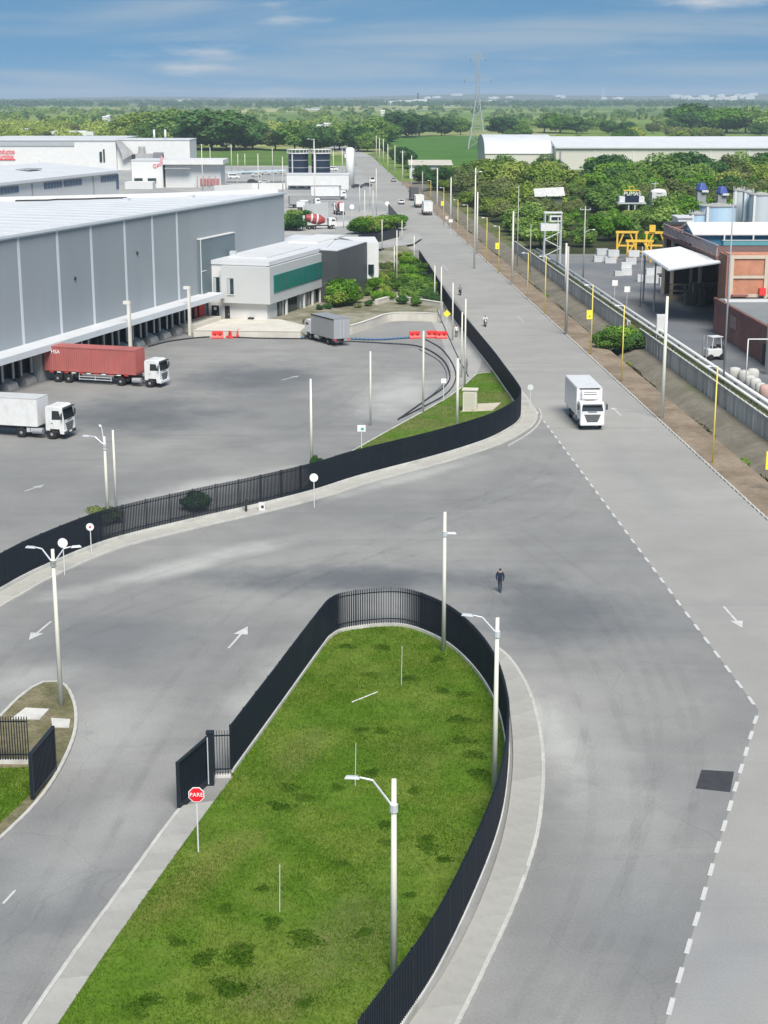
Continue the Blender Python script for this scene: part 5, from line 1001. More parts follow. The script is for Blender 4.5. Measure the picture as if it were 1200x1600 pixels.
# --- cars
cwheel = MB().lathe((0, -.1, 0), (0, 1, 0), [(0, .2), (0, .28), (.03, .32), (.17, .32), (.2, .28), (.2, .2)], 16).mesh('tyre', rubber, True); crim = MB().lathe((0, -.105, 0), (0, 1, 0), [(0, .05), (.02, .2), (.2, .2)], 12).mesh('rim', rimm)
def car(loc, ang, m, label, kind='car', group=None):
    root = thing('car' if kind != 'van' else 'van', label, kind, loc, ang, group); w = .86
    if kind == 'van': prof = [(-2.3, .35), (-2.3, 1.75), (-2.1, 1.95), (.9, 1.95), (1.55, 1.15), (2.3, 1.0), (2.4, .35)]; win = [(-1.9, 1.25), (-1.9, 1.75), (.8, 1.75), (1.3, 1.22)]; ws = [(1.58, 1.16), (.93, 1.93)]; rw_ = [(-2.315, 1.2), (-2.315, 1.75)]
    else: prof = [(-2.05, .3), (-2.1, .85), (-1.75, .98), (-1.3, 1.42), (.2, 1.46), (1.0, .98), (1.95, .85), (2.05, .3)]; win = [(-1.35, .98), (-1.15, 1.35), (.15, 1.38), (.75, 1.0)]; ws = [(1.0, .99), (.25, 1.44)]; rw_ = [(-1.74, 1.0), (-1.32, 1.41)]
    MB().side(prof, -w, w).build('body', m, root, bevel=.07)
    for s in (-1, 1): MB().side(win, s * (w - .02), s * (w + .015)).build('side_window', glass, root)
    for nm, ((xa, za), (xb, zb_)) in (('windscreen', ws), ('rear_window', rw_)):
        sg = 1 if nm == 'windscreen' else -1; MB().add([(xa + sg * .02, -w + .12, za), (xa + sg * .02, w - .12, za), (xb + sg * .02, w - .18, zb_), (xb + sg * .02, -w + .18, zb_), (xa - sg * .05, -w + .12, za), (xa - sg * .05, w - .12, za), (xb - sg * .05, w - .18, zb_), (xb - sg * .05, -w + .18, zb_)], [(0, 1, 2, 3) if sg > 0 else (3, 2, 1, 0), (0, 3, 7, 4), (1, 5, 6, 2), (3, 2, 6, 7), (0, 4, 5, 1)]).build(nm, glass, root)
    for x in (-1.3, 1.3):
        for s in (-1, 1): q = link('wheel', cwheel, root, loc=(x, s * .78, .32)); link('rim', crim, q); q.rotation_euler = (0, 0, math.pi if s > 0 else 0)
    for s in (-1, 1): MB().box((prof[-1][0], s * .6, .68), (.1, .3, .16)).build('headlight', brightw, root); MB().box((prof[0][0] - .02, s * .65, .75), (.08, .22, .2)).build('tail_light', red, root)
    MB().box((prof[0][0] + .0, 0, .42), (.12, 1.6, .2)).build('rear_bumper', darkm, root); return root
away = math.atan2(RDIR.y, RDIR.x)
silver = mat('silver_car', (.5, .51, .52), .35, .04, metal=.3); dcar = mat('dark_car', (.05, .055, .06), .35, .05); greencar = mat('green_cover', (.04, .22, .17), .6, .1); bluecar = mat('blue_cover', (.06, .09, .3), .6, .12, .5)
def carp(px, py, ang, m, label, kind='car', group=None): p = g(px, py); return car((p.x, p.y, .04), ang, m, label, kind, group)
carp(627, 319, away, white_v, 'white car driving away on the road beside the parked trucks'); carp(582, 285, away + math.pi, white_v, 'white van coming along the far left side of the road', 'van'); carp(615, 284, away, silver, 'small silver car on the far right side of the road')
for k, (px, py, m, lab) in enumerate([(345, 273, greencar, 'green covered car in the works parking'), (365, 279, white_v, 'white van parked beside the green car'), (400, 276, silver, 'silver car under the far end of the shade canopy'), (415, 273, silver, 'second silver car parked behind the shade canopy'), (385, 272, dcar, 'dark car parked in the works parking'), (520, 267, white_v, 'white van parked behind the white workshop'), (435, 272, silver, 'silver car parked close to the navy tanks'), (558, 294, dcar, 'dark car parked below the white tower'), (572, 292, dcar, 'dark car parked nearest to the far road'), (395, 286, dcar, 'dark car under the shade canopy, left one'), (412, 287, silver, 'silver car under the shade canopy, right one')]):
    carp(px, py, R(10) if k % 2 else R(190), m, lab, 'van' if 'van' in lab else 'car')
# --- trucks parked on the far right verge of the road (seen from behind)
def far_truck(px, py, m, cabm, label, L_=7.5, h=3.6, w=2.5, ang=away, cab_on=True, name='parked_truck'):
    p = g(px, py); root = thing(name, label, 'truck', (p.x, p.y, .03), ang)
    MB().box((L_ / 2, 0, (h + 1.05) / 2), (L_, w, h - 1.05)).build('box_body', m, root, bevel=.04); MB().box((L_ / 2, 0, h + .03), (L_ + .04, w + .04, .05)).build('box_roof', m, root)
    if cab_on: cab(root, L_ + 2.3, w=2.3, zt=2.8, paint_=cabm)
    chassis(root, .1, L_ + 1.8)
    for x in (1.6, L_ + .9): [wheel(root, x, s * 1.0, .95) for s in (-1, 1)]
    for s in (-1, 1): MB().box((-.03, s * .6, (h + 1.05) / 2), (.04, 1.15, h - 1.3)).build('rear_door', m, root); MB().box((-.04, s * .95, .85), (.06, .3, .16)).build('tail_light', red, root)
    MB().box((-.05, 0, .6), (.08, 2.2, .12)).build('rear_bumper', darkm, root); return root
gtr = mat('dull_grey_truck', (.3, .31, .31), .5, .08, .6); dtr = mat('charcoal_truck', (.09, .09, .095), .6, .1, .6); cdoor = mat('cream_truck_box', (.72, .71, .66), .5, .05, .5)
far_truck(669, 337, white_v, white_v, 'white box truck parked nearest in the row beside the road'); far_truck(656, 325, cdoor, gtr, 'middle truck with white top in the row beside the road', 7, 3.5); far_truck(648, 314, dtr, dtr, 'dark truck at the far end of the parked row', 8, 3.9)
far_truck(452, 325, gtr, white_v, 'white truck with grey box in the works yard left of the road', 7, 3.4, ang=R(12)); far_truck(486, 312, white_v, white_v, 'white lorry with pale box behind the works yard', 9, 4, ang=R(5)); far_truck(470, 330, white_v, white_v, 'small white truck facing away in the works yard', 4, 2.6, ang=R(80))
# cement mixer lorries, red and white
def mixer(px, py, ang, label):
    p = g(px, py); root = thing('mixer_lorry', label, 'lorry', (p.x, p.y, .03), ang); cab(root, 4.0, w=2.3, zt=2.8); chassis(root, -4.2, 3.4)
    for x in (2.6, -1.6, -2.9): [wheel(root, x, s * 1.0, .95) for s in (-1, 1)]
    d = MB().lathe((-3.6, 0, 2.9), (1, 0, -.18), [(0, .6), (.2, .7), (1.8, 1.25), (3.6, 1.25), (4.9, .6)], 18).build('drum', mat('mixer_red', (.34, .06, .06), .5, .15, .8), root, smooth=False)
    for h_, r_ in ((1.2, 1.12), (2.6, 1.29)): MB().lathe((-3.6 + h_ * .984, 0, 2.9 - h_ * .177), (1, 0, -.18), [(0, r_), (.35, r_ + .05)], 18).build('white_band', white, d)
    MB().side([(-4.6, 1.2), (-4.3, 3.4), (-3.9, 3.4), (-4.2, 1.2)], -.5, .5).build('chute', white, root); return root
mixer(530, 335, R(100), 'red and white cement mixer beside the far entrance'); mixer(500, 358, R(15), 'red and white cement mixer in front of the screen wall')
# --- forklift like truck and covered loads in the right works
p = g(1115, 562); fl = thing('forklift', 'small white forklift behind the pipes at the right', 'forklift', (p.x, p.y, .03), R(200)); MB().box((0, 0, .75), (1.9, 1.1, .8)).build('body', white_v, fl, bevel=.08); MB().box((-.75, 0, 1.0), (.5, 1.1, .9)).build('counterweight', darkm, fl, bevel=.06)
for x in (-.5, .55):
    for s in (-1, 1): MB().tube((x, s * .5, 1.1), (x * .8, s * .48, 2.3), .04, .04, 6).build('roof_post', white, fl); link('wheel', cwheel, fl, loc=(x * 1.2, s * .5, .32))
MB().box((0, 0, 2.33), (1.2, 1.1, .07)).build('roof', white, fl); MB().box((.05, 0, 1.25), (.5, .5, .12)).build('seat', dk, fl)
fl.scale = (1.3, 1.3, 1.25)
for s in (-1, 1): MB().box((1.05, s * .3, 1.3), (.1, .12, 2.4)).build('mast', steelg, fl); MB().box((1.6, s * .3, .1), (1.0, .12, .05)).build('fork', steelg, fl)
# --- motorcycles with riders, people on foot
def body(name, label, loc, rz, pose, mats, zoff=0.0, hood=False):
    """one continuous skinned figure; mats: skin, top, trousers, hair/helmet, shoes"""
    J = pose; order = list(J['v'].keys()); idx = {k: i for i, k in enumerate(order)}
    me = bpy.data.meshes.new('body'); me.from_pydata([J['v'][k][:3] for k in order], [(idx[a], idx[b]) for a, b in J['e']], [])
    o = bpy.data.objects.new('body', me); COL.objects.link(o); sk = o.modifiers.new('skin', 'SKIN'); sk.use_smooth_shade = True; sk.branch_smoothing = .3
    for k in order: r = J['v'][k][3]; me.skin_vertices[0].data[idx[k]].radius = (r, r if len(J['v'][k]) < 5 else J['v'][k][4])
    me.skin_vertices[0].data[idx['pelvis']].use_root = True
    o.modifiers.new('sub', 'SUBSURF').levels = 1; bpy.context.view_layer.update()
    m2 = bpy.data.meshes.new_from_object(o.evaluated_get(bpy.context.evaluated_depsgraph_get())); bpy.data.objects.remove(o)
    bm = bmesh.new(); bm.from_mesh(m2); m2.materials.clear()
    for m in mats: m2.materials.append(m)
    heads = Vector(J['v']['head'][:3]); hands = [Vector(J['v'][k][:3]) for k in ('hand_l', 'hand_r')]; feet = [Vector(J['v'][k][:3]) for k in ('foot_l', 'foot_r')]; knees = [Vector(J['v'][k][:3]) for k in ('knee_l', 'knee_r', 'ank_l', 'ank_r', 'hip_l', 'hip_r')]
    key = {k: Vector(J['v'][k][:3]) for k in order}
    for f in bm.faces:
        c = f.calc_center_median(); near = min(order, key=lambda k: (key[k] - c).length)
        f.material_index = 0 if near in ('hand_l', 'hand_r', 'neck') else 3 if near in ('head', 'crown') and (c.y > heads.y - .01 or c.z > heads.z + .06) else 0 if near in ('head', 'crown') else 4 if near in ('foot_l', 'foot_r', 'toe_l', 'toe_r') else 2 if near in ('knee_l', 'knee_r', 'ank_l', 'ank_r', 'hip_l', 'hip_r') else 1
        f.smooth = True
    # fingers, nose and ears
    def rod(a, b, r0, r1, mi):
        q = MB().tube(a, b, r0, r1, 6); vs = [bm.verts.new(v) for v in q.v]
        for f in q.f: bm.faces.new([vs[i] for i in f]).material_index = mi
    for s, hk, wk in ((1, 'hand_l', 'wri_l'), (-1, 'hand_r', 'wri_r')):
        h = key[hk]; d = (h - key[wk]).normalized(); sdv = d.orthogonal().normalized()
        for k in range(4):
            a = h + sdv * (.022 * (k - 1.5)); m_ = a + d * (.05 - .006 * abs(k - 1.2)); rod(a, m_, .011, .009, 0); rod(m_, m_ + (d * .6 + d.cross(sdv) * .6).normalized() * .035, .009, .007, 0)
        a = h + sdv * .03 - d * .03; rod(a, a + (d + sdv * .9).normalized() * .055, .012, .009, 0)
    rod(heads + Vector((0, -.09, .0)), heads + Vector((0, -.125, -.02)), .012, .016, 0)
    for s in (-1, 1): rod(heads + Vector((s * .075, .0, -.01)), heads + Vector((s * .1, .01, 0)), .025, .03, 0); rod(heads + Vector((s * .033, -.088, .02)), heads + Vector((s * .033, -.1, .02)), .012, .008, 3)
    bm.to_mesh(m2); bm.free()
    p = link('person', m2); p.location = (loc[0], loc[1], loc[2] + zoff); p.rotation_euler = (0, 0, rz); tag(p, label, 'person'); return p
SKEL = [('pelvis', 'waist'), ('waist', 'chest'), ('chest', 'neck'), ('neck', 'head'), ('head', 'crown'), ('chest', 'sh_l'), ('sh_l', 'elb_l'), ('elb_l', 'wri_l'), ('wri_l', 'hand_l'), ('chest', 'sh_r'), ('sh_r', 'elb_r'), ('elb_r', 'wri_r'), ('wri_r', 'hand_r'),
        ('pelvis', 'hip_l'), ('hip_l', 'knee_l'), ('knee_l', 'ank_l'), ('ank_l', 'foot_l'), ('foot_l', 'toe_l'), ('pelvis', 'hip_r'), ('hip_r', 'knee_r'), ('knee_r', 'ank_r'), ('ank_r', 'foot_r'), ('foot_r', 'toe_r')]
def walk_pose(k=1.0, jacket=1.0):   # faces -y
    v = dict(pelvis=(0, 0, .93, .145 * jacket, .11), waist=(0, .01, 1.1, .15 * jacket, .11), chest=(0, .015, 1.34, .165 * jacket, .12), neck=(0, .0, 1.49, .055), head=(0, -.015, 1.61, .085), crown=(0, .0, 1.69, .07),
             sh_l=(.18, .01, 1.4, .07 * jacket), elb_l=(.25, .05, 1.14, .052 * jacket), wri_l=(.24, -.05, .92, .036), hand_l=(.235, -.08, .84, .032), sh_r=(-.18, .01, 1.4, .07 * jacket), elb_r=(-.25, -.02, 1.13, .052 * jacket), wri_r=(-.24, .02, .9, .036), hand_r=(-.235, .02, .82, .032),
             hip_l=(.09, 0, .85, .092), knee_l=(.085, -.1 * k, .49, .062), ank_l=(.08, -.14 * k, .1, .045), foot_l=(.08, -.2 * k, .05, .042), toe_l=(.08, -.3 * k, .035, .03), hip_r=(-.09, 0, .85, .092), knee_r=(-.085, .03 * k, .48, .062), ank_r=(-.08, .2 * k, .12, .045), foot_r=(-.08, .15 * k, .05, .042), toe_r=(-.08, .06 * k, .035, .03))
    return dict(v=v, e=SKEL)
def ride_pose():                      # seated, hands forward, faces -y; z measured from the ground
    v = dict(pelvis=(0, .12, .86, .14, .12), waist=(0, .08, 1.02, .145, .12), chest=(0, -.02, 1.26, .165, .13), neck=(0, -.06, 1.4, .055), head=(0, -.09, 1.53, .12), crown=(0, -.07, 1.6, .11),
             sh_l=(.19, -.03, 1.31, .07), elb_l=(.3, -.2, 1.1, .05), wri_l=(.31, -.45, 1.03, .036), hand_l=(.31, -.5, 1.02, .032), sh_r=(-.19, -.03, 1.31, .07), elb_r=(-.3, -.2, 1.1, .05), wri_r=(-.31, -.45, 1.03, .036), hand_r=(-.31, -.5, 1.02, .032),
             hip_l=(.11, .08, .82, .09), knee_l=(.2, -.32, .72, .065), ank_l=(.19, -.08, .36, .045), foot_l=(.19, -.14, .31, .042), toe_l=(.19, -.24, .3, .03), hip_r=(-.11, .08, .82, .09), knee_r=(-.2, -.32, .72, .065), ank_r=(-.19, -.08, .36, .045), foot_r=(-.19, -.14, .31, .042), toe_r=(-.19, -.24, .3, .03))
    return dict(v=v, e=SKEL)
skin = mat('skin', (.33, .19, .13), .6, .05); hair = mat('dark_hair', (.015, .012, .01), .6, .1); navyc = mat('navy_jacket', (.014, .022, .05), .8, .12, 6); jeans = mat('dark_jeans', (.02, .032, .065), .85, .15, 8); shoe = mat('black_shoe', (.02, .02, .02), .6, .1); whitec = mat('white_shirt', (.7, .7, .69), .8, .06, 5); greyc = mat('grey_clothes', (.2, .2, .2), .85, .1, 5); blackc = mat('black_clothes', (.02, .02, .022), .8, .1, 5); helm = mat('black_helmet', (.012, .012, .014), .25, .05)
p = g(781, 926); body('person', 'person in a dark blue jacket walking alone across the junction', (p.x, p.y, .005), R(165), walk_pose(.8, 1.2), [skin, navyc, jeans, hair, shoe])
p = g(713, 527); body('person', 'person in a white shirt and dark trousers beside the fence', (p.x, p.y, .01), R(10), walk_pose(.3, 1.05), [skin, whitec, blackc, helm, shoe])
p = g(729, 582); body('person', 'person in grey clothes standing on the pale margin inside the fence', (p.x, p.y, .01), R(60), walk_pose(.3), [skin, greyc, greyc, hair, shoe])
def motorcycle(loc, rz, label):      # faces -y
    root = thing('motorcycle', label, 'motorcycle', loc, rz); w = MB().lathe((-.05, 0, 0), (1, 0, 0), [(0, .22), (0, .28), (.03, .3), (.07, .3), (.1, .28), (.1, .22)], 20).mesh('wheel', rubber, True); wr = MB().lathe((-.02, 0, 0), (1, 0, 0), [(0, .22), (.04, .22)], 16).mesh('rim', rimm)
    for y in (-.66, .62): q = link('wheel', w, root, loc=(0, y, .3)); link('rim', wr, q)
    MB().box((0, -.05, .45), (.26, .5, .34)).build('engine', darkm, root, bevel=.04); MB().box((0, -.18, .78), (.3, .5, .24)).build('fuel_tank', dcar, root, bevel=.08); MB().box((0, .32, .76), (.26, .7, .12)).build('seat', dk, root, bevel=.04); MB().box((0, .78, .72), (.2, .3, .1)).build('tail', dcar, root)
    for s in (-1, 1): MB().tube((s * .08, -.66, .3), (s * .08, -.46, .95), .028, .028, 6).build('fork', galv, root); MB().tube((s * .13, .62, .3), (s * .12, .1, .5), .025, .025, 6).build('swing_arm', darkm, root); MB().tube((0, -.46, .98), (s * .34, -.44, 1.04), .018, .018, 6).build('handlebar', darkm, root)
    MB().tube((0, -.58, .85), (0, -.5, .85), .09, .1, 12).build('headlight', brightw, root); MB().tube((.15, .0, .32), (.15, .75, .38), .05, .06, 8).build('exhaust', galv, root); return root
p = g(758, 510); a = math.atan2(-RDIR.y, -RDIR.x) + R(90); motorcycle((p.x, p.y, .012), a, 'motorcycle ridden towards us in mid road, nearer of the two'); body('person', 'motorcycle rider in black with white chest in mid road', (p.x, p.y, .012), a, ride_pose(), [skin, whitec, blackc, helm, shoe])
p = g(719, 461); motorcycle((p.x, p.y, .012), a + math.pi, 'motorcycle riding away close to the fence, farther of the two'); body('person', 'motorcycle rider in grey seen from behind near the fence', (p.x, p.y, .012), a + math.pi, ride_pose(), [skin, greyc, blackc, helm, shoe])
# ================================================================ BARRIERS, HOSES, CABINET
def barrier(px, py, rz, label, tip=0):
    p = g(px, py); root = thing('traffic_barrier', label, 'barrier', (p.x, p.y, .01), rz, 'red plastic barriers in the yard')
    mb = MB(); prof = [(-.28, 0), (-.28, .18), (-.12, .45), (-.1, 1.0), (.1, 1.0), (.12, .45), (.28, .18), (.28, 0)]
    b = MB().side(prof, -.75, .75).build('shell', red, root, bevel=.03)
    for y in (-.35, .35): MB().box((0, y, .55), (.34, .32, .3)).build('slot', mat('barrier_slot', (.3, .02, .02), .6, .05), root)
    if tip: b.parent.rotation_euler = (R(90), 0, rz); root.location.z = .3
    return root
barrier(340, 529, R(95), 'red plastic barrier, left one near the office steps'); barrier(350, 527, R(60), 'red plastic barrier, middle one near the office steps'); barrier(359, 528, R(20), 'red plastic barrier standing askew near the office steps'); barrier(372, 527, R(0), 'dark red barrier standing apart near the office steps')
barrier(648, 529, R(100), 'red plastic barrier standing beside the white pole by the ramp'); barrier(675, 528, R(88), 'red plastic barrier, left of the pair by the warning sign'); barrier(690, 529, R(92), 'red plastic barrier, right of the pair by the warning sign')
def hose(pts, r, m, label, closed=False):
    P = smooth_line([g(*q, .03 + r) for q in pts], .6); o = P[0].copy(); mb = MB().path([q - o for q in P], r, 6); x = mb.build('hose', m, None, smooth=True); x.location = o; tag(x, label, 'hose'); return x
hosed = mat('dark_hose', (.035, .04, .05), .6, .2, 2); hoseb = mat('blue_hose', (.08, .17, .3), .6, .1, 2); hoseg = mat('grey_hose', (.2, .22, .25), .6, .1, 2)
hose([(232, 541), (270, 532), (330, 526), (400, 528), (475, 529), (530, 530)], .09, hosed, 'dark hose lying along the foot of the retaining wall'); hose([(378, 524.5), (430, 526), (475, 527)], .13, hoseb, 'thick blue hose left of the grey truck'); hose([(548, 529), (590, 530), (640, 527)], .13, hoseb, 'blue hose right of the grey truck')
hose([(546, 533), (600, 536), (655, 541), (690, 560), (703, 585), (695, 603), (665, 625), (622, 655)], .08, hosed, 'dark hose looping across the pale margin to the grass'); hose([(665, 530), (690, 545), (708, 570), (712, 592), (697, 615), (660, 636), (628, 652)], .07, hosed, 'second dark hose curving outside the first'); hose([(655, 545), (688, 565), (698, 590), (680, 612), (655, 632)], .07, hoseg, 'grey hose inside the loop of dark hoses'); hose([(680, 478), (712, 550), (732, 588)], .05, hosed, 'thin dark cable along the fence inside')
p = g(734, 642, .1); cb = thing('concrete_cabinet', 'beige concrete utility cabinet in the grass wedge', 'cabinet', (p.x, p.y, .1), R(-8)); cm = mat('cabinet_beige', (.6, .57, .47), .8, .06, .6); MB().box((0, .3, 1.1), (1.45, 1.0, 2.2)).build('body', cm, cb); MB().box((0, .3, 2.25), (1.65, 1.2, .12)).build('lid', cm, cb); MB().box((0, -.22, 1.05), (1.1, .04, 1.8)).build('door', mat('cabinet_door', (.52, .5, .42), .7, .05, 1), cb)
q = g(722, 644, .1); mb = MB(); mb.prism([G2(720, 645), G2(745, 633), G2(783, 631), G2(770, 643)], .1, .16); x = mb.build('cabinet_slab', mat('slab_warm', (.5, .45, .36), .85, .08, .6)); tag(x, 'flat beige slab in front of the concrete cabinet', 'slab')
# meter box in the yard fence
p = g(410, 797); x = thing('meter_box', 'small pale meter box at the foot of the slatted fence', 'box', (p.x, p.y - .3, .1)); MB().box((0, 0, .3), (.5, .35, .6)).build('case', white, x); MB().box((.05, -.19, .3), (.2, .03, .2)).build('hatch', dk, x)
p = g(385, 800); x = thing('hydrant', 'dark hydrant post in front of the slatted fence', 'hydrant', (p.x, p.y - .2, .1)); MB().tube((0, 0, 0), (0, 0, .9), .09, .09, 10).build('barrel', dk, x); MB().box((0, 0, .75), (.5, .14, .14)).build('nozzle', dk, x); MB().sphere((0, 0, .95), .12, 10).build('cap', dk, x)
# small marker sticks on the lawn
for k, (px, pb, pt, lab) in enumerate([(437, 1425, 1352, 'thin white marker stick in the lower lawn'), (555, 1228, 1162, 'thin pale marker stick beside the lamp arm'), (627, 1072, 1010, 'thin pale marker stick near the tip of the lawn')]):
    b = g(px, pb, .13); h = height(px, pb, pt); x = thing('marker_stick', lab, 'stick', (b.x, b.y, .1)); MB().tube((0, 0, 0), (.04, 0, h), .018, .014, 6).build('rod', white, x); MB().box((.04, 0, h), (.03, .03, .08)).build('tip', white, x)
a_, b_ = g(550, 1097, .16), g(590, 1081, .16); x = MB().tube((0, 0, 0), b_ - a_, .035, .03, 6).build('loose_pipe', white); x.location = a_; tag(x, 'pale pipe lying in the grass of the lawn', 'pipe')
# block store, yellow formwork frames, stacked blocks in the right works
blk = mat('concrete_block', (.55, .56, .57), .8, .1, .8, rnd=.1); yel = mat('formwork_yellow', (.72, .45, .06), .6, .12, .8); bmesh_ = MB().box((0, 0, .55), (1.9, 1.3, 1.1)).mesh('block', blk)
def block(px, py, label, z=0, s=1.0, rz=0.0):
    p = g(px, py); x = thing('concrete_block', label, 'block', (p.x, p.y, .03 + z), rz, 'pale concrete blocks in the works yard'); c = link('core', bmesh_, x); c.scale = (s, s, s); MB().box((0, 0, 1.12 * s), (1.6 * s, .25, .05)).build('lifting_bar', steelg, x); return x
for k, (px, py, z, s) in enumerate([(936, 409, 0, 1.15), (954, 411, 0, 1.15), (940, 409, 1.3, 1.15), (957, 411, 1.3, 1.15), (985, 413, 0, 1.1), (990, 411, 1.25, 1.1), (978, 430, 0, 1.0), (966, 431, 0, .8), (978, 429, 1.15, 1.0), (1005, 440, 0, 1.1), (1018, 442, 0, 1.2), (1028, 438, 1.3, 1.0), (1016, 441, 1.35, 1.0), (1040, 446, 0, 1.2)]):
    block(px, py, 'pale concrete block in the works yard, %s from the left stack' % ['first', 'second', 'third', 'fourth', 'fifth', 'sixth', 'seventh', 'eighth', 'ninth', 'tenth', 'eleventh', 'twelfth', 'thirteenth', 'fourteenth'][k], z, s, R(random.uniform(-8, 8)))
def formwork(px, py, w, h, label, flip=1, z=0):
    p = g(px, py); x = thing('formwork_frame', label, 'frame', (p.x, p.y, .03 + z), R(-4)); MB().box((0, 0, h), (w, .5, .45)).build('top_beam', yel, x)
    for sx in (-.42, .42): MB().box((sx * w, 0, h / 2), (.35, .45, h)).build('leg', yel, x); MB().tube((sx * w, 0, h * .35), (sx * w * .35, 0, h * .95), .18, .18, 6).build('brace', yel, x)
    MB().box((0, 0, h * .5), (w * .9, .3, .3)).build('middle_beam', yel, x); return x
formwork(978, 405, 4.5, 5.4, 'yellow steel formwork frame, tallest and leftmost'); formwork(998, 410, 5.5, 4.2, 'yellow steel formwork frame, middle lower one'); formwork(1025, 404, 5.0, 5.2, 'yellow steel formwork frame beside the railed terrace')
p = g(1022, 405); MB().box((0, 0, 0), (1.2, 1.0, 1.4)).build('winch_head', yel, bpy.data.objects['formwork_frame.002']).location = (-1.0, 0, 6.0)
# long frames lying in the open hall
tan = mat('tan_steel', (.35, .28, .19), .7, .15, .8)
for px, py, w, lab in ((1068, 468, 5.0, 'tan steel rack in the open hall, left one'), (1101, 466, 5.0, 'tan steel rack in the open hall, right one')):
    p = g(px, py); x = thing('steel_rack', lab, 'rack', (p.x, p.y, .03)); MB().box((0, 0, .35), (w, 2.0, .7)).build('base', tan, x)
    for z in (1.5, 2.5): MB().box((0, -.9, z), (w, .2, .25)).build('bar', tan, x)
    for sx in (-.48, 0, .48): MB().box((sx * w, -.9, 1.6), (.2, .2, 2.0)).build('upright', tan, x)
# white sacks and debris behind the wall
sack = mat('white_sack', (.5, .49, .46), .8, .1, 1.5)
for k, (px, py) in enumerate([(1148, 590), (1162, 593), (1172, 600), (1180, 606), (1176, 592), (1188, 612), (1196, 618)]):
    p = g(px, py); mb = MB(); sz = random.uniform(.9, 1.15)
    for (zz0, f0) in ((0, .92), (.3, 1.06), (.75, 1.04), (1.0, .8), (1.08, .35)): mb.v += [(math.cos(a_ * .7854) * sz * .62 * f0 * (1.12 if a_ % 2 else .95) + random.uniform(-.05, .05), math.sin(a_ * .7854) * sz * .58 * f0 * (1.12 if a_ % 2 else .95) + random.uniform(-.05, .05), zz0 * sz) for a_ in range(8)]
    for r_ in range(4): mb.f += [(r_ * 8 + a_, r_ * 8 + (a_ + 1) % 8, r_ * 8 + 8 + (a_ + 1) % 8, r_ * 8 + 8 + a_) for a_ in range(8)]
    mb.f.append(tuple(range(32, 40))); mb.m = [0] * len(mb.f)
    x = mb.build('white_sack', mat('pink_sack', (.5, .33, .28), .8, .1) if k == 6 else sack, smooth=True); x.location = (p.x, p.y, .02); tag(x, 'pale pink sack at the right end of the sack heap' if k == 6 else 'bulging white sack in the heap behind the pipes', 'sack', None if k == 6 else 'white sacks heaped behind the pipes')
p = g(1032, 528); x = thing('white_cabinet', 'tall white cabinet beside the pipes and the concrete pole', 'cabinet', (p.x, p.y, .02)); MB().box((0, 0, 1.6), (1.3, .7, 3.2)).build('case', white, x); MB().box((0, -.37, 1.6), (1.1, .03, 2.8)).build('door', cream, x)
# steel stair tower and small cabin
p = g(862, 412); x = thing('stair_tower', 'pale steel stair tower with white cabin at the grove edge', 'tower', (p.x, p.y, 0)); hh = height(862, 412, 332)
for sx in (-1.6, 1.6):
    for sy in (-1, 1): MB().tube((sx, sy, 0), (sx, sy, hh), .12, .12, 6).build('leg', galv, x)
MB().box((-.6, 0, hh * .72), (3.6, 2.2, hh * .14)).build('cabin', white, x); MB().box((.5, -.05, hh * .89), (2.4, 2.0, hh * .12)).build('upper_cabin', white, x); MB().box((.5, -1.08, hh * .89), (1.8, .06, hh * .06)).build('window', dglass, x); MB().box((0, 0, hh), (3.6, 2.4, .2)).build('roof', white, x)
for k in range(4): MB().tube((-1.6 if k % 2 else 1.6, -1, hh * .16 * k), (1.6 if k % 2 else -1.6, -1, hh * .16 * (k + 1)), .1, .1, 6).build('stair_flight', galv, x)
# lorry with raised navy cab among the trees, blue covers
p = at_depth(985, 430); zt_ = z_at(317, 430); x = thing('gantry_cab', 'navy cabin with white sides and lettering on a platform in the grove', 'cabin', (p.x, 430, 0)); MB().box((0, 0, zt_), (7.6, 4, .35)).build('platform', galv, x)
for sx in (-2.8, 2.8):
    for sy in (-1.6, 1.6): MB().box((sx * .3, sy, zt_ / 2), (.3, .3, zt_)).build('leg', galv, x)
MB().box((0, 0, zt_ + 1.1), (3.8, 3, 1.8)).build('cabin', navy, x)
for sx in (-2.6, 2.6): MB().box((sx, 0, zt_ + 1.0), (1.5, 3, 1.5)).build('white_box', white, x)
text_mesh('lettering', 'PUMAS', 1.5, brightw, x, (0, -1.5, zt_ + 2.5), (R(90), 0, 0), .05); MB().box((0, 0, zt_ + 3.3), (4.4, .3, .25)).build('roof_bar', yel, x); MB().tube((-.7, 0, zt_ + 3.3), (-.5, 0, zt_ + 4.3), .12, .12, 6).tube((-.5, 0, zt_ + 4.3), (.5, 0, zt_ + 4.3), .12, .12, 6).tube((.5, 0, zt_ + 4.3), (.7, 0, zt_ + 3.3), .12, .12, 6).build('lifting_hoop', yel, x)
for px, py, m, lab in ((1093, 292, bluecar, 'blue covered machine at the grove edge, left one'), (1125, 297, bluecar, 'blue covered machine at the grove edge, right one')):
    p = at_depth(px, 400); zz = z_at(py, 400); x = thing('covered_machine', lab, 'machine', (p.x, 400, 0)); MB().box((0, 0, zz / 2 - .6), (2.2, 2.0, zz - 1.2)).build('stand', steelg, x); mb = MB().box((0, 0, zz), (2.6, 2.6, 1.9), .4, top=(.55, .6)); mb.build('cover', m, x, bevel=.35); MB().box((.7, -1.4, zz - 1.0), (1.6, .5, .5)).build('white_skirt', white, x)
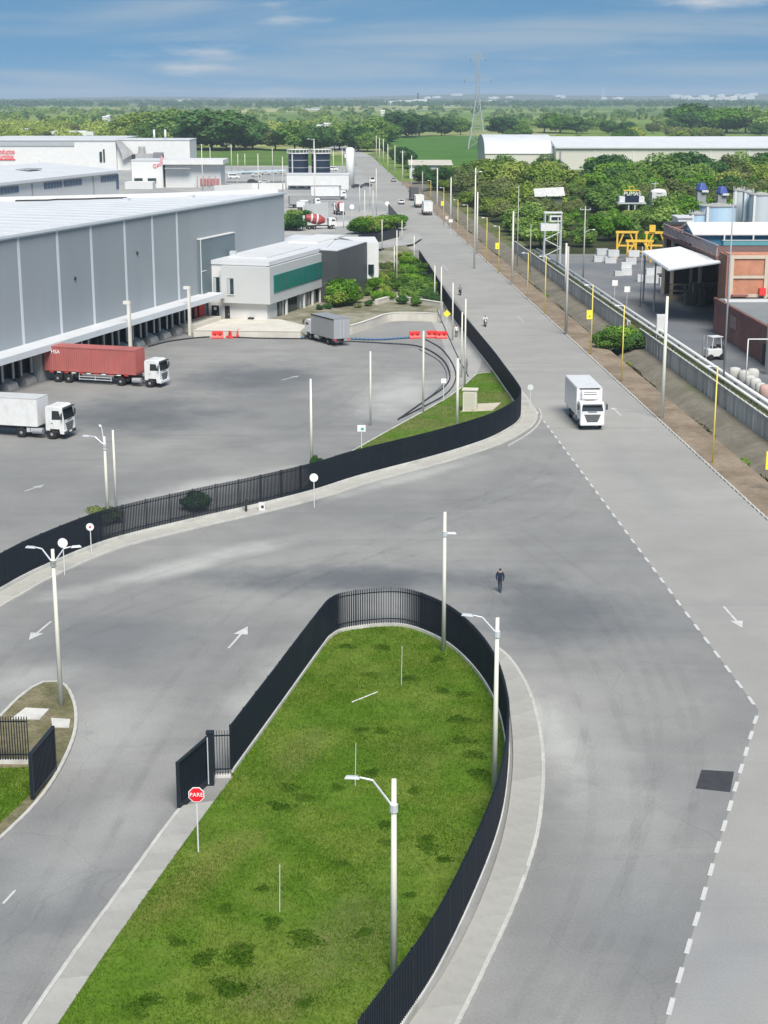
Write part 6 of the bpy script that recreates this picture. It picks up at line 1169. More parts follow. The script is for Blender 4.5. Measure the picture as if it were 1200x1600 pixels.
p = at_depth(860, 420); zz = z_at(300, 420); x = thing('pale_roof_shed', 'weathered grey-white shed roof among the grove trees', 'shed', (p.x, 420, 0)); MB().box((0, 3, zz / 2 - .8), (6, 6, zz - 1.6)).build('wall', mat('dim_shed_wall', (.12, .13, .1), .9, .2, .5), x); MB().add([(-4.4, -1, zz - 1.2), (3.6, -1, zz - .9), (4, 7, zz + .9), (-4, 7, zz + .5)], [(0, 1, 2, 3)]).build('roof', mat('patched_roof', (.55, .55, .53), .8, .25, .8), x)
p = at_depth(1027, 440); zz = z_at(300, 440); x = thing('satellite_cabin', 'white domed cabin roof with aerial in the grove', 'cabin', (p.x, 440, 0)); MB().box((0, 0, zz / 2), (4, 4, zz)).build('wall', cream, x); MB().sphere((0, 0, zz), 2.3, 14, sq=(1, 1, .4)).build('dome', white, x, smooth=True); MB().tube((-1, 0, zz), (-1, 0, zz + 2.6), .1, .1, 6).tube((-2, 0, zz + 2.2), (0, 0, zz + 2.4), .08, .08, 6).build('aerial', galv, x)
# ================================================================ VEGETATION
def quads_np(c, nrm, size, rng, asp=1.0):
    """diamond leaves: centres c (n,3), facing nrm, half size (n,)"""
    n = len(c); nrm = nrm / (np.linalg.norm(nrm, axis=1, keepdims=True) + 1e-9); r = rng.normal(size=(n, 3)); t = np.cross(nrm, r); t /= (np.linalg.norm(t, axis=1, keepdims=True) + 1e-9); b = np.cross(nrm, t); s = size[:, None]
    return np.stack([c + t * s, c + b * s * .6 * asp, c - t * s, c - b * s * .6 * asp], 1).reshape(-1, 3)
def np_mesh(name, V, k, mats):
    nf = len(V) // k; me = bpy.data.meshes.new(name); me.vertices.add(len(V)); me.vertices.foreach_set('co', V.astype(np.float32).ravel()); me.loops.add(nf * k); me.loops.foreach_set('vertex_index', np.arange(nf * k, dtype=np.int32)); me.polygons.add(nf); me.polygons.foreach_set('loop_start', np.arange(0, nf * k, k, dtype=np.int32)); me.polygons.foreach_set('loop_total', np.full(nf, k, dtype=np.int32))
    me.materials.append(mats); me.update(calc_edges=True); me.validate(); return me
def crown_pts(seed, n, lobes, rx, rz, zc, leaf, flat=0.0, lob=(.35, .55)):
    rng = np.random.default_rng(seed); cs = []; rs = []
    for i in range(lobes):
        d = rng.normal(size=3); d /= np.linalg.norm(d); f = rng.uniform(.35, .8)
        cs.append((d[0] * rx * f, d[1] * rx * f, zc + d[2] * rz * f * (.6 if d[2] < 0 else 1))); rs.append(rng.uniform(*lob))
    cs = np.array(cs); rs = np.array(rs); k = rng.integers(0, lobes, n); d = rng.normal(size=(n, 3)); d /= np.linalg.norm(d, axis=1, keepdims=True); rad = rng.uniform(.45, 1.08, n) ** .6
    sc = np.array([rx, rx, rz]); c = cs[k] + d * (rad * rs[k])[:, None] * sc
    nr = d + rng.normal(scale=.55, size=(n, 3)) + np.array([0, 0, .35]); return quads_np(c, nr, rng.uniform(.6, 1.25, n) * leaf, rng)
def trunk_mb(h, r, spread, seed):
    rr = random.Random(seed); mb = MB(); p = Vector((0, 0, -.1)); top = Vector((rr.uniform(-.3, .3), rr.uniform(-.3, .3), h * .5)); mb.tube(p, top, r, r * .7, 8)
    for i in range(6):
        a = i * 1.05 + rr.uniform(-.3, .3); q = top.lerp(Vector((0, 0, h * .25)), rr.uniform(0, .5)); e = q + Vector((math.cos(a) * spread * rr.uniform(.5, .8), math.sin(a) * spread * rr.uniform(.5, .8), h * rr.uniform(.22, .42))); mb.tube(q, e, r * .5, r * .16, 6)
    return mb
bark = mat('bark', (.1, .085, .065), .9, .2, 3, bump=.4, bscale=8)
lf_mid = leaf_mat('leaf_mid_green', [(0.062, 0.137, 0.028), (0.143, 0.258, 0.054), (0.293, 0.412, 0.102)]); lf_olive = leaf_mat('leaf_olive', [(0.083, 0.124, 0.040), (0.157, 0.203, 0.067), (0.256, 0.277, 0.106)]); lf_bright = leaf_mat('leaf_bright', [(0.053, 0.147, 0.014), (0.127, 0.275, 0.029), (0.275, 0.421, 0.062)]); lf_dark = leaf_mat('leaf_dark', [(0.029, 0.081, 0.029), (0.066, 0.155, 0.044), (0.130, 0.237, 0.066)]); lf_yel = leaf_mat('leaf_yellow_green', [(0.113, 0.189, 0.030), (0.227, 0.315, 0.056), (0.403, 0.454, 0.113)])
def proto(kind, seed, n, lobes, rx, rz, zc, leaf, m, h, tr=.2): return (np_mesh('crown', crown_pts(seed, n, lobes, rx, rz, zc, leaf), 4, m), trunk_mb(h, tr, rx, seed).mesh('trunk', bark), h)
PRO = dict(mid=[proto('m', 1, 5200, 13, 4.6, 3.9, 4.3, .34, lf_mid, 7.5), proto('m', 2, 5200, 11, 5.2, 3.7, 4.1, .34, lf_mid, 7)], olive=[proto('o', 3, 4600, 12, 4.6, 3.8, 4.2, .34, lf_olive, 7.2), proto('o', 4, 4600, 14, 5.0, 4.1, 4.5, .36, lf_olive, 7.8)], bright=[proto('b', 5, 5200, 12, 4.6, 3.6, 4.0, .34, lf_bright, 6.8)], dark=[proto('d', 6, 5000, 13, 5.0, 3.9, 4.2, .38, lf_dark, 7.2)], yel=[proto('y', 7, 4600, 12, 4.8, 3.7, 4.1, .36, lf_yel, 7.0)])
SHR = dict(mid=np_mesh('foliage', crown_pts(21, 4200, 12, 1.6, 1.2, 1.25, .13), 4, lf_mid), bright=np_mesh('foliage', crown_pts(22, 4200, 12, 1.6, 1.2, 1.25, .13), 4, lf_bright), dark=np_mesh('foliage', crown_pts(23, 4200, 12, 1.6, 1.1, 1.15, .13), 4, lf_dark), olive=np_mesh('foliage', crown_pts(24, 3600, 12, 1.6, 1.0, 1.05, .12), 4, lf_olive), yel=np_mesh('foliage', crown_pts(25, 4000, 12, 1.6, 1.2, 1.2, .13), 4, lf_yel))
shr_stem = MB().tube((0, 0, -.05), (.1, .05, 1.0), .07, .04, 6).tube((0, 0, 0), (-.35, .1, 1.1), .05, .03, 6).tube((0, 0, 0), (.2, -.3, 1.2), .05, .03, 6).mesh('stem', bark)
def tree(kind, x, y, h, label, group=None, wide=1.0, z=0.0, name='tree'):
    c, t, h0 = random.choice(PRO[kind]); s = h / (h0 + 1.2); o = thing(name, label, 'tree', (x, y, z), random.uniform(0, 6.28), group); a = link('crown', c, o); b = link('trunk', t, o); o.scale = (s * wide, s * wide, s); return o
def shrub(kind, x, y, h, label, group=None, wide=1.0, z=0.0, name='shrub'):
    s = h / 2.5; o = thing(name, label, 'shrub', (x, y, z), random.uniform(0, 6.28), group); link('foliage', SHR[kind], o); link('stem', shr_stem, o); o.scale = (s * wide, s * wide, s); return o
# ---- grove right of the road
grove_floor = sheet('grove_floor', [tuple(rd(13.2, 331))[:2], (200, 331), (260, 700), tuple(rd(9, 700))[:2]], .04, ground_mat('grove_soil', (.03, .04, .014), (.05, .055, .025), .2, s1=.1, s2=.5, fine=2), 'dark undergrowth below the grove')  # soil of a dark brown-green colour
def top_py(y): return 330 + (242 - 330) * min(1, (y - 345) / 210)
OBST = ((985, 26, 430, 322), (1027, 16, 440, 304), (860, 30, 420, 300), (1093, 14, 400, 304), (1125, 14, 400, 310), (862, 22, 345, 390), (1030, 60, 352, 372))
rg = random.Random(5); kept = []
for _ in range(6000):
    y = 345 + 315 * rg.random() ** 1.25; xa = rd(12.5, y).x; xb = at_depth(1225, y).x; x = rg.uniform(xa, xb)
    if any((x - a) ** 2 + ((y - b) * .55) ** 2 < 34 for a, b in kept): continue
    kept.append((x, y))
    if len(kept) > 196: break
for x, y in kept:
    px = 600 + FPX * x / (y * CT + CAMH * ST); py = top_py(y) + rg.uniform(-5, 22)
    if 868 < px < 938: py += 20
    if px < 740: py += (740 - px) * .4
    for q, w, d, lim in OBST:
        if abs(px - q) < w and y < d: py = max(py, lim + rg.uniform(0, 8))
    h = max(3.2, min(13.5, z_at(py, y)))
    kind = rg.choice(['mid', 'yel', 'bright', 'mid', 'bright']) if (y < 430 and px > 880) else rg.choice(['olive', 'olive', 'mid', 'yel']) if px < 880 else rg.choice(['mid', 'bright', 'olive', 'yel', 'dark'])
    where = 'front' if y < 400 else 'middle' if y < 500 else 'back'; part = 'road end' if px < 800 else 'left half' if px < 960 else 'right half' if px < 1090 else 'tank end'
    tree(kind, x, y, h, dict(mid='mid green leafy tree', olive='dusty olive tree', bright='bright green tree', dark='dark green tree', yel='yellow green tree')[kind] + ' in the %s of the grove, %s' % (where, part), 'trees of the grove right of the road', rg.uniform(1.0, 1.5) * min(1.2, max(1, 8 / h)))
# ---- shrubs and small trees of the office garden
for k, (px, py, h, kind, lab) in enumerate([(536, 478, 4.6, 'bright', 'bright round tree in front of the charcoal volume'), (523, 480, 3.4, 'yel', 'yellowish shrub left of the bright round tree'), (556, 474, 2.8, 'yel', 'low yellow green shrub right of the bright round tree')]):
    p = g(px, py, .5); shrub(kind, p.x, p.y, h, lab, None, 1.0, .5)
sl_ = [(500, 484, 1.2, 'dark'), (512, 483, 1.3, 'dark'), (560, 481, 1.2, 'olive'), (575, 478, 1.4, 'dark'), (590, 470, 2.2, 'bright'), (600, 462, 2.6, 'yel'), (583, 455, 3.2, 'bright'), (596, 446, 3.0, 'yel'), (610, 470, 2.2, 'bright'), (640, 470, 3.2, 'mid'), (655, 462, 3.6, 'mid'), (668, 468, 3.0, 'dark'), (645, 452, 3.8, 'bright'), (630, 455, 3.4, 'mid'), (660, 446, 3.6, 'dark'), (672, 455, 3.0, 'mid'), (622, 440, 3.4, 'mid'), (640, 435, 3.6, 'bright'), (655, 430, 3.2, 'mid'), (603, 432, 2.6, 'olive'), (615, 424, 3.0, 'olive'), (635, 418, 3.0, 'bright'), (648, 416, 2.6, 'mid'), (600, 420, 2.0, 'olive'), (625, 408, 2.2, 'yel'), (636, 404, 2.0, 'bright'), (585, 440, 2.4, 'bright'), (575, 462, 2.0, 'mid'), (682, 474, 2.4, 'dark'), (612, 452, 2.6, 'mid'), (650, 478, 2.2, 'mid'), (630, 475, 2.0, 'dark')]
for px, py, h, kind in sl_:
    p = g(px, py, .5); shrub(kind, p.x, p.y, h * .8, dict(mid='mid green', bright='bright green', yel='yellow green', dark='dark green', olive='olive')[kind] + ' shrub in the dense garden right of the office', 'shrubs of the office garden', 1.1, .5)
for k, px in enumerate(range(562, 622, 6)):
    p = g(px, 366 - (px - 562) * .12, 0); shrub(random.choice(['bright', 'mid', 'yel']), p.x, p.y, 4.2, 'leafy bush of the hedge above the black screen', 'bushes of the hedge by the far road', 1.3, 0)
for k, (px, py) in enumerate(((447, 360), (455, 352), (463, 360), (470, 352))):
    p = g(px, py); shrub(random.choice(['dark', 'mid']), p.x, p.y, 4.5, 'dark green bush behind the warehouse corner', 'bushes behind the warehouse corner', 1.2)
for k, (px, py, h) in enumerate(((950, 548, 3.2), (970, 545, 3.6), (988, 547, 3.0), (940, 540, 2.4))):
    p = g(px, py, -.3); shrub(('mid', 'bright', 'dark', 'mid')[k], p.x, p.y, h, 'green roadside bush filling the gap in the works wall', 'bushes in the gap of the works wall', 1.1, -.4)
rw_ = random.Random(9)
for k in range(34):
    y = rw_.uniform(125, 300); q = rd(rw_.choice([9.3, 10.2, 4.5, 9.6, 10.0]), y); z = -.95 if abs((q - RO).dot(RN) - 4.5) < .3 else .04; shrub(rw_.choice(['mid', 'olive', 'yel']), q.x, q.y, rw_.uniform(.5, .95), 'low weed tuft beside the works wall', 'weed tufts along the works wall', 1.4, z, 'weed')
for px, py, h, kind, lab, wd in ((178, 822, 1.7, 'olive', 'small spreading tree behind the slatted fence by the twin poles', 1.5), (322, 800, 1.6, 'dark', 'small dark spreading tree close to the slatted fence', 1.35), (506, 742, 1.9, 'dark', 'thin dark shrub at the tip of the grass wedge', .5)):
    p = g(px, py); p = p + Vector((-.7, .9, 0)); shrub(kind, p.x, p.y, h, lab, None, wd, 0)
# ---- weeds on the lawn
def weed_proto(seed, m): return np_mesh('leaves', crown_pts(seed, 380, 12, .6, .07, .05, .05), 4, m)
WP = [weed_proto(31, leaf_mat('weed_green', [(.045, .105, .009), (.068, .138, .014), (.09, .16, .02)])), weed_proto(32, MATS['weed_green']), weed_proto(33, MATS['weed_green'])]
wr_ = random.Random(3)
for k, (px, py, s) in enumerate([(365, 1541, 1.7), (485, 1470, 1.5), (470, 1462, 1.2), (420, 1442, 1.2), (375, 1480, 1.2), (372, 1496, 1.7), (325, 1500, 1.4), (350, 1420, .9), (450, 1232, 1.3), (440, 1258, 1.3), (470, 1247, 1.1), (715, 1125, 1.3), (722, 1160, 1.5), (745, 1180, 1.4), (750, 1210, 1.5), (600, 1142, 1.0), (565, 1140, 1.0), (640, 1060, 1.2), (680, 1030, 1.1), (665, 1310, 1.1), (672, 1326, 1.3), (650, 1236, .9), (578, 1207, 1.2), (605, 1290, 1.1), (608, 1315, 1.0), (530, 1350, .9), (695, 1342, 1.0), (565, 1456, 1.0), (475, 1566, .9), (235, 1562, 1.2), (205, 1580, 1.4), (525, 1230, .9), (640, 1400, .8), (540, 1012, 1.2), (600, 1012, 1.3), (725, 1085, 1.2), (735, 1130, 1.3), (575, 1055, 1.0), (690, 1080, 1.1), (280, 1470, 1.0), (300, 1560, .9), (410, 1390, .8), (660, 1440, 1.0)]):
    p = g(px, py, .13); o = thing('weed_clump', 'dark green weed clump in the island lawn, ' + ('lower' if py > 1420 else 'middle' if py > 1200 else 'upper') + ' part, ' + ('left side' if px < 400 else 'centre' if px < 600 else 'right side'), 'weed', (p.x, p.y, .12), wr_.uniform(0, 6), 'weed clumps in the island lawn'); s *= .68; link('leaves', WP[k % 3], o); o.scale = (s * 1.25, s * 1.25, s)
# ---- growth in the ditch, coloured dark to draw its shadowy line
def ditch_growth():
    rng = np.random.default_rng(77); n = 26000; y = 112 + 330 * rng.random(n) ** 1.3; base = 3.9 + .35 * np.sin(y * .21) + .25 * np.sin(y * .53 + 1); keep = rng.random(n) < (.45 + .45 * np.sin(y * .13 + 2)); y, base = y[keep], base[keep]; n = len(y)
    off = base + rng.normal(scale=.32, size=n); z = -.95 + rng.random(n) * .8 * (1 - np.clip(np.abs(off - base) / .9, 0, 1)); s = (y - RO.y) / RDIR.y; c = np.stack([RO.x + RDIR.x * s + RN.x * off, y + RN.y * off, z], 1)
    o = link('ditch_growth', np_mesh('ditch_growth', quads_np(c, rng.normal(size=(n, 3)) + np.array([0, 0, .5]), rng.uniform(.05, .13, n), rng), 4, leaf_mat('ditch_leaf_shade', [(.02, .03, .008), (.045, .055, .018), (.09, .085, .035)]))); o['kind'] = 'stuff'; o['label'] = 'ragged growth along the roadside ditch, its shade coloured in'
ditch_growth()
# ---- grass blades
def inside(P, poly):
    x, y = P[:, 0], P[:, 1]; r = np.zeros(len(P), bool); n = len(poly); j = n - 1
    for i in range(n):
        xi, yi = poly[i]; xj, yj = poly[j]; c = ((yi > y) != (yj > y)) & (x < (xj - xi) * (y - yi) / (yj - yi + 1e-12) + xi); r ^= c; j = i
    return r
grassm = leaf_mat('grass_blade', [(0.059, 0.135, 0.008), (0.092, 0.181, 0.013), (0.162, 0.227, 0.028)], .0, .3)
def grass(name, poly, n, z, label, hmin=.05, hmax=.13, m=None):
    P = np.array(poly); lo, hi = P.min(0), P.max(0); S = RNG.uniform(lo, hi, (n, 2)); S = S[inside(S, poly)]; nz = np.sin(S[:, 0] * .9 + S[:, 1] * .35 + 1) + np.sin(S[:, 0] * -.4 + S[:, 1] * .62) + .7 * np.sin(S[:, 0] * 1.9 + S[:, 1] * 1.3 + 2) + .6 * np.sin(S[:, 0] * 2.7 - S[:, 1] * 1.7); S = S[RNG.random(len(S)) < np.clip(.7 + .2 * nz, .35, 1)]; n = len(S); a = RNG.uniform(0, 6.28, n); h = RNG.uniform(hmin, hmax, n); w = RNG.uniform(.012, .03, n); dx, dy = np.cos(a), np.sin(a); ln = RNG.normal(scale=.05, size=(n, 2)); zz = np.full(n, z)
    V = np.stack([np.stack([S[:, 0] - dx * w, S[:, 1] - dy * w, zz], 1), np.stack([S[:, 0] + dx * w, S[:, 1] + dy * w, zz], 1), np.stack([S[:, 0] + ln[:, 0], S[:, 1] + ln[:, 1], zz + h], 1)], 1).reshape(-1, 3)
    o = link(name, np_mesh(name, V, 3, m or grassm)); o['kind'] = 'stuff'; o['label'] = label
grass('lawn_grass', LAWN, 230000, .125, 'short mown grass of the fenced island lawn')
grass('wedge_grass', [(p.x, p.y) for p in inn[::3]] + [(p.x, p.y) for p in reversed(yg)], 60000, .095, 'short grass of the wedge in the yard', .06, .16)
grass('left_lawn_grass', [G2(-30, 1205), G2(46, 1203), G2(52, 1240), G2(30, 1262), G2(0, 1290), G2(-30, 1320)], 12000, .13, 'short grass behind the left gate fence')
# ---- middle distance trees, one by one
rm = random.Random(11)
big = [(330, 235, 172, 'dark', 2.0), (300, 232, 190, 'dark', 1.6), (365, 233, 180, 'dark', 1.8), (395, 234, 190, 'dark', 1.5), (430, 235, 196, 'olive', 1.5), (460, 236, 192, 'mid', 1.5), (280, 225, 172, 'mid', 1.6), (250, 222, 168, 'yel', 1.7), (215, 222, 178, 'yel', 1.6), (180, 218, 186, 'mid', 1.5), (225, 232, 196, 'mid', 1.4), (500, 236, 197, 'dark', 1.5), (530, 234, 193, 'mid', 1.5), (560, 236, 198, 'dark', 1.4), (590, 230, 184, 'mid', 1.4), (625, 215, 176, 'dark', 1.7), (655, 213, 180, 'dark', 1.6), (690, 212, 184, 'dark', 1.5), (600, 222, 190, 'dark', 1.4), (720, 211, 185, 'mid', 1.4), (785, 212, 183, 'dark', 1.7), (810, 211, 188, 'mid', 1.5), (850, 207, 176, 'mid', 1.8), (875, 208, 174, 'bright', 1.8), (900, 209, 182, 'dark', 1.6), (950, 209, 188, 'dark', 1.5), (980, 210, 190, 'dark', 1.4), (1020, 209, 190, 'olive', 1.3), (1080, 206, 162, 'dark', 1.8), (1105, 207, 160, 'bright', 2.0), (1135, 208, 163, 'bright', 1.8), (1165, 208, 168, 'mid', 1.7), (1195, 209, 172, 'mid', 1.6), (1075, 210, 176, 'dark', 1.4)]
side = lambda px: 'left of the far road' if px < 560 else 'right of the far road'
for k, (px, pb, pt, kind, wd) in enumerate(big):
    p = g(px, pb); h = min(30, z_at(pt, p.y)); tree(kind, p.x, p.y, h, dict(mid='tall mid green', dark='tall dark domed', yel='tall yellow green', olive='tall olive', bright='tall bright green')[kind] + ' tree in the middle distance ' + side(px), 'tall trees in the middle distance ' + side(px), wd)
for _ in range(26):
    px = rm.uniform(-30, 480); y = rm.uniform(900, 1300); pxm = px
    p = at_depth(px, y)
    if -215 < p.x < -25 and 760 < y < 1020: continue
    tree(rm.choice(['yel', 'mid', 'olive', 'yel']), p.x, y, rm.uniform(7, 13), 'rounded tree of the wooded belt left of the far road', 'trees of the wooded belt on the left', rm.uniform(1.3, 1.9))
for _ in range(14):
    px = rm.uniform(770, 1230); y = rm.uniform(1000, 1400); p = at_depth(px, y); tree(rm.choice(['mid', 'dark', 'yel', 'olive']), p.x, y, rm.uniform(6, 12), 'rounded tree of the field edge beyond the long warehouse', 'trees of the field edge on the right', rm.uniform(1.3, 1.9))
for k in range(12):
    y = 560 + k * 45; q = rd(8 + rm.uniform(0, 4), y); tree(rm.choice(['mid', 'dark', 'olive']), q.x, y, rm.uniform(5, 8), 'roadside tree on the right of the far road', 'roadside trees right of the far road', 1.1)
for k, px in enumerate((470, 480, 500, 520, 545, 565, 575)):
    p = at_depth(px, 960); tree(rm.choice(['dark', 'mid']), p.x, 960 + rm.uniform(-30, 60), rm.uniform(10, 15), 'dark tree behind the navy tanks', 'dark trees behind the navy tanks', 1.4)
# ---- far woods that read as one mass
def wood(name, n, y0, y1, hh, m, label, seed, keep=lambda px, y: True, leaf=1.9, per=64):
    rng = np.random.default_rng(seed); out = []; i = 0
    while i < n:
        y = math.exp(rng.uniform(math.log(y0), math.log(y1))); px = rng.uniform(-40, 1240)
        if not keep(px, y): i += 1; continue
        x = (px - 600) / FPX * (y * CT + CAMH * ST); h = rng.uniform(.6, 1.15) * hh; r = h * rng.uniform(.55, 1.1); d = rng.normal(size=(per, 3)); d /= np.linalg.norm(d, axis=1, keepdims=True); d[:, 2] = np.abs(d[:, 2]) * .9 - .05
        c = d * np.array([r, r, h * .72]) * rng.uniform(.75, 1.1, (per, 1)) + np.array([x, y, h * .3]); out.append(quads_np(c, d + rng.normal(scale=.5, size=(per, 3)), rng.uniform(.6, 1.3, per) * leaf * (y / y0) ** .5, rng, 1.5)); i += 1
    o = link(name, np_mesh(name, np.concatenate(out), 4, m)); o['kind'] = 'stuff'; o['label'] = label
nz_ = lambda px, y: (math.sin(px * .021 + y * .0041) + math.sin(px * .047 - y * .0027 + 1.3)) > -.25
wood('near_woods_left', 420, 1040, 1700, 10, lf_yel, 'yellow green wooded belt behind the works', 40, lambda px, y: px < 500, leaf=.75, per=240)
wood('far_woods_left', 420, 1500, 3800, 10, lf_yel, 'yellow green woods spreading to the left skyline', 41, lambda px, y: px < 560 and nz_(px, y))
wood('far_woods_dark', 260, 1500, 4500, 10, lf_mid, 'green tree belts between the far fields', 42, lambda px, y: nz_(px + 300, y * 1.3))
wood('far_scrub', 420, 1500, 4200, 6, lf_yel, 'pale scrub dotted over the far fields', 43, lambda px, y: px > 480 and nz_(px * 1.4, y))
wood('skyline_woods', 1300, 4600, 9000, 17, lf_dark, 'bluish dark tree line along the skyline', 44, leaf=3.2, per=48)
# ---- far white buildings, hills, town
def far_building(px0, px1, pb, pt, label, group=None, m=white, wings=2):
    y = g((px0 + px1) / 2, pb).y if pb > 156 else 8800; a = at_depth(px0, y); b = at_depth(px1, y); z0 = 0; h = max(3, z_at(pt, y)) - z0; root = thing('far_building', label, 'building', (a.x, y, z0), 0, group); w = b.x - a.x
    for i in range(wings): MB().box((w * (i + .5) / wings, 20, h * (.7 + .3 * ((i * 7) % 3) / 2) / 2), (w / wings * .96, 40, h * (.7 + .3 * ((i * 7) % 3) / 2))).build('wall', m, root)
    MB().box((w * .5, 20, h * .72), (w * .96, 42, h * .06)).build('roof', roofwhite, root)
    return root
far_building(600, 668, 164, 155, 'long white sheds on the skyline left of the pylon', wings=3); far_building(735, 792, 164, 156, 'white long building right behind the pylon', wings=4); far_building(1074, 1116, 160, 150, 'white block on the skyline behind the bright trees', wings=2); far_building(1118, 1152, 160, 150, 'smaller white block beside it on the right skyline', wings=3); far_building(680, 715, 165, 160, 'low pale sheds between the white buildings on the skyline', wings=2); far_building(985, 1020, 160, 156, 'thin white sheds on the right skyline', wings=2); far_building(470, 500, 172, 168, 'pale low sheds on the left skyline', wings=2); far_building(270, 300, 160, 154, 'pale building among the left skyline trees', wings=2)
rt = random.Random(17)
def ridge(x): return 26 + 16 * (math.sin(x * .0011 + 1) + math.sin(x * .0027)) * .5 + 20 * max(0, min(1, (x - 300) / 2500))
mb = MB(); xs_ = np.linspace(-6500, 6500, 130); rows = []
for y, f in ((9300, 0), (10200, .45), (11200, 1.0), (12500, .9)): rows.append([(x, y, -.2 + f * (ridge(x) + rt.uniform(-2, 2))) for x in xs_])
n = len(xs_); mb.add([v for r in rows for v in r], [(j * n + i, j * n + i + 1, (j + 1) * n + i + 1, (j + 1) * n + i) for j in range(3) for i in range(n - 1)])
struct('hills', mb, mat('hill_green', (.06, .09, .05), .95, .2, .002), 'low blue hills on the skyline', True)
for k in range(26):
    px = rt.choice([rt.uniform(860, 980), rt.uniform(1050, 1180), rt.uniform(1050, 1180), rt.uniform(640, 800)]); y = rt.uniform(9900, 10900); p = at_depth(px, y); f = (y - 9300) / 1900; z = f * ridge(p.x) * .9; w = rt.uniform(25, 70); h = rt.uniform(10, 26) if px > 1050 else rt.uniform(6, 14)
    o = thing('town_building', 'tiny white building of the hazy town below the hills', 'building', (p.x, y, z), 0, 'white buildings of the hazy town'); MB().box((0, 0, h / 2), (w, 30, h)).build('wall', white, o); MB().box((w * .1, 0, h + 1.5), (w * .5, 20, 3)).build('roof', roofwhite, o)
for k, (px, y, h) in enumerate(((653, 6000, 40), (743, 5900, 0), (942, 9800, 80))):
    if h: p = at_depth(px, y); o = thing('chimney_stack', 'thin dark chimney on the skyline behind the white sheds' if k == 0 else 'pale thin tower in the hazy town', 'chimney', (p.x, y, 0)); MB().tube((0, 0, 0), (0, 0, h), 4, 2.5, 10).build('shaft', dk if k == 0 else white, o); MB().tube((0, 0, h), (0, 0, h + 3), 3, 3, 10).build('cap', dk if k == 0 else white, o)
# small white houses among the trees
for k, (px, pb, w, h) in enumerate(((500, 206, 7, 4), (512, 203, 9, 4), (495, 213, 8, 4), (348, 205, 8, 5), (790, 207, 16, 5), (770, 206, 10, 4), (805, 206, 10, 4), (165, 192, 9, 5), (170, 190, 6, 5), (180, 213, 8, 4), (38, 212, 9, 4), (598, 182, 9, 5), (505, 208, 6, 3))):
    p = g(px, pb); s_ = p.y / 2600; w *= .7; o = thing('far_house', 'small white house peeping between the far trees', 'house', (p.x, p.y, 0), 0, 'small white houses between the far trees'); MB().box((0, 0, 3 * s_ + 3), (w, 7, 4 * s_)).build('wall', white, o); MB().add([(-w * .6, -4, 6 * s_ + 2), (w * .6, -4, 6 * s_ + 2), (w * .6, 0, 8 * s_ + 2), (-w * .6, 0, 8 * s_ + 2), (-w * .6, 4, 6 * s_ + 2), (w * .6, 4, 6 * s_ + 2)], [(0, 1, 2, 3), (3, 2, 5, 4), (0, 3, 4), (1, 5, 2)]).build('roof', roofwhite, o); MB().box((0, 0, 1.6), (w * .9, 6, 3.2)).build('base', cream, o)
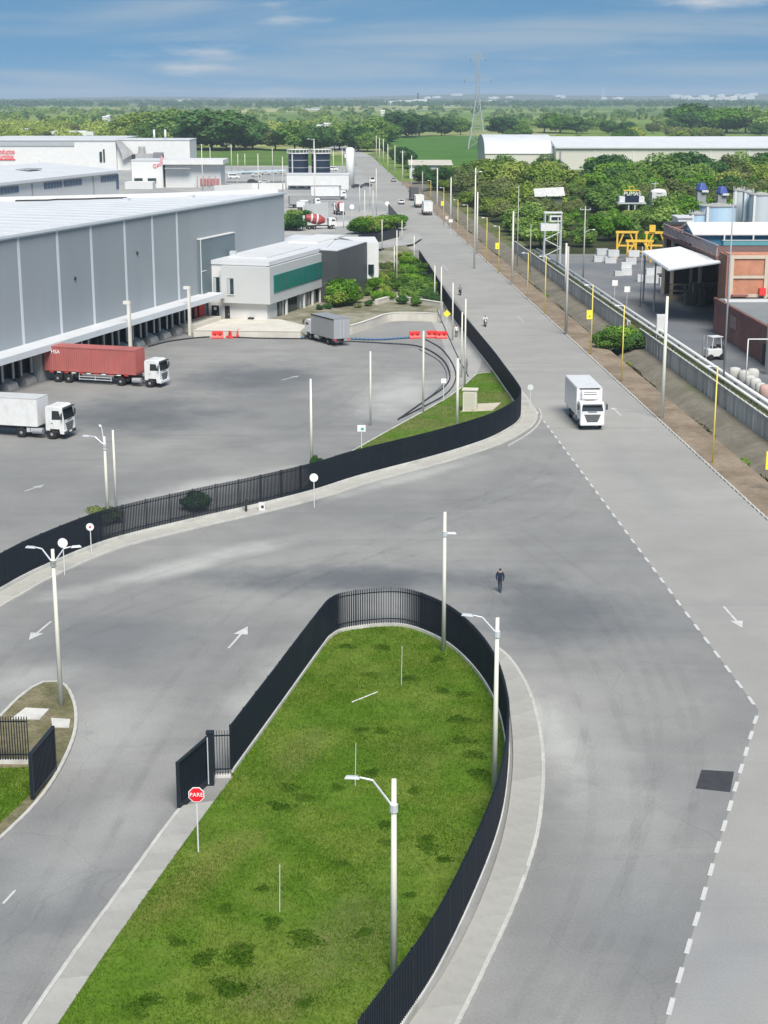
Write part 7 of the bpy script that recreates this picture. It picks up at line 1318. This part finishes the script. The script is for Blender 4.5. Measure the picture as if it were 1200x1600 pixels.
# ---- pylon
b = g(745, 232); py_ = thing('pylon', 'tall steel lattice pylon standing in the meadow', 'pylon', (b.x, b.y, 0)); steelp = mat('pylon_steel', (.34, .36, .38), .5, .08, .3, metal=.2); H_ = 57.0; zw = 30.0; bw, ww = 11.5, 2.4
def half(z): return (bw + (ww - bw) * min(1, z / zw) ** .85) / 2 if z < zw else (ww + (1.6 - ww) * (z - zw) / (H_ - zw)) / 2
lv = [0, 7, 13, 18.5, 23.5, 27, 30, 33, 36, 39, 42, 45, 48, 51, 54, 57]
for sx in (-1, 1):
    for sy in (-1, 1):
        mb = MB()
        for a, c in zip(lv, lv[1:]): mb.tube((sx * half(a), sy * half(a), a), (sx * half(c), sy * half(c), c), .3 if a < 30 else .2, .3 if c < 30 else .2, 4)
        mb.build('leg', steelp, py_)
for a, c in zip(lv, lv[1:]):
    mb = MB()
    for s in (-1, 1):
        for (u, v) in ((-1, 1), (1, -1)):
            mb.tube((u * half(a), s * half(a), a), (v * half(c), s * half(c), c), .12, .12, 4); mb.tube((s * half(a), u * half(a), a), (s * half(c), v * half(c), c), .12, .12, 4)
        mb.tube((-half(c), s * half(c), c), (half(c), s * half(c), c), .12, .12, 4)
    mb.build('bracing', steelp, py_)
for z, r_ in ((41.5, 8.6), (54.5, 5.0)):
    mb = MB()
    for s in (-1, 1):
        mb.tube((0, -.8, z), (s * r_, 0, z + .2), .22, .16, 4); mb.tube((0, .8, z), (s * r_, 0, z + .2), .22, .16, 4); mb.tube((0, 0, z + 3), (s * r_, 0, z + .3), .18, .14, 4)
        for t in (.3, .6): mb.tube((s * r_ * t, 0, z + .1), (s * r_ * t, 0, z + 3 - 2.7 * t), .1, .1, 4)
    ca = mb.build('crossarm', steelp, py_)
    for s in (-1, 1): MB().tube((s * r_ * .97, 0, z), (s * r_ * .97, 0, z - 1.8), .18, .12, 6).build('insulator', mat('insulator_dark', (.12, .1, .09), .4, .1), ca)
MB().tube((-2.5, 0, 57), (-1, 0, 60), .14, .1, 4).tube((2.5, 0, 57), (1, 0, 60), .14, .1, 4).tube((-2.5, 0, 57), (2.5, 0, 57), .16, .16, 4).build('earth_peak', steelp, py_)
# ---- the hazy air
def haze(dens):
    o = MB().box((0, 7250, 39), (28400, 15400, 82)).build('haze', None) if False else None
    m = bpy.data.materials.new('haze_air'); m.use_nodes = True; t = m.node_tree; t.nodes.clear(); out = N(t, 'ShaderNodeOutputMaterial'); v = N(t, 'ShaderNodeVolumePrincipled'); v.inputs['Color'].default_value = HAZE_COL; v.inputs['Density'].default_value = dens; v.inputs['Anisotropy'].default_value = 0.0; t.links.new(v.outputs[0], out.inputs['Volume'])
    o = MB().box((0, 7350, 40), (28400, 15500, 84)).build('haze', m); o['kind'] = 'stuff'; o['label'] = 'pale blue hazy air over the plain'
HAZE_COL = (.72, .86, 1.0, 1)
haze(1.05e-4)
